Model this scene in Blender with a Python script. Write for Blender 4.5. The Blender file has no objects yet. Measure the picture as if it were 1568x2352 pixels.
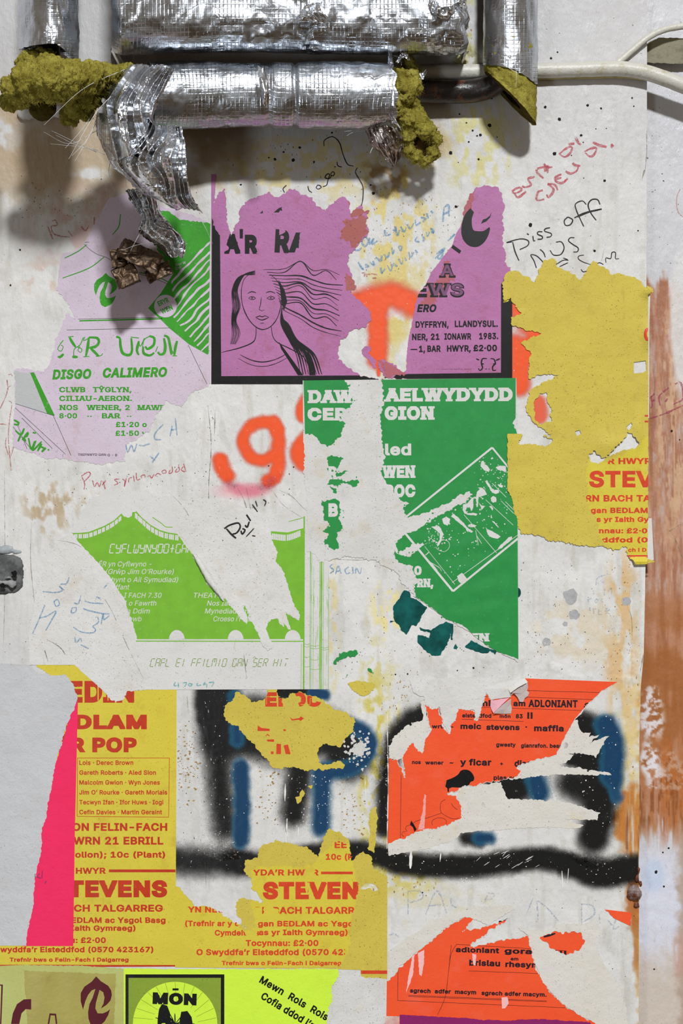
import bpy, math, random
import numpy as np
from mathutils import Vector, noise as mnoise
from mathutils.geometry import delaunay_2d_cdt

# ---------------------------------------------------------------- frame, camera, light
W, H, S, Z0, D = 1568, 2352, 0.0006, 0.9, 1.9      # one photo pixel is 0.6 mm on the wall plane y = 0
ZC = Z0 + H * S / 2
sc = bpy.context.scene
col = sc.collection
cd = bpy.data.cameras.new('camera'); cam = bpy.data.objects.new('camera', cd); col.objects.link(cam)
cam.location = (0, -D, ZC); cam.rotation_euler = (math.pi / 2, 0, 0)
cd.sensor_fit = 'VERTICAL'; cd.sensor_height = 36; cd.lens = 36 * D / (H * S); cd.clip_start = .01
sc.camera = cam
sc.view_settings.view_transform = 'Standard'; sc.view_settings.look = 'None'
sc.view_settings.gamma = 1; sc.view_settings.use_curve_mapping = False
sc.view_settings.exposure = -0.07
sc.cycles.max_bounces = 5; sc.cycles.diffuse_bounces = 3; sc.cycles.glossy_bounces = 3; sc.cycles.transparent_max_bounces = 8
sc.cycles.use_adaptive_sampling = True; sc.cycles.adaptive_threshold = .03; sc.cycles.caustics_reflective = False; sc.cycles.caustics_refractive = False

world = bpy.data.worlds.new('world'); sc.world = world; world.use_nodes = True
wn = world.node_tree.nodes; wl = world.node_tree.links
bgn = wn['Background']; bgn.inputs['Strength'].default_value = .27
tc_ = wn.new('ShaderNodeTexCoord'); sx_ = wn.new('ShaderNodeSeparateXYZ'); rp_ = wn.new('ShaderNodeValToRGB')   # dim room: brown floor, paler ceiling
wl.new(tc_.outputs['Generated'], sx_.inputs[0]); mr_ = wn.new('ShaderNodeMapRange'); mr_.inputs['From Min'].default_value = -1
wl.new(sx_.outputs['Z'], mr_.inputs['Value']); wl.new(mr_.outputs['Result'], rp_.inputs['Fac']); wl.new(rp_.outputs['Color'], bgn.inputs['Color'])
el_ = rp_.color_ramp.elements; el_[0].position = .2; el_[0].color = (.26, .16, .08, 1); el_[1].position = .85; el_[1].color = (.66, .50, .35, 1)
e_ = el_.new(.5); e_.color = (.80, .70, .58, 1)

def area(name, loc, target, size, size_y, power, colour):
    ld = bpy.data.lights.new(name, 'AREA'); ld.shape = 'RECTANGLE'; ld.size = size; ld.size_y = size_y
    ld.energy = power; ld.color = colour
    o = bpy.data.objects.new(name, ld); col.objects.link(o); o.location = loc
    o.rotation_euler = (Vector(target) - Vector(loc)).to_track_quat('-Z', 'Y').to_euler()
    return o
area('ceiling_lamp', (1.0, -6.4, ZC + 4.6), (.9, -6.2, ZC - 5), .75, .75, 1010, (.95, .975, 1))
area('front_fill', (-2.0, -3.6, ZC - 1.3), (0, 0, ZC - .5), .6, 1.2, 24, (.86, .93, 1))  # unseen fill lamp added to brighten the lower wall; no window there

# ---------------------------------------------------------------- helpers
rnd = random.Random(7)
rs = np.random.RandomState(11)

def lin(c):
    c = np.asarray(c, float) / 255
    return np.where(c <= .04045, c / 12.92, ((c + .055) / 1.055) ** 2.4)
GAIN = 1.18
def alb(c): return np.clip(lin(c) * GAIN, 0, .93)

def P(x, y, d):                                     # pixel column, row and height off the wall in mm -> point
    x = np.asarray(x, float); y = np.asarray(y, float); d = np.asarray(d, float) * .001
    k = d / D
    X = (x - W / 2) * S; Z = Z0 + (H - y) * S
    return np.stack(np.broadcast_arrays(X * (1 - k), -d, Z + (ZC - Z) * k), -1)

def vnoise(x, y, s, seed=0):                        # value noise of feature size s, range -1..1
    x = np.asarray(x, float) / s + 1000; y = np.asarray(y, float) / s + 1000
    xi = np.floor(x).astype(np.int64); yi = np.floor(y).astype(np.int64)
    fx = x - xi; fy = y - yi; fx = fx * fx * (3 - 2 * fx); fy = fy * fy * (3 - 2 * fy)
    def h(a, b):
        n = (a * 374761393 + b * 668265263 + seed * 974634777) & 0x7fffffff
        n = (n ^ (n >> 13)) * 1274126177 & 0x7fffffff
        return ((n ^ (n >> 16)) & 0xffff) / 32767.5 - 1
    return (h(xi, yi) * (1 - fx) + h(xi + 1, yi) * fx) * (1 - fy) + (h(xi, yi + 1) * (1 - fx) + h(xi + 1, yi + 1) * fx) * fy
def fbm(x, y, s, o=4, seed=0, g=.5):
    r = 0; a = 1; t = 0
    for i in range(o):
        r = r + a * vnoise(x, y, s / 2 ** i, seed + i * 17); t += a; a *= g
    return r / t
def sstep(a, b, v):
    t = np.clip((v - a) / (b - a), 0, 1); return t * t * (3 - 2 * t)

def Hl(x, y):                                       # gentle unevenness of the plaster, followed by the paper
    x = np.asarray(x, float); y = np.asarray(y, float)
    return (.45 * np.sin(x / 41 + .8 * np.sin(y / 230)) + .7 * np.sin(x / 97 + y / 410)
            + .45 * np.sin(y / 150 + x / 310) + .28 * vnoise(x, y / 1.8, 60, 5)
            + .22 * np.sin(x / 9 + 2 * np.sin(y / 260)) * sstep(170, 240, x) * sstep(700, 560, x) * sstep(1170, 1240, y) * sstep(1600, 1500, y)
            + .22 * np.sin(y / 8.5 + 1.5 * np.sin(x / 60)) * sstep(980, 1060, x) * sstep(1190, 1120, x) * sstep(1120, 1260, y) * sstep(1500, 1440, y)
            + .20 * np.sin(x / 11 + 2 * np.sin(y / 190)) * sstep(500, 400, x) * sstep(1700, 1800, y))

def pip(px, py, poly):
    poly = np.asarray(poly, float); ins = np.zeros(px.shape, bool)
    if not px.size: return ins
    nx_ = np.roll(poly, 1, 0)
    k = (np.maximum(poly[:, 1], nx_[:, 1]) >= py.min()) & (np.minimum(poly[:, 1], nx_[:, 1]) <= py.max()) & (np.maximum(poly[:, 0], nx_[:, 0]) >= px.min())
    o = np.argsort(py, axis=None, kind='stable'); X = px.ravel()[o]; Y = py.ravel()[o]; I = np.zeros(X.shape, bool)
    for (x2, y2), (x1, y1) in zip(poly[k], nx_[k]):
        if y1 != y2:
            a, b = np.searchsorted(Y, (min(y1, y2), max(y1, y2)))
            if b > a: I[a:b] ^= X[a:b] < (x1 - x2) * (Y[a:b] - y2) / (y1 - y2) + x2
    r = np.empty(X.shape, bool); r[o] = I
    return r.reshape(px.shape)

def torn(pts, amp=3.0, seed=1, out=0.0, step=2.0, fringe=0.0):
    """polygon with frayed edges; a corner (x, y, 0) starts a clean-cut edge; fringe pushes frayed edges outwards by 0..fringe"""
    n = len(pts); P2 = [(p[0], p[1]) for p in pts]; res = []
    ar = sum(P2[i][0] * P2[(i + 1) % n][1] - P2[(i + 1) % n][0] * P2[i][1] for i in range(n))
    sg = 1 if ar > 0 else -1
    s = 0.0
    for i in range(n):
        a = P2[i]; b = P2[(i + 1) % n]; L = math.hypot(b[0] - a[0], b[1] - a[1])
        if L < 1e-6: continue
        am = pts[i][2] if len(pts[i]) > 2 else amp
        k = 1 if am == 0 else max(1, int(L / step))
        nx, ny = sg * (b[1] - a[1]) / L, -sg * (b[0] - a[0]) / L
        for j in range(k):
            t = j / k; x = a[0] + (b[0] - a[0]) * t; y = a[1] + (b[1] - a[1]) * t; u = s + L * t
            if am:
                o = am * (.9 * vnoise(u, seed * 7.3, 21, seed) + .75 * vnoise(u, seed * 3.1, 8, seed + 3) + .85 * vnoise(u, 0, 3.6, seed + 9))
                o += out + fringe * (.5 + .5 * vnoise(u, seed, 15, seed + 21)) * (.6 + .4 * vnoise(u, seed, 4, seed + 22))
                if j == 0: o *= .5
                x += nx * o; y += ny * o
            res.append((x, y))
        s += L
    return res

def ccw(p):
    p = [(float(a[0]), float(a[1])) for a in p]
    ar = sum(p[i][0] * p[(i + 1) % len(p)][1] - p[(i + 1) % len(p)][0] * p[i][1] for i in range(len(p)))
    return p if ar > 0 else p[::-1]

def sarea(q):
    q = np.asarray(q, float); n = np.roll(q, -1, 0); return float((q[:, 0] * n[:, 1] - n[:, 0] * q[:, 1]).sum()) / 2

def region(shapes, clip=None, holes=(), step=6, wind=False):
    """triangles of the union of shapes, inside the union of clip, outside holes"""
    a = np.array([q[:2] for p in shapes for q in p], float); x0, y0 = a.min(0); x1, y1 = a.max(0)
    vs = []; es = []
    for gi, grp in enumerate((shapes, clip or (), holes)):
        for p in grp:
            q = np.asarray([c[:2] for c in p], float); n = np.roll(q, -1, 0)
            if gi:                                  # only the edges that come near the shapes matter
                k = (np.maximum(q[:, 0], n[:, 0]) > x0 - 1) & (np.minimum(q[:, 0], n[:, 0]) < x1 + 1) & (np.maximum(q[:, 1], n[:, 1]) > y0 - 1) & (np.minimum(q[:, 1], n[:, 1]) < y1 + 1)
            else: k = np.ones(len(q), bool)
            L = np.ceil(np.hypot(*(n - q).T) / 6.5).astype(int)
            last = None
            for i in np.nonzero(k)[0]:
                if last is None or last[0] != i - 1: vs.append(tuple(q[i])); st = len(vs) - 1
                else: st = last[1]
                m_ = max(1, L[i]); pv = st
                for j in range(1, m_ + 1):
                    t = j / m_; vs.append((q[i, 0] + (n[i, 0] - q[i, 0]) * t, q[i, 1] + (n[i, 1] - q[i, 1]) * t)); es.append((pv, len(vs) - 1)); pv = len(vs) - 1
                last = (i, pv)
    if step:
        gx, gy = np.meshgrid(np.arange(math.floor(x0 / step) + 1, x1 / step) * step, np.arange(math.floor(y0 / step) + 1, y1 / step) * step)
        gx = gx.ravel(); gy = gy.ravel()
        if len(shapes) <= 4 and gx.size and not wind:
            m = np.zeros(gx.shape, bool)
            for p in shapes: m |= pip(gx, gy, [c[:2] for c in p])
            gx, gy = gx[m], gy[m]
        vs.extend((float(u) + .13, float(v) + .07) for u, v in zip(gx, gy))
    r = delaunay_2d_cdt([Vector(v) for v in vs], es, [], 0, 1e-4, False)
    co = np.array([(q[0], q[1]) for q in r[0]]); tr = np.array(r[2], int)
    ce = co[tr].mean(1); e1 = co[tr[:, 1]] - co[tr[:, 0]]; e2 = co[tr[:, 2]] - co[tr[:, 0]]
    live = np.abs(e1[:, 0] * e2[:, 1] - e1[:, 1] * e2[:, 0]) > 1e-5
    def within(ps, cand):
        m = np.zeros(len(ce), bool)
        for p in ps:
            q = np.asarray(p, float)[:, :2]; (x0, y0), (x1, y1) = q.min(0), q.max(0)
            i = np.nonzero(cand & ~m & (ce[:, 0] > x0) & (ce[:, 0] < x1) & (ce[:, 1] > y0) & (ce[:, 1] < y1))[0]
            if i.size: m[i] = pip(ce[i, 0], ce[i, 1], q)
        return m
    if wind:
        k = live.copy(); i = np.nonzero(live)[0]; k[i] = shapes.test(ce[i, 0], ce[i, 1])
    else: k = within(shapes, live)
    if clip: k &= within(clip, k)
    if holes: k &= ~within(holes, k)
    tris = [tuple(int(i) for i in t) for t in tr[k]]
    used = sorted({i for t in tris for i in t}); m = {i: j for j, i in enumerate(used)}
    V = np.array([(r[0][i][0], r[0][i][1]) for i in used]) if used else np.zeros((0, 2))
    return V, [tuple(m[i] for i in t[::-1]) for t in tris]

def setp(o, label=None, cat=None, group=None, kind=None):
    if label: o['label'] = label
    if cat: o['category'] = cat
    if group: o['group'] = group
    if kind: o['kind'] = kind
    return o

def mk(name, V, F, mat, parent=None, smooth=True, origin=None):
    V = np.asarray(V, float)
    if parent is not None: org = np.array(parent_loc[parent.name])
    elif origin is not None: org = np.array(origin)
    else: org = np.array([(V[:, 0].min() + V[:, 0].max()) / 2, V[:, 1].max(), V[:, 2].min()])
    me = bpy.data.meshes.new(name)
    V = V - org
    if isinstance(F, np.ndarray) and F.ndim == 2:
        k = F.shape[1]
        me.vertices.add(len(V)); me.vertices.foreach_set('co', V.astype(np.float32).ravel())
        me.loops.add(F.size); me.loops.foreach_set('vertex_index', F.astype(np.int32).ravel())
        me.polygons.add(len(F)); me.polygons.foreach_set('loop_start', np.arange(0, F.size, k, dtype=np.int32))
        me.polygons.foreach_set('loop_total', np.full(len(F), k, np.int32)); me.update(calc_edges=True)
    else:
        me.from_pydata([tuple(v) for v in V], [], F)
    if smooth and len(me.polygons): me.polygons.foreach_set('use_smooth', [True] * len(me.polygons))
    me.materials.append(mat)
    o = bpy.data.objects.new(name, me); col.objects.link(o)
    if parent is not None: o.parent = parent
    else: o.location = org
    if parent is not None: parent_loc[o.name] = parent_loc[parent.name]
    else: parent_loc[o.name] = tuple(org)
    return o
parent_loc = {}

def thing(name, label, cat, x, y, d=0, group=None):
    o = bpy.data.objects.new(name, None); col.objects.link(o); o.empty_display_size = .02
    o.location = tuple(P(x, y, d)); parent_loc[o.name] = tuple(P(x, y, d))
    return setp(o, label, cat, group)

SPLIT = {'printed_face', 'paper_backing', 'worn_patch', 'arch', 'tent_print', 'red_fragment', 'black_shape', 'white_strip', 'yellow_corner', 'scratches', 'maroon_lettering', 'thick_lock', 'ink_fragment', 'black_frame', 'red_letter_edge', 'heading_inline', 'hole'}
def lay(name, shapes, mat, d, parent=None, clip=None, holes=(), step=6, lift=None, skirt=.22, base=None, origin=None):
    """a sheet of paper or a print lying d mm proud of the plaster, with a cut edge going back by skirt mm"""
    if name in SPLIT and len(shapes) > 1 and not isinstance(shapes, Loops):
        o = None
        for p in shapes: o = lay(name, [p], mat, d, parent, clip, holes, step, lift, skirt, base, origin) or o
        return o
    V, F = region(shapes, clip, holes, step, isinstance(shapes, Loops))
    if not F: return None
    x, y = V[:, 0], V[:, 1]
    h = (Hl(x, y) if base is None else base(x, y)) + d
    if lift is not None: h = h + lift(x, y)
    A = P(x, y, h)
    if skirt:
        cnt = {}
        for t in F:
            for i in range(3):
                e = (t[i], t[(i + 1) % 3]); k = (min(e), max(e))
                cnt[k] = None if k in cnt else e
        bd = [e for e in cnt.values() if e is not None]
        ids = sorted({i for e in bd for i in e}); mp = {i: len(V) + j for j, i in enumerate(ids)}
        ix = np.array(ids, int)
        A = np.vstack([A, P(x[ix], y[ix], h[ix] - skirt)])
        F = F + [(e[1], e[0], mp[e[0]], mp[e[1]]) for e in bd]
    return mk(name, A, F, mat, parent, smooth=False, origin=origin)

# ---- strokes
def spline(pts, step=3.0):
    p = [np.array(q[:2], float) for q in pts]
    if len(p) == 2:
        n = max(2, int(np.linalg.norm(p[1] - p[0]) / step) + 1)
        return [tuple(p[0] + (p[1] - p[0]) * i / (n - 1)) for i in range(n)]
    p = [2 * p[0] - p[1]] + p + [2 * p[-1] - p[-2]]; out = []
    for i in range(1, len(p) - 2):
        L = np.linalg.norm(p[i + 1] - p[i]); n = max(1, int(L / step))
        for j in range(n):
            t = j / n
            out.append(tuple(.5 * ((2 * p[i]) + (-p[i - 1] + p[i + 1]) * t + (2 * p[i - 1] - 5 * p[i] + 4 * p[i + 1] - p[i + 2]) * t * t
                                   + (-p[i - 1] + 3 * p[i] - 3 * p[i + 1] + p[i + 2]) * t ** 3)))
    out.append(tuple(p[-2])); return out

def ribs(pts, w, step=3.0, taper=0.0, jit=.12, seed=0):
    """quads of a pen stroke"""
    c = np.array(spline(pts, step)); n = len(c)
    if n < 2: return []
    t = np.gradient(c, axis=0); t /= np.maximum(np.linalg.norm(t, axis=1), 1e-6)[:, None]
    nr = np.stack([-t[:, 1], t[:, 0]], 1); u = np.linspace(0, 1, n)
    ww = w / 2 * (1 + jit * vnoise(np.arange(n) * step, np.full(n, seed * 5.1), 9, seed)) * (1 - taper * np.abs(2 * u - 1) ** 2)
    a = c + nr * ww[:, None]; b = c - nr * ww[:, None]
    return [[tuple(a[i]), tuple(a[i + 1]), tuple(b[i + 1]), tuple(b[i])] for i in range(n - 1)]

def T(ox, oy, s, pts): return [(ox + p[0] / s, oy + p[1] / s) for p in pts]

def pen(name, strokes, w, mat, d=.14, parent=None, base=None, label=None, cat=None, group=None, taper=.3, jit=.18, gap=0):
    """handwriting: ribbons of ink lying on the surface"""
    V = []; F = []; xs = []; ys = []
    for si, s in enumerate(strokes):
        for q in ribs(s, w, 2.6, taper, jit, si):
            if gap and vnoise(q[0][0], q[0][1], 4, 77) > 1 - gap: continue
            b = len(xs)
            for (x, y) in q: xs.append(x); ys.append(y)
            F.append((b, b + 1, b + 2, b + 3))
    xs = np.array(xs); ys = np.array(ys)
    h = (Hw(xs, ys) if base is None else base(xs, ys)) + d
    o = mk(name, P(xs, ys, h), np.array(F), mat, parent, smooth=False)
    return setp(o, label, cat, group)

# ---- lettering
DF = bpy.utils.system_resource('DATAFILES')
FONTS = {}
for k_, f_ in (('inter', 'Inter.woff2'), ('mono', 'DejaVuSansMono.woff2')):
    try: FONTS[k_] = bpy.data.fonts.load(DF + '/fonts/' + f_)
    except Exception: FONTS[k_] = None
FONTS['b'] = None
tcu = bpy.data.curves.new('tmp_text', 'FONT'); tob = bpy.data.objects.new('tmp_text', tcu); col.objects.link(tob)
_tc = {}
class Loops(list): pass                              # outlines whose winding decides what is inked
def offset_loop(q, r):
    """outline moved outwards (to the right of its travel) by r, mitred"""
    k = [0]
    for i in range(1, len(q)):
        if np.hypot(*(q[i] - q[k[-1]])) > .004: k.append(i)
    if len(k) > 3 and np.hypot(*(q[k[-1]] - q[0])) < .004: k.pop()
    q = q[k]
    a = q - np.roll(q, 1, 0); b = np.roll(q, -1, 0) - q
    a /= np.maximum(np.hypot(*a.T), 1e-9)[:, None]; b /= np.maximum(np.hypot(*b.T), 1e-9)[:, None]
    na = np.stack([a[:, 1], -a[:, 0]], 1); nb = np.stack([b[:, 1], -b[:, 0]], 1); m = na + nb
    L = np.maximum((m * m).sum(1), .35)[:, None]
    return q + m * 2 * r / L
def glyphs(s, font, shear, spacing):
    key = (s, font, shear, spacing)
    if key in _tc: return _tc[key]
    f = FONTS.get(font)
    if f: tcu.font = f
    tcu.shear = shear; tcu.space_character = spacing; tcu.body = s
    bpy.context.view_layer.update()
    cu = tob.to_curve(bpy.context.evaluated_depsgraph_get()); out = []
    for sp in cu.splines:
        bp = sp.bezier_points; n = len(bp); q = []
        for i in range(n):
            p0, p3 = bp[i].co, bp[(i + 1) % n].co; p1, p2 = bp[i].handle_right, bp[(i + 1) % n].handle_left
            d = (p3 - p0).length
            flat = abs((p1 - p0).cross(p3 - p0).length) < 1e-4 * max(d, 1e-3) and abs((p2 - p0).cross(p3 - p0).length) < 1e-4 * max(d, 1e-3)
            m = 1 if flat else (4 if d > .12 else 2)
            for j in range(m):
                t = j / m; c = p0 * (1 - t) ** 3 + p1 * 3 * t * (1 - t) ** 2 + p2 * 3 * t * t * (1 - t) + p3 * t ** 3
                q.append((c.x, c.y))
        if len(q) > 2: out.append(np.array(q))
    tob.to_curve_clear()
    _tc[key] = out; return out

def text_shapes(s, x0, yb, w, ch, font='inter', off=.03, shear=0, rot=0, spacing=1.0, slab=False, skew=0):
    off = off * .68
    hl = glyphs('H', font, 0, 1.0); c0 = min(q[:, 1].min() for q in hl); cap = max(q[:, 1].max() for q in hl) - c0
    G = glyphs(s, font, shear, spacing + 2 * off)
    if not G: return Loops()
    sg = 1 if sum(sarea(q) for q in G) > 0 else -1
    L = [offset_loop(q, sg * off) if off else q for q in G]
    st = .065 + 2 * off; slabs = []
    if slab:
        for q in G:
            for (xa, ya), (xb, y2) in zip(q, np.roll(q, -1, 0)):
                if abs(ya - y2) < 2e-3:
                    W_ = abs(xa - xb); top = abs(ya - (c0 + cap)) < .012; bot = abs(ya - c0) < .012
                    if (top or bot) and .02 < W_ < .13:
                        xa, xb = min(xa, xb) - off, max(xa, xb) + off; e = .05; hh = .10
                        y1, y3 = (c0 + cap + off - hh, c0 + cap + off) if top else (c0 - off, c0 - off + hh)
                        slabs.append(np.array([(xa - e, y1), (xb + e, y1), (xb + e, y3), (xa - e, y3)]))
    L = L + slabs
    mx = min(q[:, 0].min() for q in L); Mx = max(q[:, 0].max() for q in L)
    sy = ch / (cap + 2 * off); sx = w / (Mx - mx) if w else sy
    a = math.radians(rot); ca, sa = math.cos(a), math.sin(a); out = Loops()
    for q in L:
        X = (q[:, 0] - mx) * sx; Y = (q[:, 1] - c0 + off) * sy
        out.append(np.stack([x0 + X * ca - Y * sa, yb - (X * sa + Y * ca) + skew * X], 1))
    def test(px, py):                                # inked: inside the thin letter or closer to its outline than off
        dx = px - x0; dy = yb - py; X = dx * ca + dy * sa; Y = -dx * sa + dy * ca
        ex = X / sx + mx; ey = Y / sy + c0 - off; w_ = np.zeros(ex.shape, int); r = np.zeros(ex.shape, bool)
        for q in G:
            i = np.nonzero((ex > q[:, 0].min() - off) & (ex < q[:, 0].max() + off) & (ey > q[:, 1].min() - off) & (ey < q[:, 1].max() + off))[0]
            if not i.size: continue
            w_[i] += pip(ex[i], ey[i], q) * (1 if sarea(q) > 0 else -1)
            if off:
                n = np.roll(q, -1, 0); d = n - q; L2 = (d * d).sum(1) + 1e-12
                t = np.clip(((ex[i, None] - q[:, 0]) * d[:, 0] + (ey[i, None] - q[:, 1]) * d[:, 1]) / L2, 0, 1)
                D2 = ((ex[i, None] - q[:, 0] - t * d[:, 0]) ** 2 + (ey[i, None] - q[:, 1] - t * d[:, 1]) ** 2).min(1)
                r[i] |= D2 < (off * 1.12) ** 2
        r |= w_ != 0
        for q in slabs: r |= (ex > q[0, 0]) & (ex < q[1, 0]) & (ey > q[0, 1]) & (ey < q[2, 1])
        return r
    out.test = test
    return out

def txt(s, x0, yb, w, ch, parent, mat, d, clip=None, holes=(), name='lettering', **k):
    sh = text_shapes(s, x0, yb, w, ch, **k)
    if not sh: return None
    return lay(name, sh, mat, d, parent, clip, holes, step=6 if ch > 10 else 0, skirt=0)

def rect(x0, y0, x1, y1): return [(x0, y0), (x1, y0), (x1, y1), (x0, y1)]
def disc(x, y, r, n=40, a0=0, a1=2 * math.pi, ry=None):
    ry = ry or r
    return [(x + r * math.cos(a0 + (a1 - a0) * i / n), y + ry * math.sin(a0 + (a1 - a0) * i / n)) for i in range(n + (a1 - a0 < 6.2))]
def blob(x, y, r, seed, n=18, k=.35):
    return [(x + r * (1 + k * vnoise(math.cos(2 * math.pi * i / n) * 2, math.sin(2 * math.pi * i / n) * 2, 1, seed)) * math.cos(2 * math.pi * i / n),
             y + r * (1 + k * vnoise(math.cos(2 * math.pi * i / n) * 2 + 9, math.sin(2 * math.pi * i / n) * 2, 1, seed)) * math.sin(2 * math.pi * i / n)) for i in range(n)]

# segment lettering, as on an old calculator
SEG = {'a': (0, 1, 1, 1), 'b': (1, 1, 1, .5), 'c': (1, .5, 1, 0), 'd': (0, 0, 1, 0), 'e': (0, 0, 0, .5), 'f': (0, .5, 0, 1), 'g': (0, .5, 1, .5),
       'm': (.5, 1, .5, .5), 'n': (.5, .5, .5, 0), 'x': (0, 1, 1, 0), 'y': (.5, .5, 1, 0)}
CH = {'C': 'adef', 'Y': 'bcdfg', 'F': 'aefg', 'L': 'def', 'W': 'bcdefn', 'N': 'bcefx', 'D': 'abcdef', 'G': 'acdef', 'A': 'abcefg', 'R': 'abefgy',
      'E': 'adefg', 'I': 'mn', 'M': 'abcefm', 'O': 'abcdef', 'S': 'acdfg', 'H': 'bcefg', '+': 'gmn', ' ': '', '?': 'an'}
def segtext(s, x0, yb, w, ch, th=2, slant=.18):
    out = []; n = len(s); cw = w / n; gw = cw * .72
    for i, c in enumerate(s):
        for k in CH.get(c, ''):
            xa, ya, xb, y2 = SEG[k]
            p = (x0 + i * cw + xa * gw + ya * ch * slant, yb - ya * ch); q = (x0 + i * cw + xb * gw + y2 * ch * slant, yb - y2 * ch)
            L = math.hypot(q[0] - p[0], q[1] - p[1]); ux, uy = (q[0] - p[0]) / L, (q[1] - p[1]) / L
            g = .7; p = (p[0] + ux * g, p[1] + uy * g); q = (q[0] - ux * g, q[1] - uy * g)
            out.append([(p[0] - uy * th / 2, p[1] + ux * th / 2), (q[0] - uy * th / 2, q[1] + ux * th / 2), (q[0] + uy * th / 2, q[1] - ux * th / 2), (p[0] + uy * th / 2, p[1] - ux * th / 2)])
    return out

# ---------------------------------------------------------------- materials
def newmat(name):
    m = bpy.data.materials.new(name); m.use_nodes = True
    return m, m.node_tree.nodes, m.node_tree.links, m.node_tree.nodes['Principled BSDF']
def rgba(c): return (float(c[0]), float(c[1]), float(c[2]), 1)
def pos_node(N, L, sc_=(1, 1, 1)):
    g = N.new('ShaderNodeNewGeometry'); mp = N.new('ShaderNodeMapping'); mp.inputs['Scale'].default_value = sc_
    L.new(g.outputs['Position'], mp.inputs['Vector']); return mp.outputs['Vector']
def nz(N, L, vec, scale, detail=3, rough=.55):
    n = N.new('ShaderNodeTexNoise'); n.inputs['Scale'].default_value = scale; n.inputs['Detail'].default_value = min(detail, 4)
    n.inputs['Roughness'].default_value = rough; L.new(vec, n.inputs['Vector']); return n.outputs['Fac']
def ramp(N, L, fac, a, b, v0=0., v1=1.):
    r = N.new('ShaderNodeMapRange'); r.inputs['From Min'].default_value = a; r.inputs['From Max'].default_value = b
    r.inputs['To Min'].default_value = v0; r.inputs['To Max'].default_value = v1; L.new(fac, r.inputs['Value']); return r.outputs['Result']
def mix(N, L, fac, a, b, mode='MIX'):
    m = N.new('ShaderNodeMix'); m.data_type = 'RGBA'; m.blend_type = mode
    for s_, v in ((0, fac), (6, a), (7, b)):
        if isinstance(v, bpy.types.NodeSocket): L.new(v, m.inputs[s_])
        elif s_ == 0: m.inputs[0].default_value = v
        else: m.inputs[s_].default_value = rgba(v)
    return m.outputs[2]
def math_(N, L, op, a, b=0.):
    m = N.new('ShaderNodeMath'); m.operation = op
    for i, v in enumerate((a, b)):
        if isinstance(v, bpy.types.NodeSocket): L.new(v, m.inputs[i])
        else: m.inputs[i].default_value = v
    return m.outputs[0]
def bump(N, L, B, h, dist, strength=1.):
    b = N.new('ShaderNodeBump'); b.inputs['Distance'].default_value = dist; b.inputs['Strength'].default_value = strength
    L.new(h, b.inputs['Height']); L.new(b.outputs['Normal'], B.inputs['Normal'])

def paper(name, c, c2=None, fib=.25, rough=.6, stain=None, stain_amt=.35, wr=.0004, spec=.3, blotch=.35, speck=1.0):
    m, N, L, B = newmat(name); A = alb(c); v = pos_node(N, L)
    C2 = alb(c2) if c2 is not None else A * np.array([.80, .79, .76])
    base = mix(N, L, ramp(N, L, nz(N, L, v, 16, 6, .6), .38, .68), A, A * (1 - blotch) + C2 * blotch)
    if stain is not None:
        base = mix(N, L, ramp(N, L, nz(N, L, v, 23, 7, .65), .56, .74, 0, stain_amt), base, alb(stain))
    vs = pos_node(N, L, (1, 1, .28))
    base = mix(N, L, ramp(N, L, nz(N, L, vs, 130, 3, .6), .60, .76, 0, .45 * fib), base, A * .45)
    # short dark fibres and specks
    base = mix(N, L, ramp(N, L, nz(N, L, v, 520, 2, .7), .655, .70, 0, .6 * speck * fib / .25), base, A * .28)
    L.new(base, B.inputs['Base Color']); B.inputs['Roughness'].default_value = rough; B.inputs['Specular IOR Level'].default_value = spec
    h = math_(N, L, 'ADD', nz(N, L, v, 38, 4, .6), math_(N, L, 'MULTIPLY', nz(N, L, v, 420, 2), .14))
    bump(N, L, B, h, wr * 5, .55)
    return m
def ink(name, c, var=.10, rough=.5, wear=.0, wearcol=(200, 195, 190)):
    m, N, L, B = newmat(name); A = alb(c) if max(c) > 60 else lin(c); v = pos_node(N, L)
    base = mix(N, L, ramp(N, L, nz(N, L, v, 60, 5), .35, .7), A, A * (1 - var * 2))
    if wear: base = mix(N, L, ramp(N, L, nz(N, L, v, 260, 4, .7), .60, .68, 0, wear), base, alb(wearcol))
    L.new(base, B.inputs['Base Color']); B.inputs['Roughness'].default_value = rough; B.inputs['Specular IOR Level'].default_value = .3
    return m
def marker(name, c, dens=.85, var=.25):               # translucent felt pen
    m, N, L, B = newmat(name); v = pos_node(N, L)
    L.new(mix(N, L, ramp(N, L, nz(N, L, v, 160, 3), .35, .65), alb(c) * .9, alb(c) * (1 - var)), B.inputs['Base Color'])
    a = ramp(N, L, nz(N, L, v, 420, 3, .65), .30, .62, dens, max(0, dens - .55))
    L.new(a, B.inputs['Alpha']); B.inputs['Roughness'].default_value = .5
    return m
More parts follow.
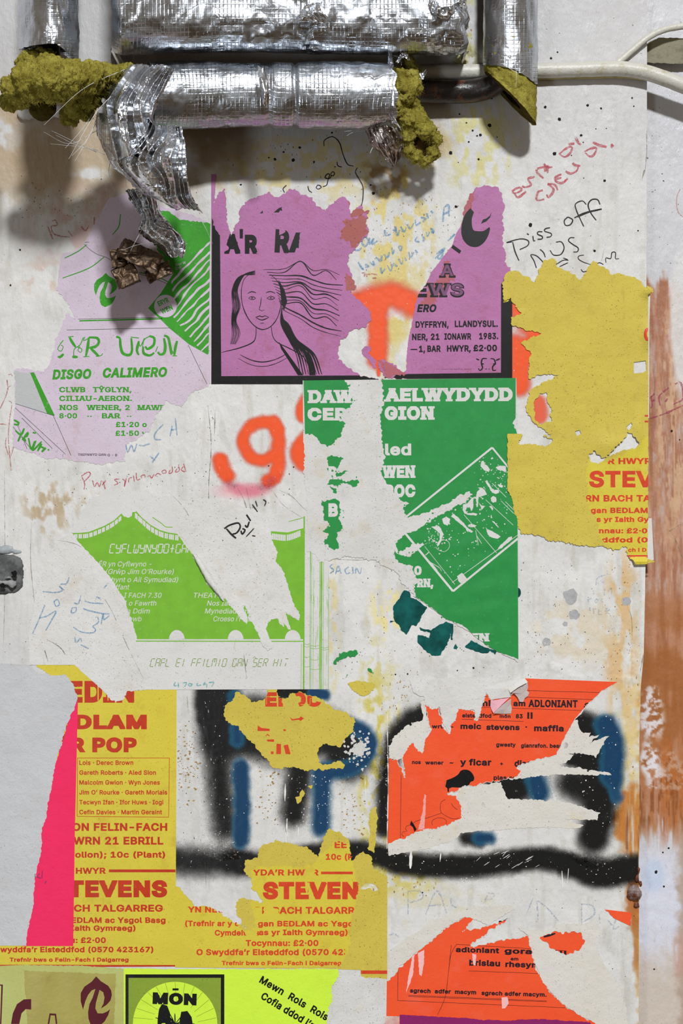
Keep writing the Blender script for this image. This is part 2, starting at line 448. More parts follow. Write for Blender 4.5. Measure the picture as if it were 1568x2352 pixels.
def spraymat(name, c, edge=None):
    """paint whose cover is the thickness stored per vertex, grainy where thin"""
    m, N, L, B = newmat(name); v = pos_node(N, L)
    at = N.new('ShaderNodeAttribute'); at.attribute_name = 'cover'
    g = nz(N, L, v, 900, 2, .8); f = nz(N, L, v, 140, 4, .7)
    a = math_(N, L, 'ADD', at.outputs['Fac'], math_(N, L, 'MULTIPLY', math_(N, L, 'SUBTRACT', g, .5), .42))
    a = math_(N, L, 'ADD', a, math_(N, L, 'MULTIPLY', math_(N, L, 'SUBTRACT', f, .5), .22))
    al = ramp(N, L, a, .12, .95)
    al = math_(N, L, 'MULTIPLY', al, ramp(N, L, at.outputs['Fac'], .0, .15))
    chips = ramp(N, L, nz(N, L, pos_node(N, L, (1, 1, .5)), 330, 3, .7), .67, .70, 1, .15)
    L.new(math_(N, L, 'MULTIPLY', al, chips), B.inputs['Alpha'])
    A = alb(c) if max(c) > 70 else lin(c)
    E_ = alb(edge) if edge is not None else A
    L.new(mix(N, L, ramp(N, L, at.outputs['Fac'], .35, .9), E_, A), B.inputs['Base Color'])
    B.inputs['Roughness'].default_value = .42; B.inputs['Specular IOR Level'].default_value = .35
    return m
# ---------------------------------------------------------------- outlines of the sheets (photo pixels on the wall plane)
LILAC = [(250,458),(300,440),(355,470),(411,480),(484,512,0),(484,882),(437,904),(418,936),(383,920),(360,949),(344,987),(293,1019),(280,1060),(223,1067),(178,1057),
         (105,1051),(32,1028),(29,987),(35,923),(32,850),(62,846),(99,853),(118,827),(128,783),(137,757),(153,716),(172,737),(160,700),(128,667),(143,584),(190,566),(223,500)]
PURPLE_L = [(485,400,0),(496,400,1),(492,467),(502,444),(516,433),(518,467),(522,512),(530,543),(544,512),(549,492),(562,464),(585,454),(618,441),(628,451),(654,446),(674,436),
            (694,446),(715,454),(725,474),(748,484),(768,466),(786,450),(799,461),(802,492),(816,480),(830,469),(832,487),(848,484),(840,510),(848,533),(832,548),(812,574),(802,584),
            (799,612),(809,635),(817,660),(804,671),(827,691),(844,706),(853,734),(835,752),(807,757),(789,775),(781,783),(779,800),(774,824),(789,836),(804,847),(827,864),(850,868),
            (880,871,0),(880,879,0),(696,882,0),(485,882,0)]
PURPLE_R = [(1091,433),(1115,428),(1139,430),(1152,444),(1155,456),(1160,472),(1152,502),(1155,533),(1157,569),(1162,607),(1174,614),(1176,640,0),(1176,868,0),(934,870,2),
            (884,869),(874,847),(866,826),(880,824),(910,844),(928,857),(933,844,1),(935,811,1),(940,773,1),(948,734,1),(953,701,1),(961,676,1),(979,650,1),(994,620,1),(1017,589,1),
            (1037,566,1),(1050,533,1),(1063,507),(1068,474),(1081,444)]
GREEN_BASE = [(695,874,0),(1185,868,0),(1188,1000,0),(1190,1520,1),(1150,1500,2),(1060,1440,2),(955,1372,3),(930,1345),(905,1310),(860,1288),(800,1275),(740,1290),(705,1262),(700,1100),(696,1010,0)]
TENT = [(165,1224,1),(150,1200),(200,1150),(250,1120),(320,1130),(420,1150),(500,1190),(600,1215),(690,1135),(697,1108,0),(716,1100,0),(754,1180,0),(756,1583,0),(340,1584,1),(322,1540),(300,1480),
        (315,1468,1),(296,1407,1),(283,1372,1),(251,1324,1),(219,1286,1),(188,1254,1)]
YEL_R = [(1159,635),(1167,624),(1186,624),(1230,648),(1235,624),(1252,597),(1274,595),(1279,613),(1309,627),(1331,642),(1347,621),(1364,598),(1372,605),(1394,618),(1405,632),
         (1424,628),(1462,643),(1476,657),(1497,667),(1488,676,0),(1488,1020,1),(1486,1296,0),(1457,1297),(1446,1280),(1435,1267),(1437,1256),(1407,1264),(1372,1253),(1331,1253),(1282,1242),
         (1263,1239),(1235,1228),(1197,1226),(1189,1204),(1175,1149),(1165,1122,1),(1166,996,0),(1196,997),(1222,1000),(1262,1003),(1245,985),(1222,966),(1206,940),(1211,915),(1219,893),
         (1285,860),(1250,858),(1214,870),(1216,830),(1219,811),(1196,787),(1244,766),(1208,759),(1175,745),(1173,730),(1200,717),(1181,706),(1173,684),(1156,689),(1156,657)]
YEL_L = [(80,1527,0),(175,1527,0),(405,1527,0),(405,1700,0),(403,2220,0),(0,2222,0),(-60,2222,0),(-60,2150,0),(60,2150,0),(60,1900,0),(120,1560)]
YEL_M = [(404,2036),(416,2042),(446,2082),(482,2082),(517,2106),(565,2133),(545,2098),(543,2074),(557,2062),(604,2078),(604,2066),(580,2042),(577,2019),(561,1999),(563,1975),(592,1971),
         (600,1943),(636,1934),(675,1940),(707,1947),(731,1971),(743,1928),(754,1904),(786,1916),(802,1936),(806,1979),(834,1955),(853,1971),(853,1995),(889,2015,0),(889,2249,0),(830,2250,1),
         (828,2228,0),(776,2226,0),(402,2222,0)]
YEL_C = [(542,1590),(569,1600),(579,1613),(605,1611),(612,1593),(619,1565),(630,1565),(634,1590),(645,1606),(662,1603),(665,1590),(698,1593),(741,1606),(765,1630),(798,1638),(814,1656),
         (808,1683),(791,1696),(781,1716),(745,1706),(730,1719),(731,1752),(741,1757),(778,1749),(791,1756),(785,1766),(702,1769),(662,1759),(645,1767),(625,1759),(596,1726),(559,1683),
         (546,1666),(519,1656),(513,1640),(519,1620),(536,1610)]
ORANGE_A = [(1204,1558,0),(1418,1566,1),(1380,1587,1),(1344,1623,1),(1317,1655,1),(1297,1690,1),(1277,1734),(1234,1742),(1182,1765),(1196,1769),(1178,1787),(1147,1793),(1060,1809),(1024,1825),
            (1048,1829),(1058,1852),(1056,1880),(1036,1892),(965,1908),(890,1941,0),(893,1742),(910,1746),(929,1787),(925,1734),(945,1706),(955,1720),(969,1734),(977,1698),(989,1678),(975,1619),
            (992,1630),(1008,1623),(1016,1670),(1032,1686),(1034,1660),(1044,1659),(1052,1627),(1070,1630),(1087,1631),(1092,1655),(1103,1639),(1111,1599),(1117,1589),(1127,1607),(1160,1600),(1210,1580)]
ORANGE_B = [(1066,2107),(1090,2105),(1081,2118),(1061,2140),(1110,2131),(1166,2109),(1142,2127),(1093,2158),(1075,2176),(1150,2160),(1213,2151),(1222,2194),(1235,2234),(1262,2278),(1302,2314),
            (1369,2352,0),(1420,2390,0),(886,2390,0),(886,2256),(901,2243),(915,2223),(950,2194),(977,2171),(1017,2136)]
OLIVE = [(-60,2221,0),(60,2216,1),(200,2219,1),(286,2225,0),(286,2400,0),(-60,2400,0)]
LIME = [(284,2224,1),(420,2226,1),(776,2226,0),(778,2240),(762,2262),(765,2300),(756,2310),(752,2345),(745,2400,0),(284,2400,0)]
COVER = [LILAC, PURPLE_L, PURPLE_R, GREEN_BASE, TENT, YEL_R, YEL_L, YEL_M, YEL_C, ORANGE_A, ORANGE_B, OLIVE, LIME]

# ---------------------------------------------------------------- the wall: plaster panel and the recessed strip beside it
G0, G1, GY0, GY1, GS = -60, 1641, -60, 2421, 3
gx = np.arange(G0, G1, GS); gy = np.arange(GY0, GY1, GS)
RX, RY = np.meshgrid(gx, gy)
cov = np.zeros(RX.shape, bool)
for p_ in COVER: cov |= pip(RX, RY, [(q[0], q[1]) for q in p_])
cf = cov.astype(float)
for _ in range(4):
    cf = (cf + np.roll(cf, 1, 0) + np.roll(cf, -1, 0) + np.roll(cf, 1, 1) + np.roll(cf, -1, 1)) / 5
free = 1 - sstep(.02, .5, cf)
def gauss(x, y, rx, ry, p=2): return np.exp(-(np.abs((RX - x) / rx) ** p + np.abs((RY - y) / ry) ** p))
BM = .22 * fbm(RX, RY / 3, 14, 3, 31) + .13 * fbm(RX, RY, 7, 2, 35)
# vertical ridges in the old paint at the middle left
rg = gauss(460, 1080, 60, 190, 4) + gauss(478, 1780, 30, 160, 4) + .6 * gauss(230, 430, 250, 120, 4) + .4 * gauss(15, 1100, 26, 900, 4)
BM += rg * (.85 * np.abs(fbm(RX, RY / 5, 13, 3, 41)) * 2 + .25 * fbm(RX, RY, 9, 2, 42))
# lumpy plaster below the yellow poster
lp = gauss(1330, 1500, 150, 60, 4) + .8 * gauss(1060, 1500, 110, 60, 4) + .5 * gauss(1440, 1640, 40, 170, 4)
BM += lp * (1.15 * np.maximum(0, fbm(RX, RY, 24, 4, 51)) * 1.6 + .3 * fbm(RX, RY, 8, 2, 52))
for i in range(300):                               # drips and blisters of paint
    x, y = rnd.uniform(0, 1560), rnd.uniform(200, 2340); r = rnd.uniform(3, 7) * (1.3 if rnd.random() < .2 else 1)
    ix = int((x - G0) / GS); iy = int((y - GY0) / GS); w = 8
    sl = (slice(max(0, iy - w), iy + w), slice(max(0, ix - w), ix + w))
    dd = ((RX[sl] - x) ** 2 + ((RY[sl] - y) / rnd.uniform(1, 1.8)) ** 2) / r ** 2
    BM[sl] += rnd.choice((1, 1, .7, -.5)) * rnd.uniform(.3, 1.0) * np.exp(-dd)
BM *= free
def bil(A, x, y):
    u = np.clip((np.asarray(x, float) - G0) / GS, 0, A.shape[1] - 1.001); v = np.clip((np.asarray(y, float) - GY0) / GS, 0, A.shape[0] - 1.001)
    i = u.astype(int); j = v.astype(int); fu = u - i; fv = v - j
    return (A[j, i] * (1 - fu) + A[j, i + 1] * fu) * (1 - fv) + (A[j + 1, i] * (1 - fu) + A[j + 1, i + 1] * fu) * fv
ROLL = fbm(RX, RY, 26, 4, 61) * .5 + np.abs(fbm(RX, RY / 4, 12, 3, 63)) * .7
def edge_x(y): return np.interp(y, [-100, 300, 1300, 1500, 1580, 1700, 2400], [1486, 1485, 1482, 1478, 1471, 1468, 1466])
RECESS = -26.0
def Hp(x, y):                                      # the panel
    return Hl(x, y) + bil(BM, x, y)
def Hr(x, y):                                      # the recessed strip
    return RECESS + .5 * Hl(x, y) + bil(ROLL, x, y) * .8
def Hw(x, y):
    return np.where(np.asarray(x) < edge_x(np.asarray(y)), Hp(x, y), Hr(x, y))

def stain(C, m, c, a=1.0):
    m = np.clip(m * a, 0, 1)[..., None]; return C * (1 - m) + np.array(c, float) * m
def ell(X, Y, x, y, rx, ry): return np.sqrt(((X - x) / rx) ** 2 + ((Y - y) / ry) ** 2)
def paint_panel(X, Y):
    C = np.empty(X.shape + (3,)); C[:] = (209, 208, 205)
    n = fbm(X, Y, 60, 5, 101); n2 = fbm(X, Y, 22, 4, 102); st = fbm(X, Y / 9, 14, 4, 103)
    C += (n * 9)[..., None] + (n2 * 5)[..., None]
    C = stain(C, sstep(.2, .6, st) * .4, (184, 180, 168))
    C = stain(C, sstep(.22, .5, fbm(X, Y / 3, 30, 5, 107)) * .3, (172, 168, 158))
    C = stain(C, sstep(700, 0, X) * sstep(1000, 2000, Y), (186, 187, 189), .8)          # greyer lower left
    C = stain(C, sstep(700, 60, Y), (190, 189, 190), .85)  # top painted darker to offset the lamp's falloff
    def mott(x, y, rx, ry, c, a, th=.0, s=18, sd=0, sy=1.0):
        nonlocal C
        k = 1 - sstep(.45, 1.15, ell(X, Y, x, y, rx, ry) + .25 * n2)
        g = sstep(th - .12, th + .16, fbm(X, Y / sy, s, 4, 200 + sd))
        C = stain(C, k * g, c, a)
    yl = (206, 186, 108)
    mott(700, 385, 250, 90, (203, 186, 128), .75, .02, 20, 1); mott(905, 520, 110, 190, yl, .85, .05, 16, 2, 2); mott(900, 700, 60, 160, (208, 188, 112), .9, -.1, 14, 3, 3)
    mott(1100, 330, 90, 140, (198, 190, 128), .85, .0, 16, 4, 2); mott(960, 330, 80, 70, (170, 140, 90), .7, .0, 22, 5); mott(880, 410, 60, 50, (130, 95, 50), .75, -.2, 26, 6)  # last dark brown patch paints in the shadow of the hanging wool
    mott(1062, 60, 40, 110, (186, 178, 104), .9, -.05, 20, 7, 2); mott(1075, 130, 44, 34, (120, 116, 60), .6, .05, 14, 8)
    mott(860, 1750, 44, 330, (196, 180, 72), .85, .06, 15, 9, 2); mott(905, 1620, 40, 120, (208, 200, 150), .8, .0, 15, 10, 2); mott(900, 2010, 90, 60, (196, 182, 92), .8, .02, 14, 11)
    mott(890, 1405, 44, 90, (222, 208, 140), .9, .0, 14, 12, 2); mott(760, 1450, 24, 200, (206, 190, 120), .6, .05, 12, 13, 2)
    mott(1425, 1460, 48, 230, (206, 168, 112), .8, -.02, 20, 14, 3); mott(1330, 1450, 130, 90, (206, 190, 160), .6, -.05, 30, 15); mott(1450, 1640, 36, 150, (212, 182, 122), .7, .0, 14, 16, 3)
    mott(1430, 1760, 50, 130, (214, 190, 120), .7, .05, 10, 17, 2)
    mott(1000, 2080, 150, 60, (206, 200, 176), .7, .0, 30, 18)
    mott(940, 2010, 70, 60, (204, 190, 112), .7, .02, 14, 19)
    # streaked rust at the edge of the panel
    k = (1 - sstep(.7, 1.1, ell(X, Y, 1452, 1886, 46, 92) + .3 * n2)); C = stain(C, k * sstep(-.5, .1, fbm(X, Y / 14, 9, 4, 301)), (184, 112, 42), .95)
    C = stain(C, k * sstep(.1, .5, fbm(X, Y / 16, 8, 3, 302)), (120, 58, 24), .9)
    k = (1 - sstep(.6, 1.1, ell(X, Y, 1462, 2070, 34, 60) + .4 * n2)); C = stain(C, k, (165, 92, 36), .85)
    k = (1 - sstep(.6, 1.1, ell(X, Y, 1465, 2140, 16, 130) + .4 * n2)); C = stain(C, k, (170, 100, 40), .8)
    C = stain(C, sstep(1455, 1468, X) * sstep(1500, 1650, Y) * sstep(-.1, .3, fbm(X, Y, 20, 3, 305)), (190, 140, 60), .7)
    # brown damp patches on the left
    mott(110, 1165, 70, 70, (168, 142, 104), .7, .12, 14, 20, 2); mott(230, 1165, 60, 40, (178, 158, 124), .6, .12, 12, 21); mott(560, 1330, 60, 60, (190, 176, 150), .5, .1, 12, 22)
    mott(140, 640, 120, 50, (196, 168, 150), .5, .0, 30, 23)
    # pink bleed under the pens
    C = stain(C, (1 - sstep(.3, 1, ell(X, Y, 555, 1128, 90, 26))) * .6, (226, 158, 166))
    # brown shade under the lagging, painted into the colour high on the wall
    mott(200, 330, 420, 170, (172, 150, 120), .85, -.3, 80, 24); mott(60, 300, 110, 150, (170, 148, 120), .5, -.2, 50, 25)
    mott(250, 520, 200, 110, (190, 150, 144), .55, -.1, 50, 26)
    mott(620, 1720, 300, 220, (214, 212, 208), .4, 0, 30, 27)
    return np.clip(C, 0, 255)
def paint_strip(X, Y):
    C = np.empty(X.shape + (3,)); C[:] = (196, 196, 200)
    n = fbm(X, Y, 70, 5, 401); st = fbm(X, Y / 12, 9, 4, 402); n2 = fbm(X, Y, 20, 4, 403); fine = fbm(X, Y / 7, 6, 3, 404)
    C += (n * 7)[..., None]
    wig = 14 * n2
    # wide brown coat from the middle of the wall down to the last third
    lft = 1 - sstep(1556, 1600, X + 26 * n + 8 * n2)
    up = sstep(638, 668, Y + 40 * st + wig); dn = 1 - sstep(1850, 1990, Y + 170 * st + (X - 1500) * -.5)
    a = up * dn
    mid = sstep(1280, 1400, Y)
    a1 = a * np.maximum(lft * (.55 + .45 * sstep(-.6, .0, fine)), mid)
    C = stain(C, a1, (176, 122, 92), .95)
    C = stain(C, a1 * sstep(-.1, .35, st) * .55, (140, 84, 58))
    C = stain(C, a * sstep(1330, 1460, Y) * sstep(-.55, .25, n + .4 * st), (152, 92, 44), .85)
    C = stain(C, a * sstep(1640, 1760, Y) * sstep(-.3, .2, st), (176, 102, 48), .85)
    C = stain(C, a * sstep(1650, 1800, Y) * sstep(.1, .4, fine), (126, 66, 26), .7)
    C = stain(C, (1 - sstep(.5, 1.1, ell(X, Y, 1545, 1000, 46, 330) + .3 * n2)) * sstep(-.1, .2, fine), (206, 176, 142), .7)
    C = stain(C, (1 - sstep(.7, 1.1, ell(X, Y, 1570, 740, 34, 190) + .2 * n)), (208, 207, 205), .9)
    # worn white brush marks
    for (x, y, rx, ry, am, sd) in ((1496, 1640, 34, 70, .9, 1), (1490, 1745, 26, 50, .95, 2), (1505, 1790, 30, 40, .7, 3), (1540, 1780, 40, 60, .35, 4)):
        C = stain(C, (1 - sstep(.6, 1.1, ell(X, Y, x, y, rx, ry) + .2 * n2)) * sstep(-.15, .1, fbm(X + Y * .4, Y, 10, 4, 410 + sd)), (218, 216, 222), am)
    # pale blue white then beige below
    b = sstep(1880, 1990, Y - 90 * st)
    C = stain(C, b, (206, 208, 220), .95)
    C = stain(C, b * (1 - sstep(.5, 1, ell(X, Y, 1500, 2010, 34, 50))), (186, 200, 222), .8)
    C = stain(C, sstep(2130, 2260, Y + 40 * n2 + 30 * st), (196, 184, 172), .95)
    C = stain(C, sstep(1548, 1568, X + 16 * n2) * sstep(1840, 1960, Y), (168, 146, 128), .8)
    C = stain(C, sstep(1540, 1560, X + 10 * fine) * sstep(2120, 2180, Y) * (1 - sstep(2220, 2260, Y)), (186, 150, 134), .8)
    return np.clip(C, 0, 255)

def wallmat(name, rough, bs, gloss_noise=False):
    m, N, L, B = newmat(name); v = pos_node(N, L)
    at = N.new('ShaderNodeAttribute'); at.attribute_name = 'paint'
    c = at.outputs['Color']
    c = mix(N, L, ramp(N, L, nz(N, L, v, 900, 3, .7), .35, .75, 0, .10), c, (.25, .22, .17))
    c = mix(N, L, ramp(N, L, nz(N, L, pos_node(N, L, (1, 1, .4)), 260, 4, .7), .64, .74, 0, .42), c, (.20, .17, .13))
    c = mix(N, L, ramp(N, L, nz(N, L, v, 620, 2, .6), .70, .73, 0, .7), c, (.08, .07, .06))
    L.new(c, B.inputs['Base Color']); B.inputs['Specular IOR Level'].default_value = .35
    L.new(ramp(N, L, nz(N, L, v, 45, 3), .3, .7, rough - .12, rough + .15), B.inputs['Roughness'])
    h = math_(N, L, 'ADD', nz(N, L, pos_node(N, L, (1, 1, .35)), 190, 4, .62), math_(N, L, 'MULTIPLY', nz(N, L, v, 60, 3), .8))
    bump(N, L, B, h, bs, .6)
    return m
M_PANEL = wallmat('painted_plaster', .5, .0019); M_STRIP = wallmat('painted_board', .42, .0018)

def wall_grid(name, xs, ys, hf, pf, mat, warp=None, skirt_side=None):
    X, Y = np.meshgrid(xs, ys); X = X.astype(float); Y = Y.astype(float)
    if warp is not None: X = warp(X, Y)
    V = P(X, Y, hf(X, Y)).reshape(-1, 3); C = lin(pf(X, Y)) * GAIN; nxx, nyy = len(xs), len(ys)
    C = C.reshape(-1, 3)
    i = np.arange(nyy - 1)[:, None] * nxx + np.arange(nxx - 1)[None]
    F = np.stack([i, i + nxx, i + nxx + 1, i + 1], -1).reshape(-1, 4)
    if skirt_side is not None:                      # return of the panel, back to the recessed strip
        e = np.arange(nyy) * nxx + nxx - 1; Vb = V[e].copy(); Vb[:, 1] += .024; b = len(V)
        V = np.vstack([V, V[e], Vb]); C = np.vstack([C, np.tile(np.array([.30, .26, .20]), (2 * nyy, 1))])
        j = np.arange(nyy - 1); F = np.vstack([F, np.stack([b + j, b + j + 1, b + nyy + j + 1, b + nyy + j], -1)])
    o = mk(name, V, F, mat)
    at = o.data.color_attributes.new('paint', 'FLOAT_COLOR', 'POINT')
    at.data.foreach_set('color', np.hstack([np.clip(C, 0, .93), np.ones((len(C), 1))]).astype(np.float32).ravel())
    o['kind'] = 'structure'
    return o
xs_p = np.concatenate([np.arange(-1500, -60, 60), np.arange(-60, 1486, 3)])
ys_p = np.concatenate([np.arange(-1000, -60, 60), np.arange(-60, 2421, 3), np.arange(2460, 3900, 60)])
def warp_p(X, Y): return X + (edge_x(Y) - 1485) * np.clip((X - 1300) / 185, 0, 1)
wall_grid('wall_back', xs_p, ys_p, Hp, paint_panel, M_PANEL, warp_p, True)
xs_s = np.concatenate([np.arange(1455, 1641, 3), np.arange(1680, 3100, 60)])
wall_grid('wall_right', xs_s, ys_p, Hr, paint_strip, M_STRIP)

def spray(name, label, mat, strokes, d=.14, group=None, cut=None, xr=None, cat='graffiti'):
    """soft-edged coat: strokes are (points, width, softness, strength)"""
    al = [q for s in strokes for q in s[0]]; mw = max(s[1] + 2.2 * s[2] for s in strokes)
    x0 = int((min(q[0] for q in al) - mw) // 3 * 3); x1 = max(q[0] for q in al) + mw
    y0 = int((min(q[1] for q in al) - mw) // 3 * 3); y1 = max(q[1] for q in al) + mw
    if xr: x1 = min(x1, xr)
    X, Y = np.meshgrid(np.arange(x0, x1, 3.), np.arange(y0, y1, 3.))
    if xr: X = np.minimum(X, edge_x(Y) - 1)
    keep = np.ones(X.shape)
    for pts, w, soft, amt in strokes:
        c = spline(pts, 6); dist = np.full(X.shape, 1e9)
        for (ax, ay), (bx, by) in zip(c[:-1], c[1:]):
            dx, dy = bx - ax, by - ay; L2 = dx * dx + dy * dy + 1e-9
            t = np.clip(((X - ax) * dx + (Y - ay) * dy) / L2, 0, 1)
            dist = np.minimum(dist, np.hypot(X - ax - t * dx, Y - ay - t * dy))
        dist = dist + 2.2 * vnoise(X, Y, 14, 71)
        w_ = w * .88
        a = amt * (1 - sstep(w_ / 2 - soft * .5, w_ / 2 + soft * .9, dist)); keep *= (1 - a) * (1 - .42 * amt * (1 - sstep(w_ / 2, w_ / 2 + soft * 2.1, dist)) ** 1.5)
    A = 1 - keep
    if cut is not None: A = A * cut(X, Y)
    ok = A > .01; nyy, nxx = X.shape
    q = ok[:-1, :-1] | ok[1:, :-1] | ok[:-1, 1:] | ok[1:, 1:]
    iy, ix = np.nonzero(q); i = iy * nxx + ix
    F = np.stack([i, i + nxx, i + nxx + 1, i + 1], -1); u, inv = np.unique(F, return_inverse=True); F = inv.reshape(-1, 4)
    x = X.ravel()[u]; y = Y.ravel()[u]
    o = mk(name, P(x, y, Hp(x, y) + d), F, mat)
    at = o.data.attributes.new('cover', 'FLOAT', 'POINT'); at.data.foreach_set('value', A.ravel()[u].astype(np.float32))
    return setp(o, label, cat, group)
# ---------------------------------------------------------------- sprayed paint on the panel
M_OR = spraymat('orange_spray', (232, 84, 38), (236, 120, 96)); M_PK = spraymat('pink_spray', (228, 130, 150))
M_BK = spraymat('black_spray', (22, 22, 22)); M_BL = spraymat('blue_spray', (16, 58, 92), (42, 116, 150))
def c2(p): return T(400, 860, 3.136, p)
spray('spray_paint', 'orange sprayed figure nine with a dot beside it on white plaster', M_OR,
      [(c2([(745, 400), (700, 350), (620, 345), (540, 385), (497, 460), (510, 540), (560, 605), (640, 620), (700, 590)]), 24, 9, .97),
       (c2([(725, 350), (748, 450), (748, 560), (748, 660), (720, 740), (670, 765)]), 26, 9, .98), (c2([(330, 615), (350, 680), (385, 735)]), 30, 10, .97)])
spray('spray_paint', 'pink faded spray stroke curling under the orange figure nine', M_PK, [(c2([(390, 790), (470, 825), (560, 835), (650, 810), (700, 770)]), 14, 16, .6)])
spray('spray_paint', 'orange sprayed loop cut off by the left edge of the dark green poster', M_OR,
      [(c2([(960, 180), (920, 240), (930, 300)]), 26, 9, .97), (c2([(960, 470), (915, 520), (900, 580), (940, 630), (1010, 660)]), 40, 10, .97)])
spray('spray_paint', 'big orange sprayed letter with a drip between the two mauve poster pieces', M_OR,
      [([(815, 700), (850, 688), (900, 678), (950, 700)], 48, 20, .97), ([(866, 700), (868, 760), (866, 826)], 40, 12, .97), ([(868, 830), (869, 862)], 6, 3, .95)])
spray('spray_paint', 'orange spray showing behind the left edge of the torn yellow poster', M_OR,
      [([(1160, 690), (1200, 715), (1235, 775), (1200, 810)], 54, 20, .92), ([(1170, 790), (1190, 840), (1192, 885)], 44, 14, .92), ([(1236, 925), (1240, 955)], 34, 10, .7)])
blk = [([(510, 1540), (500, 1610), (505, 1690)], 74, 26, .98), ([(500, 1690), (505, 1790), (518, 1900)], 40, 34, .84), ([(470, 1590), (474, 1650)], 34, 14, .95),
       ([(468, 1640), (470, 1662)], 7, 3, .95), ([(484, 1640), (485, 1668)], 6, 3, .9),
       ([(640, 1590), (720, 1592)], 26, 10, .9), ([(700, 1700), (690, 1760), (674, 1868)], 42, 26, .9), ([(560, 1700), (640, 1720)], 60, 34, .8),
       ([(590, 1650), (760, 1690), (800, 1740)], 90, 30, .9)]
spray('spray_paint', 'two soft black sprayed downstrokes around the middle scrap of yellow poster', M_BK, blk)
spray('spray_paint', 'blue sprayed bar beside the left black sprayed downstroke', M_BL, [([(552, 1762), (556, 1850), (553, 1930)], 30, 12, .97), ([(540, 1600), (545, 1700)], 20, 14, .85)], d=.24)
spray('spray_paint', 'blue sprayed hook with a loop at its top under the yellow scrap', M_BL,
      [([(740, 1775), (738, 1840), (736, 1900)], 34, 16, .95), ([(745, 1772), (800, 1765), (838, 1740), (850, 1705), (830, 1675), (800, 1668)], 26, 13, .95), ([(720, 1590), (745, 1596)], 22, 8, .9)], d=.24)
spray('spray_paint', 'black sprayed curve at the left of the fluorescent orange poster', M_BK,
      [([(985, 1638), (940, 1658), (902, 1710), (890, 1790), (884, 1900)], 34, 20, .96)])
spray('spray_paint', 'black sprayed loop right of the torn fluorescent orange poster', M_BK,
      [([(1320, 1655), (1370, 1680), (1378, 1730)], 44, 24, .85), ([(1340, 1690), (1375, 1790), (1378, 1860), (1362, 1925)], 58, 24, .97), ([(1145, 1815), (1190, 1808)], 64, 24, .9),
       ([(1312, 1800), (1345, 1815)], 50, 30, .85), ([(1310, 1745), (1360, 1750)], 22, 10, .9), ([(1070, 1925), (1100, 1930)], 26, 14, .8)], xr=1500)
spray('spray_paint', 'blue sprayed patches over the black loop at the right', M_BL,
      [([(1392, 1665), (1408, 1710), (1405, 1780)], 44, 16, .93), ([(1232, 1795), (1240, 1822)], 36, 16, .93), ([(1100, 1925), (1125, 1925)], 22, 12, .85), ([(1410, 1800), (1416, 1830)], 22, 12, .7)], xr=1500, d=.24)
spray('spray_paint', 'long wavy black sprayed underline crossing the lower wall', M_BK,
      [([(400, 1975), (450, 1980), (540, 1975)], 46, 30, .8), ([(540, 1978), (600, 1985), (760, 1960), (860, 1962), (930, 1985), (1020, 1990), (1100, 1988), (1180, 1978), (1250, 1972), (1310, 1990), (1370, 2012), (1440, 2005), (1500, 1990)], 44, 17, .98),
       ([(1300, 1975), (1400, 1985), (1490, 1980)], 26, 16, .8)], xr=1500)
M_TEAL = ink('teal_gloss', (22, 92, 88), .3, .15)
def z4(p): return T(680, 1240, 2.904, p)
tl = [z4([(722, 335), (757, 350), (762, 385), (800, 395), (872, 452), (840, 500), (822, 545), (800, 575), (770, 570), (735, 632), (700, 605), (690, 575), (655, 545), (625, 552), (628, 538), (660, 545), (650, 520), (646, 450), (665, 410), (700, 370)]),
      z4([(820, 585), (850, 595), (900, 605), (915, 590), (1000, 545), (1050, 560), (1048, 610), (1042, 668), (1030, 660), (1030, 620), (1010, 700), (960, 770), (905, 772), (850, 735), (812, 690), (810, 640), (865, 640), (885, 655), (890, 620), (830, 605)]),
      z4([(1125, 712), (1150, 690), (1170, 668), (1190, 685), (1250, 712), (1300, 730), (1338, 740), (1328, 765), (1290, 740), (1270, 755), (1210, 748), (1160, 730), (1135, 720)]),
      z4([(1050, 712), (1062, 698), (1080, 718), (1070, 735), (1050, 722)])]
for i, lb in enumerate(('largest dark teal paint smear, leftmost below the dark green poster', 'middle dark teal paint smear with a notch, below the dark green poster',
                        'long thin dark teal paint smear, rightmost below the dark green poster', 'tiny dark teal paint spot between the middle and rightmost teal smears')):
    setp(lay('paint_smear', [torn(tl[i], 1.2, 5 + i)], M_TEAL, .05, base=lambda x, y: Hp(x, y) + .2, skirt=.1), lb, 'paint')
lay('paint_dab', [disc(1189, 1361, 7, 20, ry=11)], M_TEAL, .1, base=lambda x, y: Hp(x, y) + .2, skirt=.1)
setp(bpy.data.objects['paint_dab'], 'small teal dab of paint at the right edge of the dark green poster', 'paint')

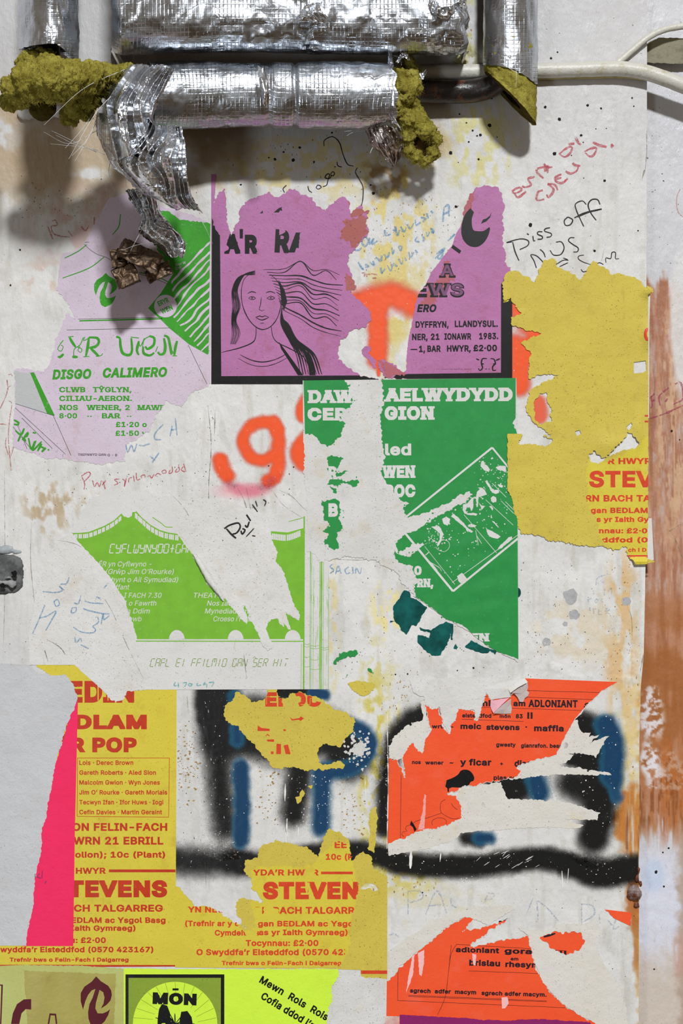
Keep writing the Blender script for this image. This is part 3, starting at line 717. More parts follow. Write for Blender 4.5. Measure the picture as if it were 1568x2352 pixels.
# ---------------------------------------------------------------- paper and inks
WHITE = (206, 205, 203)
M_W = paper('white_paper', WHITE, (190, 186, 178), .3, .7, (186, 168, 130), .25)
M_WR = paper('rough_white_paper', (204, 203, 200), (178, 174, 166), .5, .8, (190, 170, 120), .5, .0006)
M_GREY = paper('grey_paper', (178, 179, 180), (168, 168, 168), .15, .7)
M_BLACK = ink('black_ink', (24, 24, 25), .1, .38, .25, (70, 66, 66)); M_DK = ink('dark_ink', (40, 28, 36), .1, .5)
def sheet(name, label, cat, back, faces, mat, d, face_d=.06, holes=(), backmat=None, group=None, lift=None, amp=2.6, seed=1, fringe=3.0, anchor=None):
    """poster: a white torn paper core and the printed face on it"""
    ys = [p[1] for p in back]; xs = [p[0] for p in back]
    t = thing(name, label, cat, (min(xs) + max(xs)) / 2, min(max(ys), 2351), d, group)
    b = torn(back, amp, seed, 0, fringe=fringe)
    lay('paper_backing', [b], backmat or M_W, d, t, None, holes, lift=lift)
    fs = [torn(f, amp, seed) for f in faces] if faces else []
    if fs: lay('printed_face', fs, mat, d + face_d, t, None, holes, skirt=0, lift=lift)
    return t, fs

# ---- pale lilac poster with green print
M_LIL = paper('lilac_paper', (199, 184, 199), (186, 168, 182), .35, .6, (170, 134, 120), .45, .0005)
M_GR = ink('green_ink', (56, 150, 34), .08, .45, .25, (198, 184, 198)); M_THIN = ink('thin_green_ink', (70, 90, 66), .1)
tA, fA = sheet('poster', 'pale lilac poster with green print and zebra stripes left of the mauve poster', 'poster', LILAC, [LILAC], M_LIL, .5, seed=3, fringe=2)
dA = .62
def c4(p): return T(0, 380, 3.136, p)
def c5(p): return T(0, 700, 3.136, p)
G_POLY = [(355,485),(386,485),(411,504),(483,512,0),(479,816,0),(434,791,0),(389,754,0),(372,737,0),(340,708,0),(370,672,0),(398,628,0),(370,590),(350,540)]
ZEB = [(393,640),(482,546),(482,820),(434,791),(389,754),(362,722),(398,690)]
lay('green_print', [torn(G_POLY, 2, 9)], M_GR, dA, tA, fA, skirt=0)
zs = []
for i in range(19):
    o = -34 + i * 15.2; pts = []
    for k in range(12):
        u = k / 11 * 190; x = 362 + u * .70 + o * .62; y = 770 - u * .74 - 84 + o * .74
        w_ = 3.4 * vnoise(u, i * 31.0, 26, 6) + 2 * vnoise(u, i * 11.0, 11, 8); pts.append((x + w_ * .7, y + w_ * .7))
    zs += [q for q in ribs(pts, 4.6, 5, .35, .5, i)]
lay('zebra_stripes', zs, M_LIL, dA + .05, tA, [torn(ZEB, .4, 3)], skirt=0, step=0)
rings = []
for i, (cx_, cy_, rr) in enumerate(((452, 726, 10), (470, 700, 8), (440, 770, 7))):
    rings += ribs([(cx_ + rr * .6 * math.cos(a), cy_ + rr * 1.5 * math.sin(a)) for a in np.linspace(0, 6.2, 14)], 2.6, 4, 0, .2, i)
lay('emblem', [disc(380, 703, 26)], M_LIL, dA + .08, tA, fA, skirt=0)
for s_, x_, y_, w_, r_ in (('ERYR', 365, 704, 26, 24), ('WEN', 372, 722, 28, 24)): txt(s_, x_, y_, w_, 12, tA, M_GR, dA + .13, off=.05, rot=r_)
txt('Eryr W', 404, 612, 24, 6, tA, M_LIL, dA + .06, off=.02, rot=16); txt('Eryr', 404, 620, 14, 6, tA, M_LIL, dA + .06, off=.02, rot=16)
# logo of two curled leaves
LOGO = [(1048,297),(1100,350),(1180,400),(1212,450),(1220,500),(1205,560),(1160,610),(1100,648),(1128,595),(1140,530),(1125,470),(1085,445),(1070,500),(1045,590),(1040,650),(1065,700),(1120,702),(1170,680),(1200,655),(1180,720),(1140,790),(1110,817),(1040,850),(985,817),(965,760),(960,690),(975,600),(1010,530),(1040,435),(1000,450),(960,500),(930,570),(905,660),(880,570),(880,480),(920,410),(1000,355)]
def smooth(p, n=3): return spline([p[-1]] + list(p) + [p[0], p[1]], n)
def place(pts, sx, sy, x, y, ox, oy): return [(x + (p[0] - ox) * sx, y + (p[1] - oy) * sy) for p in pts]
lay('leaf_emblem', [place(LOGO, .158, .142, 216, 627, 880, 297)], M_GR, dA, tA, fA, skirt=0)
ln = []
for a, b, w in (((182, 737), (373, 732), 3.2), ((100, 560), (100, 561), 0)):
    if w: ln += ribs([a, b], w, 20, 0, 0)
for p in (c4([(465, 668), (560, 620), (625, 570)]), c4([(450, 812), (640, 740), (750, 660)]), c4([(810, 498), (855, 440), (868, 350)]), c4([(1000, 770), (1130, 800), (1230, 850)])):
    ln += ribs(p, 2.4, 5, .2, 0)
lay('rule', ln, M_GR, dA, tA, fA, skirt=0, step=0, )
ln = []
for a, b in (((179, 733), (367, 729)), ((153, 758), (392, 753)), ((432, 792), (475, 882)), ((35, 927), (124, 955)), ((32, 934), (150, 1043)), ((121, 952), (163, 1046)), ((40, 975), (62, 1031)),
             ((30, 980), (70, 1030)), ((50, 960), (120, 1030)), ((175, 558), (205, 556))): ln += ribs([a, b], 1.1, 20, 0, 0)
for p in (c4([(600, 560), (640, 600), (700, 640), (760, 660), (810, 690)]), c4([(1000, 780), (1150, 830), (1220, 860)])): ln += ribs(p, 1.1, 5, 0, 0)
lay('thin_rule', ln, M_THIN, dA + .02, tA, fA, skirt=0, step=0)
lay('green_bar', [[(69, 856), (78, 855), (126, 955), (108, 950)]], M_GR, dA, tA, fA, skirt=0)
lay('grey_patch', [torn([(34, 853), (69, 858, 0), (107, 949, 0), (35, 927, 2)], 2, 3)], M_GREY, dA, tA, skirt=0)
# uncial heading, drawn as pen strokes of two weights
hv = [[(500, 235), (520, 270), (545, 305)], [(640, 235), (632, 300), (618, 372)], [(640, 235), (700, 240), (712, 270), (690, 300), (640, 310)], [(650, 310), (690, 350), (712, 372)],
      [(835, 232), (862, 240), (868, 300), (885, 350), (930, 362), (950, 330), (945, 240)], [(1000, 262), (985, 330), (1000, 362)], [(1075, 225), (1110, 240), (1105, 290), (1060, 320), (1045, 300)],
      [(1030, 300), (1035, 350), (1080, 365), (1110, 345)], [(1180, 240), (1190, 300), (1180, 350), (1150, 358), (1135, 340)], [(1180, 222), (1210, 235), (1225, 300), (1235, 360)], [(1275, 260), (1262, 310), (1255, 365)],
      [(415, 372), (430, 378), (458, 355)], [(520, 375), (560, 376)]]
th = [[(490, 232), (530, 228)], [(600, 235), (575, 290), (535, 320), (530, 375)], [(575, 300), (560, 330), (580, 345), (590, 320), (560, 305)], [(610, 232), (600, 260), (640, 240)], [(600, 375), (640, 372)],
      [(690, 372), (730, 365), (740, 350)], [(1000, 240), (940, 232)], [(1000, 262), (1010, 300), (1040, 240)], [(1080, 225), (1040, 250), (1025, 300)], [(1120, 340), (1135, 300)], [(1255, 365), (1225, 300)], [(1240, 368), (1275, 368)], [(455, 255), (430, 290), (415, 320), (440, 335), (455, 300), (440, 290)]]
lay('lettering', [q for i, s in enumerate(hv) for q in ribs(c5(s), 6.5, 4, .35, .15, i)] + [q for i, s in enumerate(th) for q in ribs(c5(s), 2.0, 4, 0, .1, i)], M_GR, dA + .02, tA, fA, skirt=0, step=0)
for s, x, y, w, h, k in (('DISGO', 120, 872, 90, 23, dict(off=.065, shear=.18, rot=1.2)), ('CALIMERO', 236, 868, 148, 23, dict(off=.065, shear=.18, rot=.8)),
                         ('CLWB', 136, 901, 60, 12, {}), ('TŶGLYN,', 213, 901, 89, 12, {}), ('CILIAU-AERON.', 136, 921, 167, 12, {}), ('NOS', 136, 942, 43, 12, {}), ('WENER, 2', 198, 942, 100, 12, {}), ('MAWR', 315, 942, 66, 12, {}),
                         ('8·00', 136, 961, 41, 12, {}), ('··', 200, 961, 11, 10, {}), ('BAR', 234, 961, 43, 12, {}), ('··', 291, 961, 11, 10, {}), ('£1·20 o', 266, 981, 71, 12, {}), ('£1·50 v', 265, 1001, 72, 12, {})):
    kk = dict(off=.045, slab=True) if not k else k
    txt(s, x, y, w, h, tA, M_GR, dA, fA, font='inter', **kk)
txt('TREFNWYD GAN:', 179, 1047, 66, 5.5, tA, M_DK, dA, fA, off=.02); txt('G - B', 247, 1048, 22, 5.5, tA, M_DK, dA, fA, off=.02)
yr = [[(100, 830), (135, 850), (130, 865), (100, 860)], [(110, 905), (150, 935), (175, 890)], [(150, 935), (130, 985)], [(160, 975), (200, 920), (195, 945), (175, 955), (185, 985)], [(205, 960), (225, 1040), (255, 980), (235, 1050), (300, 985)], [(235, 920), (258, 925)],
      [(300, 1000), (270, 1055)], [(290, 1020), (330, 1040)], [(330, 1030), (300, 1060)], [(345, 1050), (352, 1040)]]
lay('brush_lettering', [q for i, s in enumerate(yr) for q in ribs(c5(s), 5, 4, .3, .2, i)], M_GR, dA + .04, tA, fA, skirt=0, step=0)

# ---- mauve poster, two pieces left on the wall
M_PUR = paper('mauve_paper', (172, 108, 156), (154, 98, 138), .35, .55, (150, 78, 84), .55, .0005, blotch=.5)
M_PURB = paper('mauve_worn_paper', (170, 108, 128), (158, 84, 92), .5, .7)
tB, fB = sheet('poster', 'mauve poster piece with a black border and a line-drawn woman with flowing hair', 'poster', PURPLE_L, [PURPLE_L], M_PUR, .75, seed=5, fringe=1.2, backmat=M_PURB, group=None)
dB = .87
lay('black_border', [torn([(485, 503, 3), (497, 530), (505, 540, 0), (508, 864, 0), (881, 862, 0), (881, 884, 0), (485, 884, 0)], 2, 3)], M_BLACK, dB, tB, fB, skirt=0)
lay('worn_patch', [torn([(790, 505), (822, 492), (850, 500), (838, 545), (812, 565), (780, 545)], 5, 31), torn([(795, 625), (815, 640), (818, 665), (796, 668), (790, 645)], 3, 32),
                   torn([(800, 462), (806, 500), (812, 500), (848, 484), (832, 480), (818, 478)], 2, 33)], paper('mauve_rubbed', (164, 96, 92), (150, 74, 62), .6, .7), dB - .02, tB, fB, skirt=0)
hol = [torn([(505, 540), (524, 572), (513, 578), (522, 590), (500, 592)], 2, 4), torn([(688, 535, 0), (720, 535), (720, 600), (684, 600)], 1, 5), torn([(645, 520), (656, 522), (652, 534), (640, 540)], 2, 6)]
txt("A", 513, 583, 40, 46, tB, M_BLACK, dB + .02, fB, hol, off=.085, font='inter'); txt("'", 550, 570, 8, 44, tB, M_BLACK, dB + .02, fB, off=.09)
txt('R', 562, 583, 31, 44, tB, M_BLACK, dB + .02, fB, off=.085); txt('R', 630, 580, 36, 54, tB, M_BLACK, dB + .02, fB, hol, off=.08, rot=-3); txt('A', 662, 580, 46, 46, tB, M_BLACK, dB + .02, fB, hol, off=.085)
lay('ink_fragment', [[(628, 488), (640, 478), (648, 475), (640, 488)], [(642, 480), (646, 476), (648, 484), (645, 484)], [(596, 490), (603, 484), (604, 490)]], M_BLACK, dB, tB, skirt=0)
# line drawing: plain portrait with hair blown to the right
def c6(p): return T(490, 560, 4.9, p)
art = [([(420, 330), (345, 400), (315, 520), (325, 680), (385, 830), (470, 930), (560, 965), (650, 925), (720, 830), (760, 690), (765, 540), (720, 420), (640, 345)], 2.2),   # face
       ([(385, 560), (430, 538), (480, 552)], 2.4), ([(590, 552), (640, 536), (695, 556)], 2.4),
       ([(395, 612), (430, 592), (475, 612), (435, 628), (395, 612)], 1.8), ([(600, 612), (645, 590), (690, 610), (645, 628), (600, 612)], 1.8),
       ([(540, 600), (528, 690), (515, 740), (545, 756), (575, 742)], 1.8), ([(475, 828), (520, 812), (548, 822), (580, 810), (625, 828)], 2.2), ([(478, 830), (545, 858), (622, 830)], 2.6), ([(525, 892), (570, 892)], 1.6),
       ([(480, 940), (476, 1040), (440, 1110), (300, 1170), (120, 1215), (90, 1225)], 2.2), ([(650, 930), (668, 1040), (720, 1110), (860, 1180), (1010, 1270), (1080, 1400), (1100, 1480)], 2.2),
       ([(300, 1250), (430, 1310), (560, 1330), (700, 1300), (820, 1240)], 2.2), ([(280, 1290), (420, 1360), (570, 1380), (720, 1340), (850, 1270)], 1.6)]
for i in range(7):                                  # hair left of the parting
    f = i / 6; art.append(([(470, 300 + 8 * i), (350 - 60 * f, 350 + 20 * f), (270 - 60 * f, 520), (300 - 85 * f, 700), (255 - 50 * f, 860), (300 - 90 * f, 1010), (250 - 60 * f, 1130)], 1.6 + .9 * (i % 2)))
for i in range(13):                                 # hair blown to the right
    f = i / 12; y0 = 290 + 620 * f; n_ = vnoise(i, 3, 1, 2)
    art.append(([(560 + 190 * f ** .6, 290 + 380 * f), (800, 280 + 470 * f), (980, 200 + 60 * n_ + 620 * f), (1120, 300 + 640 * f), (1270, 290 + 50 * n_ + 690 * f), (1420 + 40 * n_, 350 + 690 * f)], 1.8 + 1.5 * ((i * 7) % 3) / 2))
for i in range(9):                                  # locks down the shoulder
    f = i / 8; art.append(([(770, 700 + 20 * i), (760 + 80 * f, 900), (850 + 90 * f, 1080), (930 + 200 * f, 1240), (980 + 240 * f, 1470)], 2.4 + 2.0 * ((i * 5) % 3) / 2))
q_ = []
for i, (s, w) in enumerate(art): q_ += ribs(c6(s), w, 4, .5, .25, i)
q_ += [disc(490 + 434 / 4.9, 560 + 610 / 4.9, 1.9, 12), disc(490 + 645 / 4.9, 560 + 609 / 4.9, 1.9, 12)]
lay('line_drawing', q_, M_BLACK, dB + .04, tB, [rect(508, 560, 830, 864)], skirt=0, step=0)
lay('thick_lock', [c6(p) for p in ([(730, 400), (800, 520), (830, 650), (790, 760), (765, 640), (750, 520)], [(840, 1240), (920, 1350), (1010, 1480), (950, 1480), (880, 1370), (760, 1180), (735, 1100)], [(975, 1150), (1080, 1240), (1140, 1400), (1150, 1480), (1080, 1480), (1060, 1340)])],
    M_BLACK, dB + .02, tB, fB, skirt=0)
tC, fC = sheet('poster', 'mauve poster piece with black lettering LLANDYSUL and 1983, left of the torn yellow poster', 'poster', PURPLE_R, [PURPLE_R], M_PUR, .75, seed=6, fringe=1.2, backmat=M_PURB)
lay('black_border', [torn([(1150, 652, 1), (1158, 644, 1), (1178, 625, 0), (1178, 869, 0), (880, 871, 0), (884, 866, 4), (934, 859, 0), (1150, 856, 0)], 1, 8)], M_BLACK, dB, tC, fC, skirt=0)
lay('worn_patch', [torn([(868, 828), (905, 842), (932, 856), (930, 866), (886, 866)], 3, 15), torn([(1040, 480), (1062, 470), (1078, 440), (1092, 436), (1080, 480), (1060, 520)], 3, 16), torn([(965, 690), (1000, 640), (1030, 600), (1040, 640), (1000, 700)], 7, 17)],
    paper('mauve_browned', (170, 96, 106), (160, 88, 82), .5, .7), dB - .02, tC, fC, skirt=0)
lay('crescent_emblem', [smooth([(1092,468),(1080,478),(1068,492),(1061,512),(1059,535),(1065,553),(1078,565),(1096,567),(1112,556),(1122,538),(1124,522),(1111,530),(1097,531),(1086,527),(1083,505),(1088,487)]),
    [(1129,486),(1124,496),(1116,502),(1109,504),(1104,514),(1116,509),(1125,500)], [(1040,562),(1059,576),(1055,583),(1036,569)]], M_BLACK, dB, tC, skirt=0)
wf = paper('shaded_letter_fill', (120, 78, 112), (70, 50, 66), .8, .6)
txt('A', 1008, 638, 38, 33, tC, M_BLACK, dB, fC, off=.07, slab=True); txt('A', 1012, 634, 29, 26, tC, wf, dB + .04, fC, off=.03)
txt('EWS', 952, 683, 114, 33, tC, M_BLACK, dB, fC, off=.07, slab=True); txt('WS', 987, 679, 76, 27, tC, wf, dB + .04, fC, off=.03)
txt('ERO', 957, 717, 45, 18, tC, M_BLACK, dB, fC, off=.06, shear=.2)
for s, x, y, w in (('DYFFRYN,', 954, 753, 76), ('LLANDYSUL.', 1044, 751.5, 99), ('NER,', 946, 781.5, 36), ('21', 989, 781, 20), ('IONAWR', 1020, 780.5, 62), ('1983.', 1100, 779.5, 44), ('—', 943, 808, 15), ('1,', 962, 809, 14), ('BAR', 981, 808.5, 31), ('HWYR,', 1026, 808, 55), ('£2·00', 1087, 807, 54)):
    txt(s, x, y, w, 15 if s != '—' else 12, tC, M_BLACK, dB, fC, off=.055, rot=.3)
lay('scroll_ornament', [q for i, s in enumerate(([(1118, 824), (1108, 824), (1105, 834), (1108, 845), (1102, 851), (1098, 846)], [(1104, 836), (1111, 836)], [(1100, 827), (1093, 824)], [(1126, 824), (1134, 825), (1137, 835), (1131, 842), (1132, 851), (1139, 850)], [(1132, 836), (1139, 836)], [(1138, 828), (1148, 824)])) for q in ribs(s, 3.4, 3, .4, .1, i)],
    M_BLACK, dB, tC, fC, skirt=0, step=0)
txt('M. G.', 1114, 849, 12, 3, tC, M_DK, dB, off=.02); txt('A. E. James a’i Fab, Argraffwyr, Aberteifi', 1002, 849, 80, 2.4, tC, M_DK, dB, off=.0)
lay('paper_scrap', [torn([(838, 795), (850, 793), (853, 806), (846, 812), (862, 826), (862, 846), (856, 842), (848, 826), (834, 815), (830, 804)], 2, 22)], M_PUR, .5)
setp(bpy.data.objects['paper_scrap'], 'small mauve paper scrap over the orange sprayed letter', 'paper')

# ---- white poster with a light green printed tent
TENT_BASE = [(165,1224),(120,1262),(85,1350),(66,1460),(68,1527,0),(172,1527,1),(210,1562,1),(243,1592),(265,1613),(283,1606),(290,1588),(340,1584,0),(756,1583,0),(754,1180,0),(716,1100),(697,1108),(690,1135),(600,1215),(500,1190),(420,1150),(320,1130),(250,1120),(200,1150)]
M_LG = ink('light_green_ink', (116, 176, 48), .06, .5, .12)
tD, _ = sheet('poster', 'white poster printed with a light green circus tent, left of the dark green poster', 'poster', TENT_BASE, None, None, .55, seed=8, fringe=2)
fD = [torn(TENT_BASE, 2.6, 8)]; dD = .62
TG1 = [(165,1224,0),(180,1224,0),(203,1222,0),(239,1208,0),(262,1195,0),(279,1179,1),(283,1184),(292,1189),(300,1186),(306,1176),(313,1174,0),(325,1188,0),(345,1205,0),(366,1217,0),(386,1223,0),(406,1226,1),(417,1241,1),(443,1276,1),(462,1311,1),(478,1343,1),(506,1375,1.5),(518,1376),(545,1410),(559,1428),(566,1434),
       (568,1419),(558,1396),(562,1391),(571,1410),(584,1435),(588,1448),(596,1459),(602,1468,0),(315,1468,1),(296,1407,1),(283,1372,1),(251,1324,1),(219,1286,1),(188,1254,1)]
TG2 = [(622,1220,0),(660,1223,0),(697,1213,0),(697,1468,0),(619,1468,1),(610,1444,1),(614,1430),(620,1428),(625,1421),(624,1411),(629,1419),(636,1421),(643,1434),(652,1441),(646,1425),(655,1435),(662,1448),(670,1448),(662,1426),(657,1408,1),(671,1417,1),
       (686,1425,1),(688,1414,1),(680,1403,1),(671,1378,1),(661,1350,1),(657,1335,1),(652,1316),(632,1291),(629,1276),(637,1269),(632,1262),(624,1241)]
TG1t, TG2t = torn(TG1, 1.6, 12), torn(TG2, 1.3, 13)
lay('tent_print', [TG1t, TG2t], M_LG, dD, tD, None, skirt=0)
fr = []
def valance(pts, n, hgt=11):
    c = spline(pts, 2); k = len(c)
    for i in range(n):
        x, y = c[int((i + .5) * (k - 1) / n)]; x2 = x + (c[-1][0] - c[0][0]) / n * .30
        fr.append([(x - 1.7, y + 3), (x + 1.7, y + 3), (x + 1.7, y + 3 + hgt), (x - 1.7, y + 3 + hgt)])
valance([(170, 1224), (203, 1222), (239, 1208), (262, 1195), (280, 1180)], 24, 10); valance([(310, 1174), (325, 1188), (345, 1205), (366, 1217), (386, 1223), (412, 1227)], 24, 12); valance([(624, 1222), (660, 1225), (692, 1214)], 16, 14)
lay('valance', fr, M_W, dD + .06, tD, [TG1t, TG2t], skirt=0, step=0)
wsh = []
for cx_ in (406, 541, 672): wsh.append(disc(cx_, 1469, 18, 20, math.pi, 2 * math.pi, ry=22))
lay('arch', wsh, M_W, dD + .06, tD, [TG1t, TG2t, rect(660, 1440, 697, 1470)], skirt=0)
gl = []
gl += ribs([(312, 1472.5), (600, 1473), (697, 1473)], 2.4, 30, 0, 0)
for cx_ in (406, 541, 672):
    gl += ribs([(cx_ + 16.5 * math.cos(a), 1469 + 20 * math.sin(a)) for a in np.linspace(math.pi, 2 * math.pi, 10)], .9, 4, 0, 0)
gl += ribs([(403, 1452), (403, 1468)], .8, 9, 0, 0) + ribs([(409, 1450), (408, 1468)], .8, 9, 0, 0) + ribs([(544, 1450), (537, 1492)], .6, 9, 0, 0)
gl += ribs([(350, 1188), (372, 1203), (380, 1210), (396, 1211)], 1.8, 4, 0, 0) + ribs([(663, 1198), (697, 1189)], 1.8, 6, .3, .3)
for x0_, x1_, wd in ((698.5, 697, 3.2), (692, 691, 1.0)): gl += ribs([(x0_, 1186 if wd > 2 else 1478), (x1_, 1583)], wd, 40, 0, 0)
for xx, y0_, wd in ((713, 1250, 1.6), (716, 1255, .8), (735, 1275, 1.6), (738, 1275, 2.6), (743, 1278, 1.0), (755, 1278, .9), (720, 1300, .7), (740, 1275, .7)):
    gl += ribs([(xx, y0_), (xx - 1.5, 1583)], wd, 30, 0, .4, int(xx))
for x0_, x1_, ya in ((697, 712, 1478), (697, 712, 1484), (712, 734, 1482), (712, 734, 1488), (735, 755, 1486), (735, 755, 1491), (697, 711, 1508), (697, 711, 1530), (712, 733, 1514), (712, 733, 1536)):
    gl += ribs([(x0_, ya), ((x0_ + x1_) / 2, ya + 2.5), (x1_, ya)], .9, 4, 0, 0)
for i in range(26):
    xx = rnd.uniform(714, 753); yy = rnd.uniform(1280, 1560); gl += ribs([(xx, yy), (xx + rnd.uniform(-1.5, 1.5), yy + rnd.uniform(8, 30))], .8, 9, .5, .4, i)
gl += ribs([(68.5, 1498), (68.5, 1527)], 2, 10, 0, 0)
lay('column_lines', gl, M_LG, dD + .02, tD, fD, skirt=0, step=0)
lay('printed_heading', segtext('CYFLWYNYDD+GAR', 251, 1270, 193, 20, 2.2), M_W, dD + .06, tD, [TG1t], skirt=0, step=0)
M_LG2 = ink('olive_green_ink', (122, 150, 66), .1)
lay('digital_lettering', segtext('CAFL EI FFILMIO GAN SER HI?', 344, 1531, 318, 18, 1.5, .25) + ribs([(581, 1512), (584, 1508), (588, 1512)], 1.2, 3, 0, 0), M_LG2, dD, tD, fD, skirt=0, step=0)
for s, x, y, w in (('ÊR yn Cyflwyno -', 226, 1301, 122), ('(Grŵp Jim O’Rourke)', 243, 1318.5, 156), ('hynt o Ail Symudiad)', 255, 1337, 154), ('ffant', 266, 1354, 31), ('I FACH 7.30', 284, 1373, 87), ('7 o Fawrth', 282, 1391, 77), ('m Ddim', 286, 1409, 58), ('ewb', 296, 1427, 29),
                   ('THEATR', 445, 1373, 66), ('Nos Iau', 475, 1391, 58), ('Mynediad am', 470, 1409, 100), ('Croeso i’r ba', 490, 1427, 84)):
    txt(s, x, y, w, 11.5, tD, M_W, dD + .06, [TG1t], off=.004, shear=.22)

# ---- dark green poster, stripped down the middle
M_DG = ink('dark_green_ink', (38, 138, 66), .06, .45, .06)
tE, _ = sheet('poster', 'dark green poster with white slab lettering, middle ripped away to white', 'poster', GREEN_BASE, None, None, .95, seed=9, backmat=M_WR, fringe=2)
GM = [(879,872,0),(1184,868,0),(1184,960,1),(1176,973),(1184,985,0),(1187,996,0),(1190,1514,1),(1138,1495,1.2),(1093,1464,1.2),(1062,1436,1.2),(1024,1422,1.2),(980,1388,1.2),(952,1371),(955,1342),(965,1336),(955,1324),(945,1304),(919,1291),(908,1279),(905,1262),(915,1272),(935,1279),
      (962,1262),(988,1246),(960,1247),(935,1256),(912,1270),(908,1250),(930,1228),(945,1222),(965,1212),(995,1193),(1030,1172),(1071,1150),(1085,1135),(1075,1130),(1040,1146),(995,1172),(960,1184),(935,1187),(922,1168),(940,1156),(925,1152),(919,1149),(896,1119),(877,1092),(881,1046),(876,969),(881,926),(878,900)]
GP = [[(697,874,0),(789,873),(805,882),(798,890),(811,921),(805,937),(786,945),(779,968),(794,972),(783,988),(783,1000),(754,1023),(735,1016),(722,1000),(700,996,0)],
      [(757,1048),(775,1050),(787,1051),(783,1060),(770,1075),(768,1085),(798,1082),(768,1098),(790,1104),(824,1105),(818,1117),(790,1112),(751,1113),(757,1102),(752,1078)],
      [(741,1150),(770,1144),(778,1160),(786,1172),(778,1190),(784,1210),(772,1235),(776,1259),(767,1265),(741,1243),(754,1227),(742,1222),(760,1208),(745,1190)],
      [(765,1522),(780,1500),(818,1494),(818,1504),(788,1512),(770,1526)], [(785,1556),(800,1547),(795,1554)], [(756,1120),(768,1122),(774,1134),(762,1132)], [(845,1534),(852,1538),(858,1546),(850,1543)]]
fE = [torn(GM, 3, 14)] + [torn(p, 3.2, 15 + i) for i, p in enumerate(GP)]
dE = 1.02
lay('printed_face', fE, M_DG, dE, tE, None, skirt=0)
for i in range(3):
    pass
flk = []
for i in range(70):                                 # flakes of green left along the stripped edges
    e = fE[0] if i % 2 else fE[1 + i % 3]; p = e[rnd.randrange(len(e))]
    if p[0] > 1100 or p[1] < 880: continue
    flk.append(blob(p[0] + rnd.uniform(-9, 9), p[1] + rnd.uniform(-9, 9), rnd.uniform(.7, 2.3), i, 7, .5))
lay('ink_flakes', flk, M_DG, dE + .01, tE, skirt=0, step=0)['kind'] = 'stuff'
for s, x, y, w, h, k in (('DAWNS', 706, 926, 166, 30, 1), ('AELWYDYDD', 881, 922.5, 296, 31, 1), ('CERED', 706, 966, 152, 29, 1), ('GION', 883, 964.5, 115, 31, 1), ('CERED', 706, 966, 1, 1, 0), ('led', 884, 1046, 60, 27, 2), ('WEN', 876, 1098, 78, 29, 1), ('ROC', 882, 1142, 72, 29, 1),
                         ('R', 752, 1101, 24, 30, 1), ('B', 754, 1187, 22, 31, 1), ('O', 758, 1048, 24, 26, 1), ('50', 932, 1321, 36, 21, 1), ('RN,', 957, 1349, 38, 20, 1), ('EN', 1080, 1473.5, 44, 19, 1)):
    if not k: continue
    txt(s, x, y, w, h, tE, M_W, dE + .06, fE, off=.075 if k == 1 else .05, slab=(k == 1), font='inter', shear=0, rot=.25)
DX = [(1130, 1026), (935, 1187), (930, 1222), (1040, 1360), (1189, 1238), (1192, 1100)]
dl = ribs([(930, 1189), (1130, 1028)], 4.4, 30, 0, .05) + ribs([(1130, 1028), (1192, 1104)], 4, 30, 0, .05) + ribs([(928, 1222), (1040, 1358)], 5, 30, 0, .05) + ribs([(1040, 1358), (1190, 1236)], 4.6, 30, 0, .05)
dl += ribs([(1038, 1338), (1190, 1228)], 1.2, 30) + ribs([(975, 1255), (1044, 1342)], 1.0, 30) + ribs([(985, 1268), (977, 1275)], 2) + ribs([(1065, 1182), (1140, 1270)], 1.1) + ribs([(1092, 1218), (1098, 1252)], 1.1) + ribs([(1115, 1148), (1178, 1206)], 1.1) + ribs([(1130, 1110), (1162, 1142)], 1.2)
for i, p in enumerate(([(986, 1290), (1010, 1305), (1014, 1312)], [(990, 1292), (1004, 1310)], [(1150, 1150), (1180, 1180)], [(1160, 1152), (1186, 1178)], [(1094, 1230), (1106, 1249)])): dl += ribs(p, 1.3, 6, .3, .4, i)
dl += ribs([(1018, 1239), (1030, 1245), (1031, 1258), (1020, 1267), (1005, 1262), (1000, 1256)], 1.0)
lay('picture_frame_lines', [q for q in dl], M_W, dE + .06, tE, fE, skirt=0, step=0)
def g5(p): return T(900, 1000, 5.227, p)
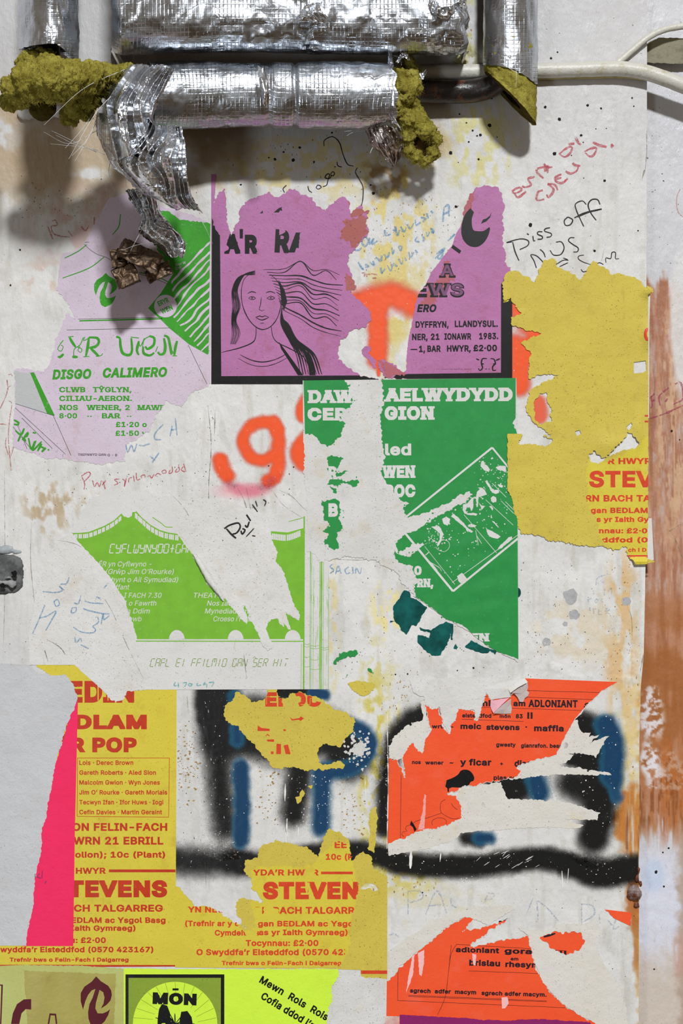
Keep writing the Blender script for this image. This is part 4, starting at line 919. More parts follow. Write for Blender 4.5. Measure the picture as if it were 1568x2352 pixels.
fg = [g5(p) for p in ([(735,940),(710,975),(790,1040),(880,1110),(895,1150),(920,1172),(915,1150),(960,1170),(975,1150),(940,1125),(900,1100),(810,1000)], [(1020,620),(1080,630),(1115,660),(1138,705),(1110,720),(1040,740),(1030,860),(1015,860),(1005,760),(975,760),(975,860),(950,910),(935,860),(895,860),(880,900),(905,930),(985,930),(1025,945),(1010,965),(960,960),(870,940),(845,900),(850,830),(900,820),(960,750),(1010,740),(1015,680),(1050,650)],
      [(1035,800),(1080,840),(1125,850),(1090,880),(1075,905),(1060,850)], [(1070,320),(1095,305),(1110,340),(1150,370),(1175,410),(1160,440),(1120,425),(1085,400),(1060,370)], [(1110,545),(1150,555),(1200,640),(1230,660),(1275,655),(1285,680),(1250,705),(1200,690),(1160,620)], [(1240,385),(1300,365),(1365,372),(1368,445),(1310,420),(1270,415)],
      [(1185,755),(1215,728),(1248,745),(1250,785),(1215,808),(1190,790)], [(1165,850),(1195,850),(1215,880),(1205,905)], [(910,1075),(960,1065),(1025,1080),(985,1100),(930,1095)], [(1120,1100),(1145,1130),(1190,1145),(1250,1180),(1305,1215),(1265,1240),(1190,1225),(1150,1190)],
      [(600,1000),(650,970),(695,1000),(690,1060),(660,1085),(620,1060)], [(470,1100),(540,1080),(590,1120),(615,1180),(600,1250),(570,1310),(545,1335),(540,1310),(575,1250),(570,1180),(520,1130)], [(690,1225),(705,1255),(675,1250)], [(1275,1350),(1400,1220),(1440,1215),(1440,1250),(1330,1340),(1270,1380)],
      [(780,1690),(840,1650),(880,1690),(900,1720),(830,1780),(800,1750)], [(1195,1025),(1230,1040),(1280,1110),(1240,1070)], [(1265,590),(1330,600),(1320,630),(1290,620)])]
lay('figure_print', [torn([tuple(q) for q in p], .8, i) for i, p in enumerate(fg)], M_W, dE + .06, tE, fE, skirt=0, step=0)
sp = []
for i in range(230):
    u = rnd.random(); v = rnd.random() ** .8; x = 960 + 170 * u + 60 * v; y = 1235 - 140 * u + 110 * v
    if rnd.random() < .35: x = rnd.gauss(1140, 26); y = rnd.gauss(1085, 22)
    elif rnd.random() < .3: x = rnd.gauss(998, 12); y = rnd.gauss(1228, 12)
    sp.append(blob(x, y, rnd.uniform(.5, 1.9), i, 6, .6))
lay('print_speckle', sp, M_W, dE + .06, tE, [[(1130, 1032), (935, 1192), (1040, 1352), (1186, 1236), (1186, 1100)]], skirt=0, step=0)['kind'] = 'stuff'

# ---- big torn yellow poster at the right
M_Y = paper('yellow_paper', (196, 178, 72), (180, 160, 62), .55, .62, (176, 150, 62), .5, .0005)
M_YP = paper('yellow_print_paper', (204, 188, 62), (192, 174, 56), .3, .55, (178, 138, 48), .5)
M_RED = ink('red_ink', (206, 66, 36), .08, .45, .2, (208, 190, 80)); M_RED2 = ink('brick_red_ink', (186, 54, 28), .08, .45, .1, (200, 180, 60))
def curlR(x, y):                                    # right edge lifts off the panel in two places, left flap over the green poster
    l = 5.5 * np.exp(-((y - 668) / 16) ** 2) * sstep(1462, 1492, x) + 5 * np.exp(-((y - 772) / 26) ** 2) * sstep(1462, 1490, x) + 5 * np.exp(-((y - 1288) / 16) ** 2) * sstep(1285, 1300, y + 8)
    l = l + 3.0 * np.exp(-(((x - 1405) / 44) ** 2 + ((y - 1022) / 24) ** 2)) + 2.4 * np.exp(-(((x - 1465) / 9) ** 2 + ((y - 990) / 34) ** 2))
    return l + 1.2 * sstep(1186, 1164, x) + .25 * np.abs(fbm(x, y, 40, 3, 88)) * 2
Hh = [torn([(1226,925),(1240,903),(1255,900),(1258,925),(1268,935),(1262,955),(1268,966),(1250,970),(1240,975),(1228,962)], 2, 41), torn([(1190,1010),(1205,1000),(1228,990),(1245,1000),(1268,1012),(1260,1024),(1240,1024),(1215,1020),(1192,1022)], 3, 42),
      torn([(1455,832,0),(1482,828),(1484,850),(1476,856,0),(1455,858,0)], 1, 43), torn([(1352,1040),(1362,1034),(1385,1050),(1402,1038),(1420,1018),(1432,1010),(1440,992),(1452,1000),(1466,1014),(1462,1028),(1440,1034),(1415,1040),(1395,1052),(1372,1064),(1356,1060)], 3, 44),
      torn([(1438,980),(1450,968),(1452,975),(1444,988)], 1, 45), [(1320, 990), (1331, 988), (1334, 996), (1324, 1002)]]
tF, fF = sheet('poster', 'large torn yellow poster with a ragged zigzag top, beside the brown painted strip', 'poster', YEL_R, [YEL_R], M_Y, 1.25, holes=Hh, seed=21, fringe=1.5, backmat=M_Y, lift=curlR)
dF = 1.40
PR = [torn([(1345,1080,2),(1352,1054),(1390,1060),(1440,1040),(1480,1010),(1490,1000,0),(1490,1300,0),(1455,1300),(1435,1262),(1405,1262),(1378,1236),(1372,1210),(1366,1190),(1352,1170),(1346,1150),(1352,1120)], 3, 46)]
def mid(n_, a): return [h for h in a]
lay('print_layer', PR, M_YP, dF - .03, tF, fF, Hh, skirt=0, lift=curlR)
def tF_(s, x, y, w, h, **k):
    sh = text_shapes(s, x, y, w, h, **k)
    lay('lettering', sh, M_RED, dF + .05, tF, PR, Hh + [rect(1488.5, 1000, 1560, 1310)], skirt=0, lift=curlR)
for a in (('’R HWYR', 1388, 1066, 108, 14), ('STEV', 1352, 1119.5, 150, 38), ('RN BACH TA', 1344, 1152, 150, 15), ('gan BEDLAM', 1356, 1178.5, 131, 12.5), ('s yr Iaith Gy', 1369, 1199, 121, 12), ('nnau: £2·0', 1375, 1225, 111, 12), ('ddfod (0', 1381, 1246, 106, 12), ('ch i D', 1442, 1267.5, 42, 9)):
    tF_(*a, off=.055, shear=.0)
lay('rule', [rect(1436, 1275, 1487, 1281)], M_RED, dF + .05, tF, PR, Hh, skirt=0, lift=curlR)
for (x, y, s, w) in ((1480, 760, 'C', 18), (1481, 965, 'E', 14), (1482, 1025, 'D', 14)): tF_(s, x, y, w, 24 if s == 'C' else 14, off=.06) if False else None
lay('red_letter_edge', [disc(1486, 768, 8, 20, ry=15), rect(1480, 953, 1488, 957), rect(1480, 966, 1488, 970)], M_RED, dF + .1, tF, fF, [disc(1488, 768, 3.5, 12, ry=8)], skirt=0, lift=curlR)
lay('white_strip', [torn([(1487,672,0),(1493,672,0),(1491,740,0),(1490,960,2),(1487,960,1)], .8, 4), torn([(1486,1190,0),(1496,1190,0),(1501,1286,0),(1490,1290,0),(1486,1290,0)], .5, 5)], M_W, 1.1, tF)
lay('yellow_corner', [torn([(1487,1284),(1500,1288),(1504,1290),(1486,1294)], .5, 6), torn([(1484,655),(1497,662),(1501,670),(1487,676)], .8, 7)], M_Y, 4.0, tF, lift=None)
lay('paper_scrap', [torn([(1156,657,0),(1166,668,1),(1168,690,1),(1156,695,0)], .6, 8)], M_YP, 1.1); setp(bpy.data.objects['paper_scrap.001'], 'small yellow scrap on the black border of the right mauve poster piece', 'paper')

# ---- left yellow poster, pink strip, grey-white overlay
tG, fG = sheet('poster', 'tall yellow poster at the lower left listing concert names in red', 'poster', YEL_L, [YEL_L], M_YP, .3, seed=23, fringe=.5, backmat=M_Y)
dG = .42
for s, x, y, w, h in (('BEDLAM', 96, 1675, 241, 33.5), ('SÊR POP', 96, 1728, 218, 34), ('ON FELIN-FACH', 166, 1908.5, 218, 18), ('WRN 21 EBRILL', 168, 1940, 207, 18), ('dolion); 10c (Plant)', 158, 1970, 221, 14), ('HWYR', 174, 2007, 69, 14), ('STEVENS', 118, 2061, 266, 39), ('ACH TALGARREG', 150, 2094, 224, 16),
                      ('BEDLAM ac Ysgol Basg', 151, 2120, 229, 13), ('Iaith Gymraeg)', 162, 2138, 149, 12.5), ('nau: £2·00', 138, 2166, 105, 13), ('Swyddfa’r Eisteddfod (0570 423167)', -12, 2187.5, 364, 13), ('Trefnir bws o Felin-Fach i Dalgarreg', 22, 2209, 273, 9.5)):
    txt(s, x, y, w, h, tG, M_RED2, dG, fG, off=.078 if h > 30 else .05, shear=.0)
for i, s in enumerate(('Lois · Derec Brown', 'Gareth Roberts · Aled Sion', 'Malcolm Gwion · Wyn Jones', 'Jim O’ Rourke · Gareth Morlais', 'Tecwyn Ifan · Ifor Huws · Iogi', 'Cefin Davies · Martin Geraint')):
    txt(s, 182, 1757 + i * 22.7, (124, 176, 185, 202, 193, 190)[i], 10.5, tG, M_RED2, dG, fG, off=.035)
bx = []
for a, b in (((178, 1741), (389, 1741)), ((389, 1741), (387, 1877)), ((387, 1877), (177, 1875)), ((178, 1741), (177, 1875))): bx += ribs([a, b], 1.2, 60, 0, 0)
lay('box_line', bx, M_RED2, dG, tG, skirt=0, step=0)
lay('rule', [rect(250, 1997, 403, 2003.5)], M_RED2, dG, tG, skirt=0); lay('lower_rule', [[(-60, 2216), (100, 2216), (403, 2216.5), (403, 2223), (-60, 2223)]], M_RED2, dG, tG, fG, skirt=0)
dn = torn([(150, 1530, 0), (175, 1560, 1), (240, 1592, 1), (285, 1620, 0), (150, 1620, 0)], 1, 3)
ot = text_shapes('EEDIN', 118, 1614, 210, 50, off=.07, font='inter')
lay('outlined_heading', text_shapes('EEDIN', 118, 1614, 190, 50, off=.075), M_RED2, dG, tG, fG, skirt=0)
lay('heading_inline', [rect(224, 1570, 226.5, 1609), rect(247, 1570, 249, 1609)], M_YP, dG + .05, tG, skirt=0)
PINK = [(179,1608,0),(172,1900,0),(168,2173,0),(50,2173,0),(60,2120),(72,2060),(84,1960),(92,1930),(100,1880),(110,1830),(125,1760),(148,1690),(160,1640)]
M_PINK = paper('fluorescent_pink_paper', (250, 38, 92), (240, 34, 84), .12, .6, (180, 30, 60), .25, blotch=.6)
pk = lay('pink_strip', [torn(PINK, 1, 7)], M_PINK, .55); setp(pk, 'fluorescent pink paper strip between grey paper and the tall yellow poster', 'paper')
GREYP = [(-60,1520,0),(70,1528,2),(80,1546),(120,1552),(150,1548),(168,1575),(178,1605,0),(172,1622),(152,1665),(140,1715),(130,1745),(122,1790),(112,1830),(106,1880),(97,1905),(92,1960),(84,2000),(78,2040),(75,2080),(70,2110),(62,2150),(60,2172,0),(-60,2172,0)]
M_GP = paper('grey_white_paper', (188, 189, 191), (174, 175, 178), .25, .7, (170, 160, 150), .2, .0008)
gp = lay('white_overlay', [torn(GREYP, 1.6, 17)], M_GP, .8, lift=lambda x, y: .8 * sstep(40, 0, np.abs(x - 40 - .25 * (y - 1900))) * 0 + .3 * fbm(x, y, 60, 3, 92)); setp(gp, 'greyish white torn paper covering the lower left, edge along the pink strip', 'paper')

# ---- middle yellow poster and its upper scrap
Hm = [torn([(825,2042),(838,2030),(852,2028),(862,2032),(868,2042),(860,2048),(850,2040),(838,2044)], 1.5, 51)]
tH, fH = sheet('poster', 'ragged yellow poster at bottom centre with red lettering, below the black underline', 'poster', YEL_M, [YEL_M], M_Y, .42, holes=Hm, seed=25, fringe=2, backmat=M_Y)
dH = .55
PH = [torn([(404,2030),(470,2080),(520,2100),(560,2140),(590,2130),(572,2040),(575,2000),(600,1990),(720,1990),(738,1960),(780,1930),(803,1945),(812,1990),(822,2040),(818,2075),(806,2120),(800,2190),(780,2222,0),(402,2222,0)], 3, 52)]
lay('print_layer', PH, M_YP, dH - .03, tH, fH, Hm, skirt=0)
hh = [torn([(500, 2084), (560, 2080), (590, 2104), (575, 2112)], 2, 3), torn([(545, 2112), (592, 2112), (590, 2152), (568, 2152)], 1.5, 4), torn([(605, 2084), (640, 2088), (640, 2102), (606, 2104)], 3, 5), torn([(698, 1992), (722, 1992), (722, 2014), (700, 2014)], 2, 6), torn([(700, 2025), (712, 2030), (704, 2052), (700, 2040)], 1.5, 7)]
for s, x, y, w, h in (('YDA’R HWYR', 580, 2011, 152, 14), ('STEVENS', 603, 2065.5, 258, 40), ('YN NEUADD', 431, 2096, 130, 14), ('RN BACH TALGARREG', 586, 2099, 260, 16), ('(Trefnir ar y cyd', 425, 2127.5, 146, 13), ('gan BEDLAM ac Ysgol', 592, 2128, 226, 13), ('Cymdeithas', 493, 2149, 102, 13), ('as yr Iaith Gymraeg)', 594, 2148, 204, 13),
                      ('Tocynnau: £2·00', 564, 2173, 167, 14), ('O Swyddfa’r Eisteddfod (0570 423', 451, 2194, 350, 14), ('Trefnir bws o Felin-Fach i Dalgarreg', 509, 2217, 274, 10), ('EE', 768, 1948, 28, 16), ('10c (P', 748, 1975, 62, 14)):
    txt(s, x, y, w, h, tH, M_RED, dH + .02, PH, hh + [rect(826, 1990, 900, 2230), rect(560, 2084, 600, 2100), rect(748, 1930, 767, 1952), rect(792, 2180, 900, 2196)], off=.078 if h > 30 else .05)
lay('rule', [rect(737, 2002, 810, 2008)], M_RED, dH + .02, tH, PH, skirt=0); lay('lower_rule', [rect(828, 2229, 890, 2237)], M_RED, dH + .05, tH, fH, skirt=0)
tI, fI = sheet('poster_scrap', 'ragged yellow poster scrap amid black spray with bits of red block letters', 'poster', YEL_C, [YEL_C], M_Y, .42, seed=27, fringe=2, backmat=M_Y)
ef = text_shapes('EFOU', 609, 1623, 128, 33, off=.08)
lay('block_lettering', ef, M_RED, dH, tI, fI, [torn([(646, 1585), (676, 1585), (682, 1605), (690, 1626), (650, 1626)], 2, 3), rect(735, 1590, 760, 1612), torn([(708, 1590), (724, 1590), (735, 1612), (718, 1606)], 2, 4)], skirt=0)
lay('inner_outline', ribs([(612, 1618), (612, 1600), (643, 1600)], 1, 20, 0, 0) + ribs([(690, 1618), (712, 1618), (712, 1604), (722, 1604)], 1, 20, 0, 0), M_YP, dH + .05, tI, skirt=0, step=0)
lay('red_fragment', [[(665, 1647), (672, 1652), (688, 1649), (690, 1645), (698, 1650), (690, 1656), (686, 1653), (670, 1655)], [(592, 1666), (600, 1672), (619, 1674), (619, 1679), (591, 1679)], [(650, 1675), (656, 1675), (656, 1679), (651, 1679)], [(609, 1691), (614, 1685), (620, 1691), (617, 1691), (614, 1688), (611, 1691)],
     [(612, 1699), (629, 1698), (629, 1704), (614, 1703)], [(622, 1726), (628, 1726), (628, 1732), (622, 1732)], [(635, 1708), (645, 1709), (645, 1732), (634, 1732)], [(651, 1712), (661, 1710), (667, 1732), (656, 1732)]], M_RED, dH, tI, fI, skirt=0, step=0)
k_ = 2
for i, (pts, lb) in enumerate((([(798,1570),(821,1562),(840,1565),(861,1570),(858,1586),(838,1600),(818,1593),(806,1580)], 'yellow paper scrap alone on white plaster left of the fluorescent orange poster'),
                               ([(678,1832),(688,1828),(694,1812),(700,1822),(690,1840),(684,1846)], 'tiny yellow scraps on the black spray below the ragged yellow scrap'), ([(850,1860),(862,1850),(868,1880),(858,1960),(846,1950),(848,1900)], 'thin yellow scrap climbing above the bottom centre yellow poster'))):
    o = lay('paper_scrap', [torn(pts, 1.8, 60 + i)] + ([torn([(706, 1806), (718, 1804), (714, 1812)], 1, 5)] if i == 1 else []), M_Y, .7); setp(o, lb, 'paper')
wf_ = []
for i in range(150):
    a = rnd.uniform(0, 6.28); r = abs(rnd.gauss(0, 1)); wf_.append(blob(822 + 22 * r * math.cos(a) * .8, 1722 + 26 * r * math.sin(a) * .9, rnd.uniform(1.5, 7) / (1 + .5 * r), i, 9, .6))
o = lay('chipped_patch', wf_, M_WR, .32, base=lambda x, y: Hp(x, y), skirt=.1, step=0); setp(o, 'white patch where the black and blue spray has chipped off', 'paint', kind='stuff')

# ---- fluorescent orange posters
M_OG = paper('fluorescent_orange_paper', (255, 84, 44), (255, 72, 36), .10, .5, (240, 110, 96), .3, blotch=.6)
tJ, fJ = sheet('poster', 'fluorescent orange poster with round black lettering, torn across, above the black underline', 'poster', ORANGE_A, [ORANGE_A], M_OG, .45, seed=29, fringe=5, backmat=M_WR)
dJ = .58
KW = dict(off=.055, font='inter')
def tj(s, x, y, w, h, r=-.6, **k):
    kk = dict(KW); kk.update(k); txt(s, x, y, w, h, tJ, M_DK, dJ, fJ, rot=r, **kk)
tj('ni', 1108, 1622, 18, 14); tj('am', 1178, 1622, 28, 13); tj('ADLONIANT', 1213, 1624, 113, 17); tj('S', 1340, 1626, 12, 12, shear=.3); tj('eisteddfod', 1061, 1648, 67, 9.5); tj('môn', 1147, 1649, 25, 8); tj('83', 1184, 1650, 16, 10); tj('!!', 1210, 1651, 13, 15)
tj('wrth ~', 991, 1673, 50, 9); tj('meic', 1057, 1674.5, 48, 13); tj('stevens', 1116, 1676.5, 77, 13); tj('·', 1206, 1676, 4, 13); tj('maffia', 1226, 1679.5, 68, 14); tj('gwesty', 1139, 1715, 45, 9.5); tj('glanrafon. beaumarech', 1196, 1717, 140, 9.5)
tj('nos', 946, 1755, 20, 9); tj('wener', 976, 1756, 42, 9); tj('~', 1032, 1756, 9, 9); tj('y ficar', 1056, 1758, 72, 15); tj('+', 1148, 1758, 7, 9); tj('disco', 1181, 1761, 50, 15); tj('plas coch', 1133, 1791, 70, 10)
rl = []
for a, b in (((1204, 1586), (1390, 1591)), ((1204, 1601), (1390, 1608)), ((1100, 1624), (1335, 1632)), ((1060, 1652), (1202, 1657)), ((921, 1780), (919, 1926)), ((1106, 1600), (1127, 1600))): rl += ribs([a, b], .9, 60, 0, 0)
lay('rule', rl, M_DK, dJ, tJ, fJ, skirt=0, step=0)
def g6(p): return T(860, 1600, 6.533, p)
lay('black_shape', [smooth(g6([(1050,1290),(1080,1255),(1170,1220),(1250,1170),(1290,1115),(1350,1095),(1420,1110),(1470,1160),(1495,1220),(1480,1265),(1440,1280),(1410,1330),(1350,1360),(1240,1365),(1160,1362),(1110,1380),(1060,1350)])), g6([(1090,1370),(1118,1370),(1115,1430),(1095,1430)]),
                    g6([(550,1860),(590,1920),(630,1990),(600,2035),(575,1960),(530,1920)])], M_BLACK, dJ, tJ, fJ, skirt=0)
lay('curved_lines', [q for i, s in enumerate(([(1060,1545),(1000,1580),(985,1650),(1000,1740),(1090,1800),(1180,1835),(1270,1820)], [(1000,1750),(760,1830),(620,1870),(580,1900)], [(1150,1600),(1180,1650),(1240,1695)], [(550,1930),(480,1940),(460,1980),(490,2020),(420,2030),(405,2070),(440,2100)], [(870,1930),(860,1870),(940,1820),(1040,1830),(1080,1880),(1070,1910)])) for q in ribs(g6(s), .9, 4, 0, 0, i)],
    M_DK, dJ, tJ, fJ, skirt=0, step=0)
lay('paper_tuft', [torn(g6([(740,1470),(770,1480),(765,1700),(750,1980),(650,2005),(690,1850),(720,1700)]), .8, 3)], paper('pinkish_tear', (236, 150, 150), (220, 170, 130), .4), dJ + .02, tJ, fJ, skirt=0)
# white torn strips left over the spray beside it
M_WS = paper('torn_core_paper', (206, 203, 196), (196, 190, 172), .35, .75, (200, 180, 120), .4, .0006)
for pts, lb, sd in (([(1060,1808),(1150,1796),(1165,1835),(1262,1837),(1320,1848),(1376,1866),(1372,1884),(1296,1882),(1340,1896),(1330,1902),(1220,1901),(1060,1912),(1045,1928),(1030,1936),(1010,1938),(985,1950),(892,1965,0),(890,1938),(965,1906),(1036,1890),(1056,1880),(1060,1850),(1048,1829)], 'broad white torn paper strip below the middle of the fluorescent orange poster', 71),
                    ([(1178,1789),(1184,1766),(1234,1742),(1280,1733),(1318,1730),(1318,1735),(1285,1760),(1326,1764),(1400,1776),(1404,1781),(1320,1779),(1262,1780),(1225,1783)], 'narrow white torn strip pointing right across the black spray', 72),
                    ([(1278,1734),(1297,1690),(1317,1656),(1326,1652),(1330,1672),(1340,1684),(1356,1682),(1352,1692),(1376,1688),(1352,1708),(1398,1690),(1380,1716),(1368,1738),(1340,1731),(1318,1729)], 'ragged white paper tatters at the right end of the fluorescent orange poster', 73),
                    ([(893,1742,1),(894,1716),(905,1690),(925,1675),(945,1660),(968,1655),(972,1640),(965,1610),(985,1612),(1000,1628),(1010,1626),(985,1640),(980,1622),(978,1640),(990,1678),(978,1680),(977,1698),(970,1736),(960,1722),(946,1706),(934,1736),(928,1742),(910,1746)], 'white torn paper at the left top corner of the fluorescent orange poster', 74)):
    o = lay('torn_paper', [torn(pts, 1.8, sd)], M_WS, .40, lift=lambda x, y: .35 * fbm(x, y, 30, 3, 93)); setp(o, lb, 'paper')
# curled flap, pink back
def flap(name, label, c0, c1, out, mat, h, n=14, m=8, curl=1.5):
    """paper peeled along the line c0-c1 and rolled outwards"""
    V = []; F = []
    for j in range(m + 1):
        for i in range(n + 1):
            u = i / n; v = j / m; L = (.72 + .28 * math.sin(3.1 * u) + .07 * vnoise(u * 7, 3, 1, 5)); a = v * curl
            r = h / 1.0
            bx_ = c0[0] + (c1[0] - c0[0]) * u + out[0] * L * math.sin(a) / math.sin(min(curl, 1.57)); by_ = c0[1] + (c1[1] - c0[1]) * u + out[1] * L * math.sin(a) / math.sin(min(curl, 1.57))
            V.append(P(bx_, by_, Hl(bx_, by_) + .9 + r * (1 - math.cos(a))))
    for j in range(m):
        for i in range(n): F.append((j * (n + 1) + i, j * (n + 1) + i + 1, (j + 1) * (n + 1) + i + 1, (j + 1) * (n + 1) + i))
    o = mk(name, V, F, mat); s = o.modifiers.new('s', 'SOLIDIFY'); s.thickness = .0003; return setp(o, label, 'paper')
M_FL = paper('flap_paper', (196, 184, 180), (178, 160, 158), .4); M_FP = paper('flap_pink', (214, 160, 170), (200, 150, 160), .3)
def patch(name, label, pts, lifts, mat):            # small sheet given corner by corner with heights in mm
    V = [P(p[0], p[1], Hl(p[0], p[1]) + l) for p, l in zip(pts, lifts)]; c = np.mean(V, 0); n = len(V)
    o = mk(name, [*V, c], [(i, (i + 1) % n, n) for i in range(n)], mat, smooth=False); s = o.modifiers.new('s', 'SOLIDIFY'); s.thickness = .0003; return setp(o, label, 'paper')
def h2(p): return T(1040, 1540, 7.84, p)
patch('curled_flap', 'pinkish folded paper flap at the top of the fluorescent orange poster', h2([(680, 548), (840, 520), (1015, 490), (900, 600), (780, 720), (728, 766), (690, 700), (672, 640)]), [1, 1, 1.3, 4, 5, 4, 2, 1.4], M_FP)
patch('curled_flap', 'grey-white folded flap below the pinkish fold on the fluorescent orange poster', h2([(728, 770), (900, 610), (1045, 505), (1040, 600), (1060, 690), (1040, 775), (900, 780)]), [5.6, 5.6, 5.6, 3.4, 2, 1.2, 1.6], M_FL)
patch('curled_flap', 'mauve-grey rolled paper tip hanging right of the folds on the orange poster', h2([(1060, 400), (1180, 320), (1345, 230), (1352, 300), (1330, 360), (1372, 400), (1345, 460), (1290, 500), (1262, 568), (1200, 562), (1160, 480), (1110, 420)]), [6, 6.5, 7, 5, 4.4, 4, 3.6, 3, 2.4, 2.4, 3, 4], M_FL)
patch('curled_flap', 'white paper ridge above the rolled tip on the fluorescent orange poster', h2([(560, 330), (800, 250), (1100, 170), (1290, 140), (1350, 212), (1180, 300), (1040, 400), (1040, 480), (840, 500), (680, 530)]), [.8, .9, 1.2, 1.4, 6.8, 6, 6, 2, 1.2, 1], M_W)
tK, fK = sheet('poster', 'fluorescent orange poster at the bottom right with underlined black lettering', 'poster', ORANGE_B, [ORANGE_B, [(1240,2154),(1275,2138),(1291,2142),(1333,2142),(1342,2163),(1331,2183),(1300,2194),(1285,2185),(1266,2180)], [(1389,2089,0),(1449,2096,0),(1448,2127,0),(1409,2109,1)]],
               M_OG, .45, seed=33, fringe=5, backmat=M_WR)
def tk(s, x, y, w, h, r=-1.6, **k):
    kk = dict(KW); kk.update(k); txt(s, x, y, w, h, tK, M_DK, dJ, fK, rot=r, **kk)
tk('adloniant', 1046, 2187, 100, 12.5); tk('gorau neu', 1158, 2190, 142, 12.5); tk('am', 1172, 2206, 18, 8); tk('brislau', 1077, 2218, 71, 14); tk('rhesym', 1160, 2221, 78, 13); tk('sgrech  adfer  macym', 941, 2280, 152, 10); tk('sgrech adfer macym.', 1105, 2285.5, 150, 10)
rl = []
for a, b in (((1048, 2169), (1300, 2184)), ((1076, 2230), (1235, 2236)), ((937, 2286), (1255, 2299)), ((937, 2288.5), (1255, 2301)), ((913, 2298), (1305, 2315)), ((914, 2224), (913, 2298)), ((1036, 2170), (1030, 2230))): rl += ribs([a, b], .9, 60, 0, 0)
rl += ribs([(1049, 2168), (1036, 2190), (1030, 2230), (1022, 2290), (1004, 2332)], .9, 10, 0, .3)
rl += ribs([(1142, 2118), (1160, 2112), (1166, 2110)], 4, 3, .4, .5) + ribs([(1248, 2152), (1262, 2148), (1275, 2144)], 5, 3, .4, .5)
lay('rule', rl, M_DK, dJ, tK, fK, skirt=0, step=0)
lay('scratches', [torn(p, .7, i) for i, p in enumerate(([(946, 2196), (952, 2192), (948, 2240), (932, 2284), (938, 2240)], [(960, 2188), (974, 2182), (973, 2215), (968, 2242), (962, 2238)], [(1084, 2190), (1094, 2192), (1092, 2218), (1086, 2216)], [(1151, 2292), (1165, 2290), (1168, 2304), (1160, 2316), (1152, 2316)]))], paper('pink_scratch', (238, 176, 176), (220, 190, 190), .3), dJ + .02, tK, fK, skirt=0)
for pts, lb, sd in (([(891,2185,0),(940,2150),(985,2120),(1040,2096),(1110,2082),(1170,2080),(1182,2088),(1150,2106),(1120,2124),(1090,2112),(1066,2107),(1017,2136),(977,2171),(950,2194),(915,2223),(901,2243),(891,2256,0)], 'long curved white paper tear along the upper left of the bottom right orange poster', 81),
                    ([(1190,2130),(1250,2140),(1290,2120),(1330,2122),(1370,2115),(1378,2140),(1370,2180),(1390,2220),(1420,2260),(1440,2320),(1440,2390,0),(1400,2390,0),(1369,2352),(1302,2314),(1262,2278),(1235,2234),(1222,2194),(1213,2151)], 'broad white torn paper fan covering the right half of the bottom orange poster', 82)):
    o = lay('torn_paper', [torn(pts, 1.8, sd)], M_WS, .9, holes=[torn([(1240,2154),(1275,2138),(1291,2142),(1333,2142),(1342,2163),(1331,2183),(1300,2194),(1285,2185),(1266,2180)], 2, 33)] if sd == 82 else [], lift=lambda x, y: .5 * fbm(x, y, 34, 3, 94)); setp(o, lb, 'paper')
rd = []
for (a, b, c) in (((1240, 2215), (1300, 2225), (1370, 2250)), ((1260, 2240), (1330, 2265), (1400, 2290)), ((1290, 2275), (1350, 2300), (1420, 2318)), ((1250, 2190), (1310, 2205), (1350, 2240))):
    pass
mg = lay('purple_strip', [torn([(918,2331,1),(1040,2337),(1155,2345,1),(1240,2341,1),(1355,2348,1),(1380,2400,0),(918,2400,0)], 1, 9)], paper('dark_magenta_paper', (132, 28, 96), (120, 26, 88), .2), 1.2, lift=lambda x, y: 1.0 * sstep(24, 0, np.abs(x - 1160))); setp(mg, 'dark magenta poster edge along the very bottom under the orange poster', 'poster')
sp_ = lay('speckled_scrap', [rect(884, 2334, 917, 2400)], paper('red_speckled_paper', (206, 190, 180), (190, 60, 60), .9, blotch=1.0), 1.1); setp(sp_, 'red speckled paper corner at the bottom left of the lower orange poster', 'paper')

# ---- bottom left posters
M_OL = paper('pale_olive_paper', (176, 182, 110), (168, 168, 92), .15, .5, (150, 138, 70), .75, blotch=.6); M_MAR = ink('maroon_ink', (84, 22, 32), .06)
tL, fL = sheet('poster', 'pale olive poster in the bottom left corner with a maroon leaf emblem', 'poster', OLIVE, [OLIVE], M_OL, .9, seed=35, fringe=.5)
def m5(p): return T(0, 2180, 4.75, p)
lay('leaf_emblem', [m5(smooth(LOGO, 14))] if False else [m5(LOGO)], M_MAR, 1.02, tL, fL, skirt=0)
lay('tape_stain', [torn(m5([(260, 235), (1265, 270), (1240, 900), (300, 900)]), 1, 3)], paper('brown_glue', (164, 156, 84), (150, 140, 74), .1, .35, (136, 122, 60), .6, blotch=.6), .99, tL, fL, skirt=0)
lay('maroon_lettering', [m5(p) for p in ([(120, 817), (140, 700), (185, 600), (260, 548), (340, 545), (340, 660), (280, 655), (235, 700), (210, 817)], [(0, 385), (32, 387), (15, 817), (0, 817), (14, 400), (0, 400)], [(520, 817), (540, 700), (612, 705), (625, 817), (608, 817), (598, 725), (552, 722), (538, 817)])], M_MAR, 1.03, tL, skirt=0)
txt('A', 110, 2380, 24, 50, tL, M_OL, 1.06, off=-.01) if False else None
M_LI = paper('fluorescent_lime_paper', (198, 240, 62), (190, 232, 62), .12, .55, (170, 200, 60), .3, blotch=.6); M_LID = paper('halftone_green', (128, 152, 48), (118, 142, 44), .4)
tM, fM = sheet('poster', 'fluorescent lime poster at the bottom with slanting black lettering and a black framed disc', 'poster', LIME, [LIME], M_LI, 1.0, seed=37, fringe=2)
lay('picture_ground', [[(291, 2241), (512, 2244), (508, 2400), (288, 2400)]], M_LID, 1.08, tM, skirt=0)
lay('pale_disc', [disc(402, 2352, 97, 50)], M_LI, 1.12, tM, skirt=0)
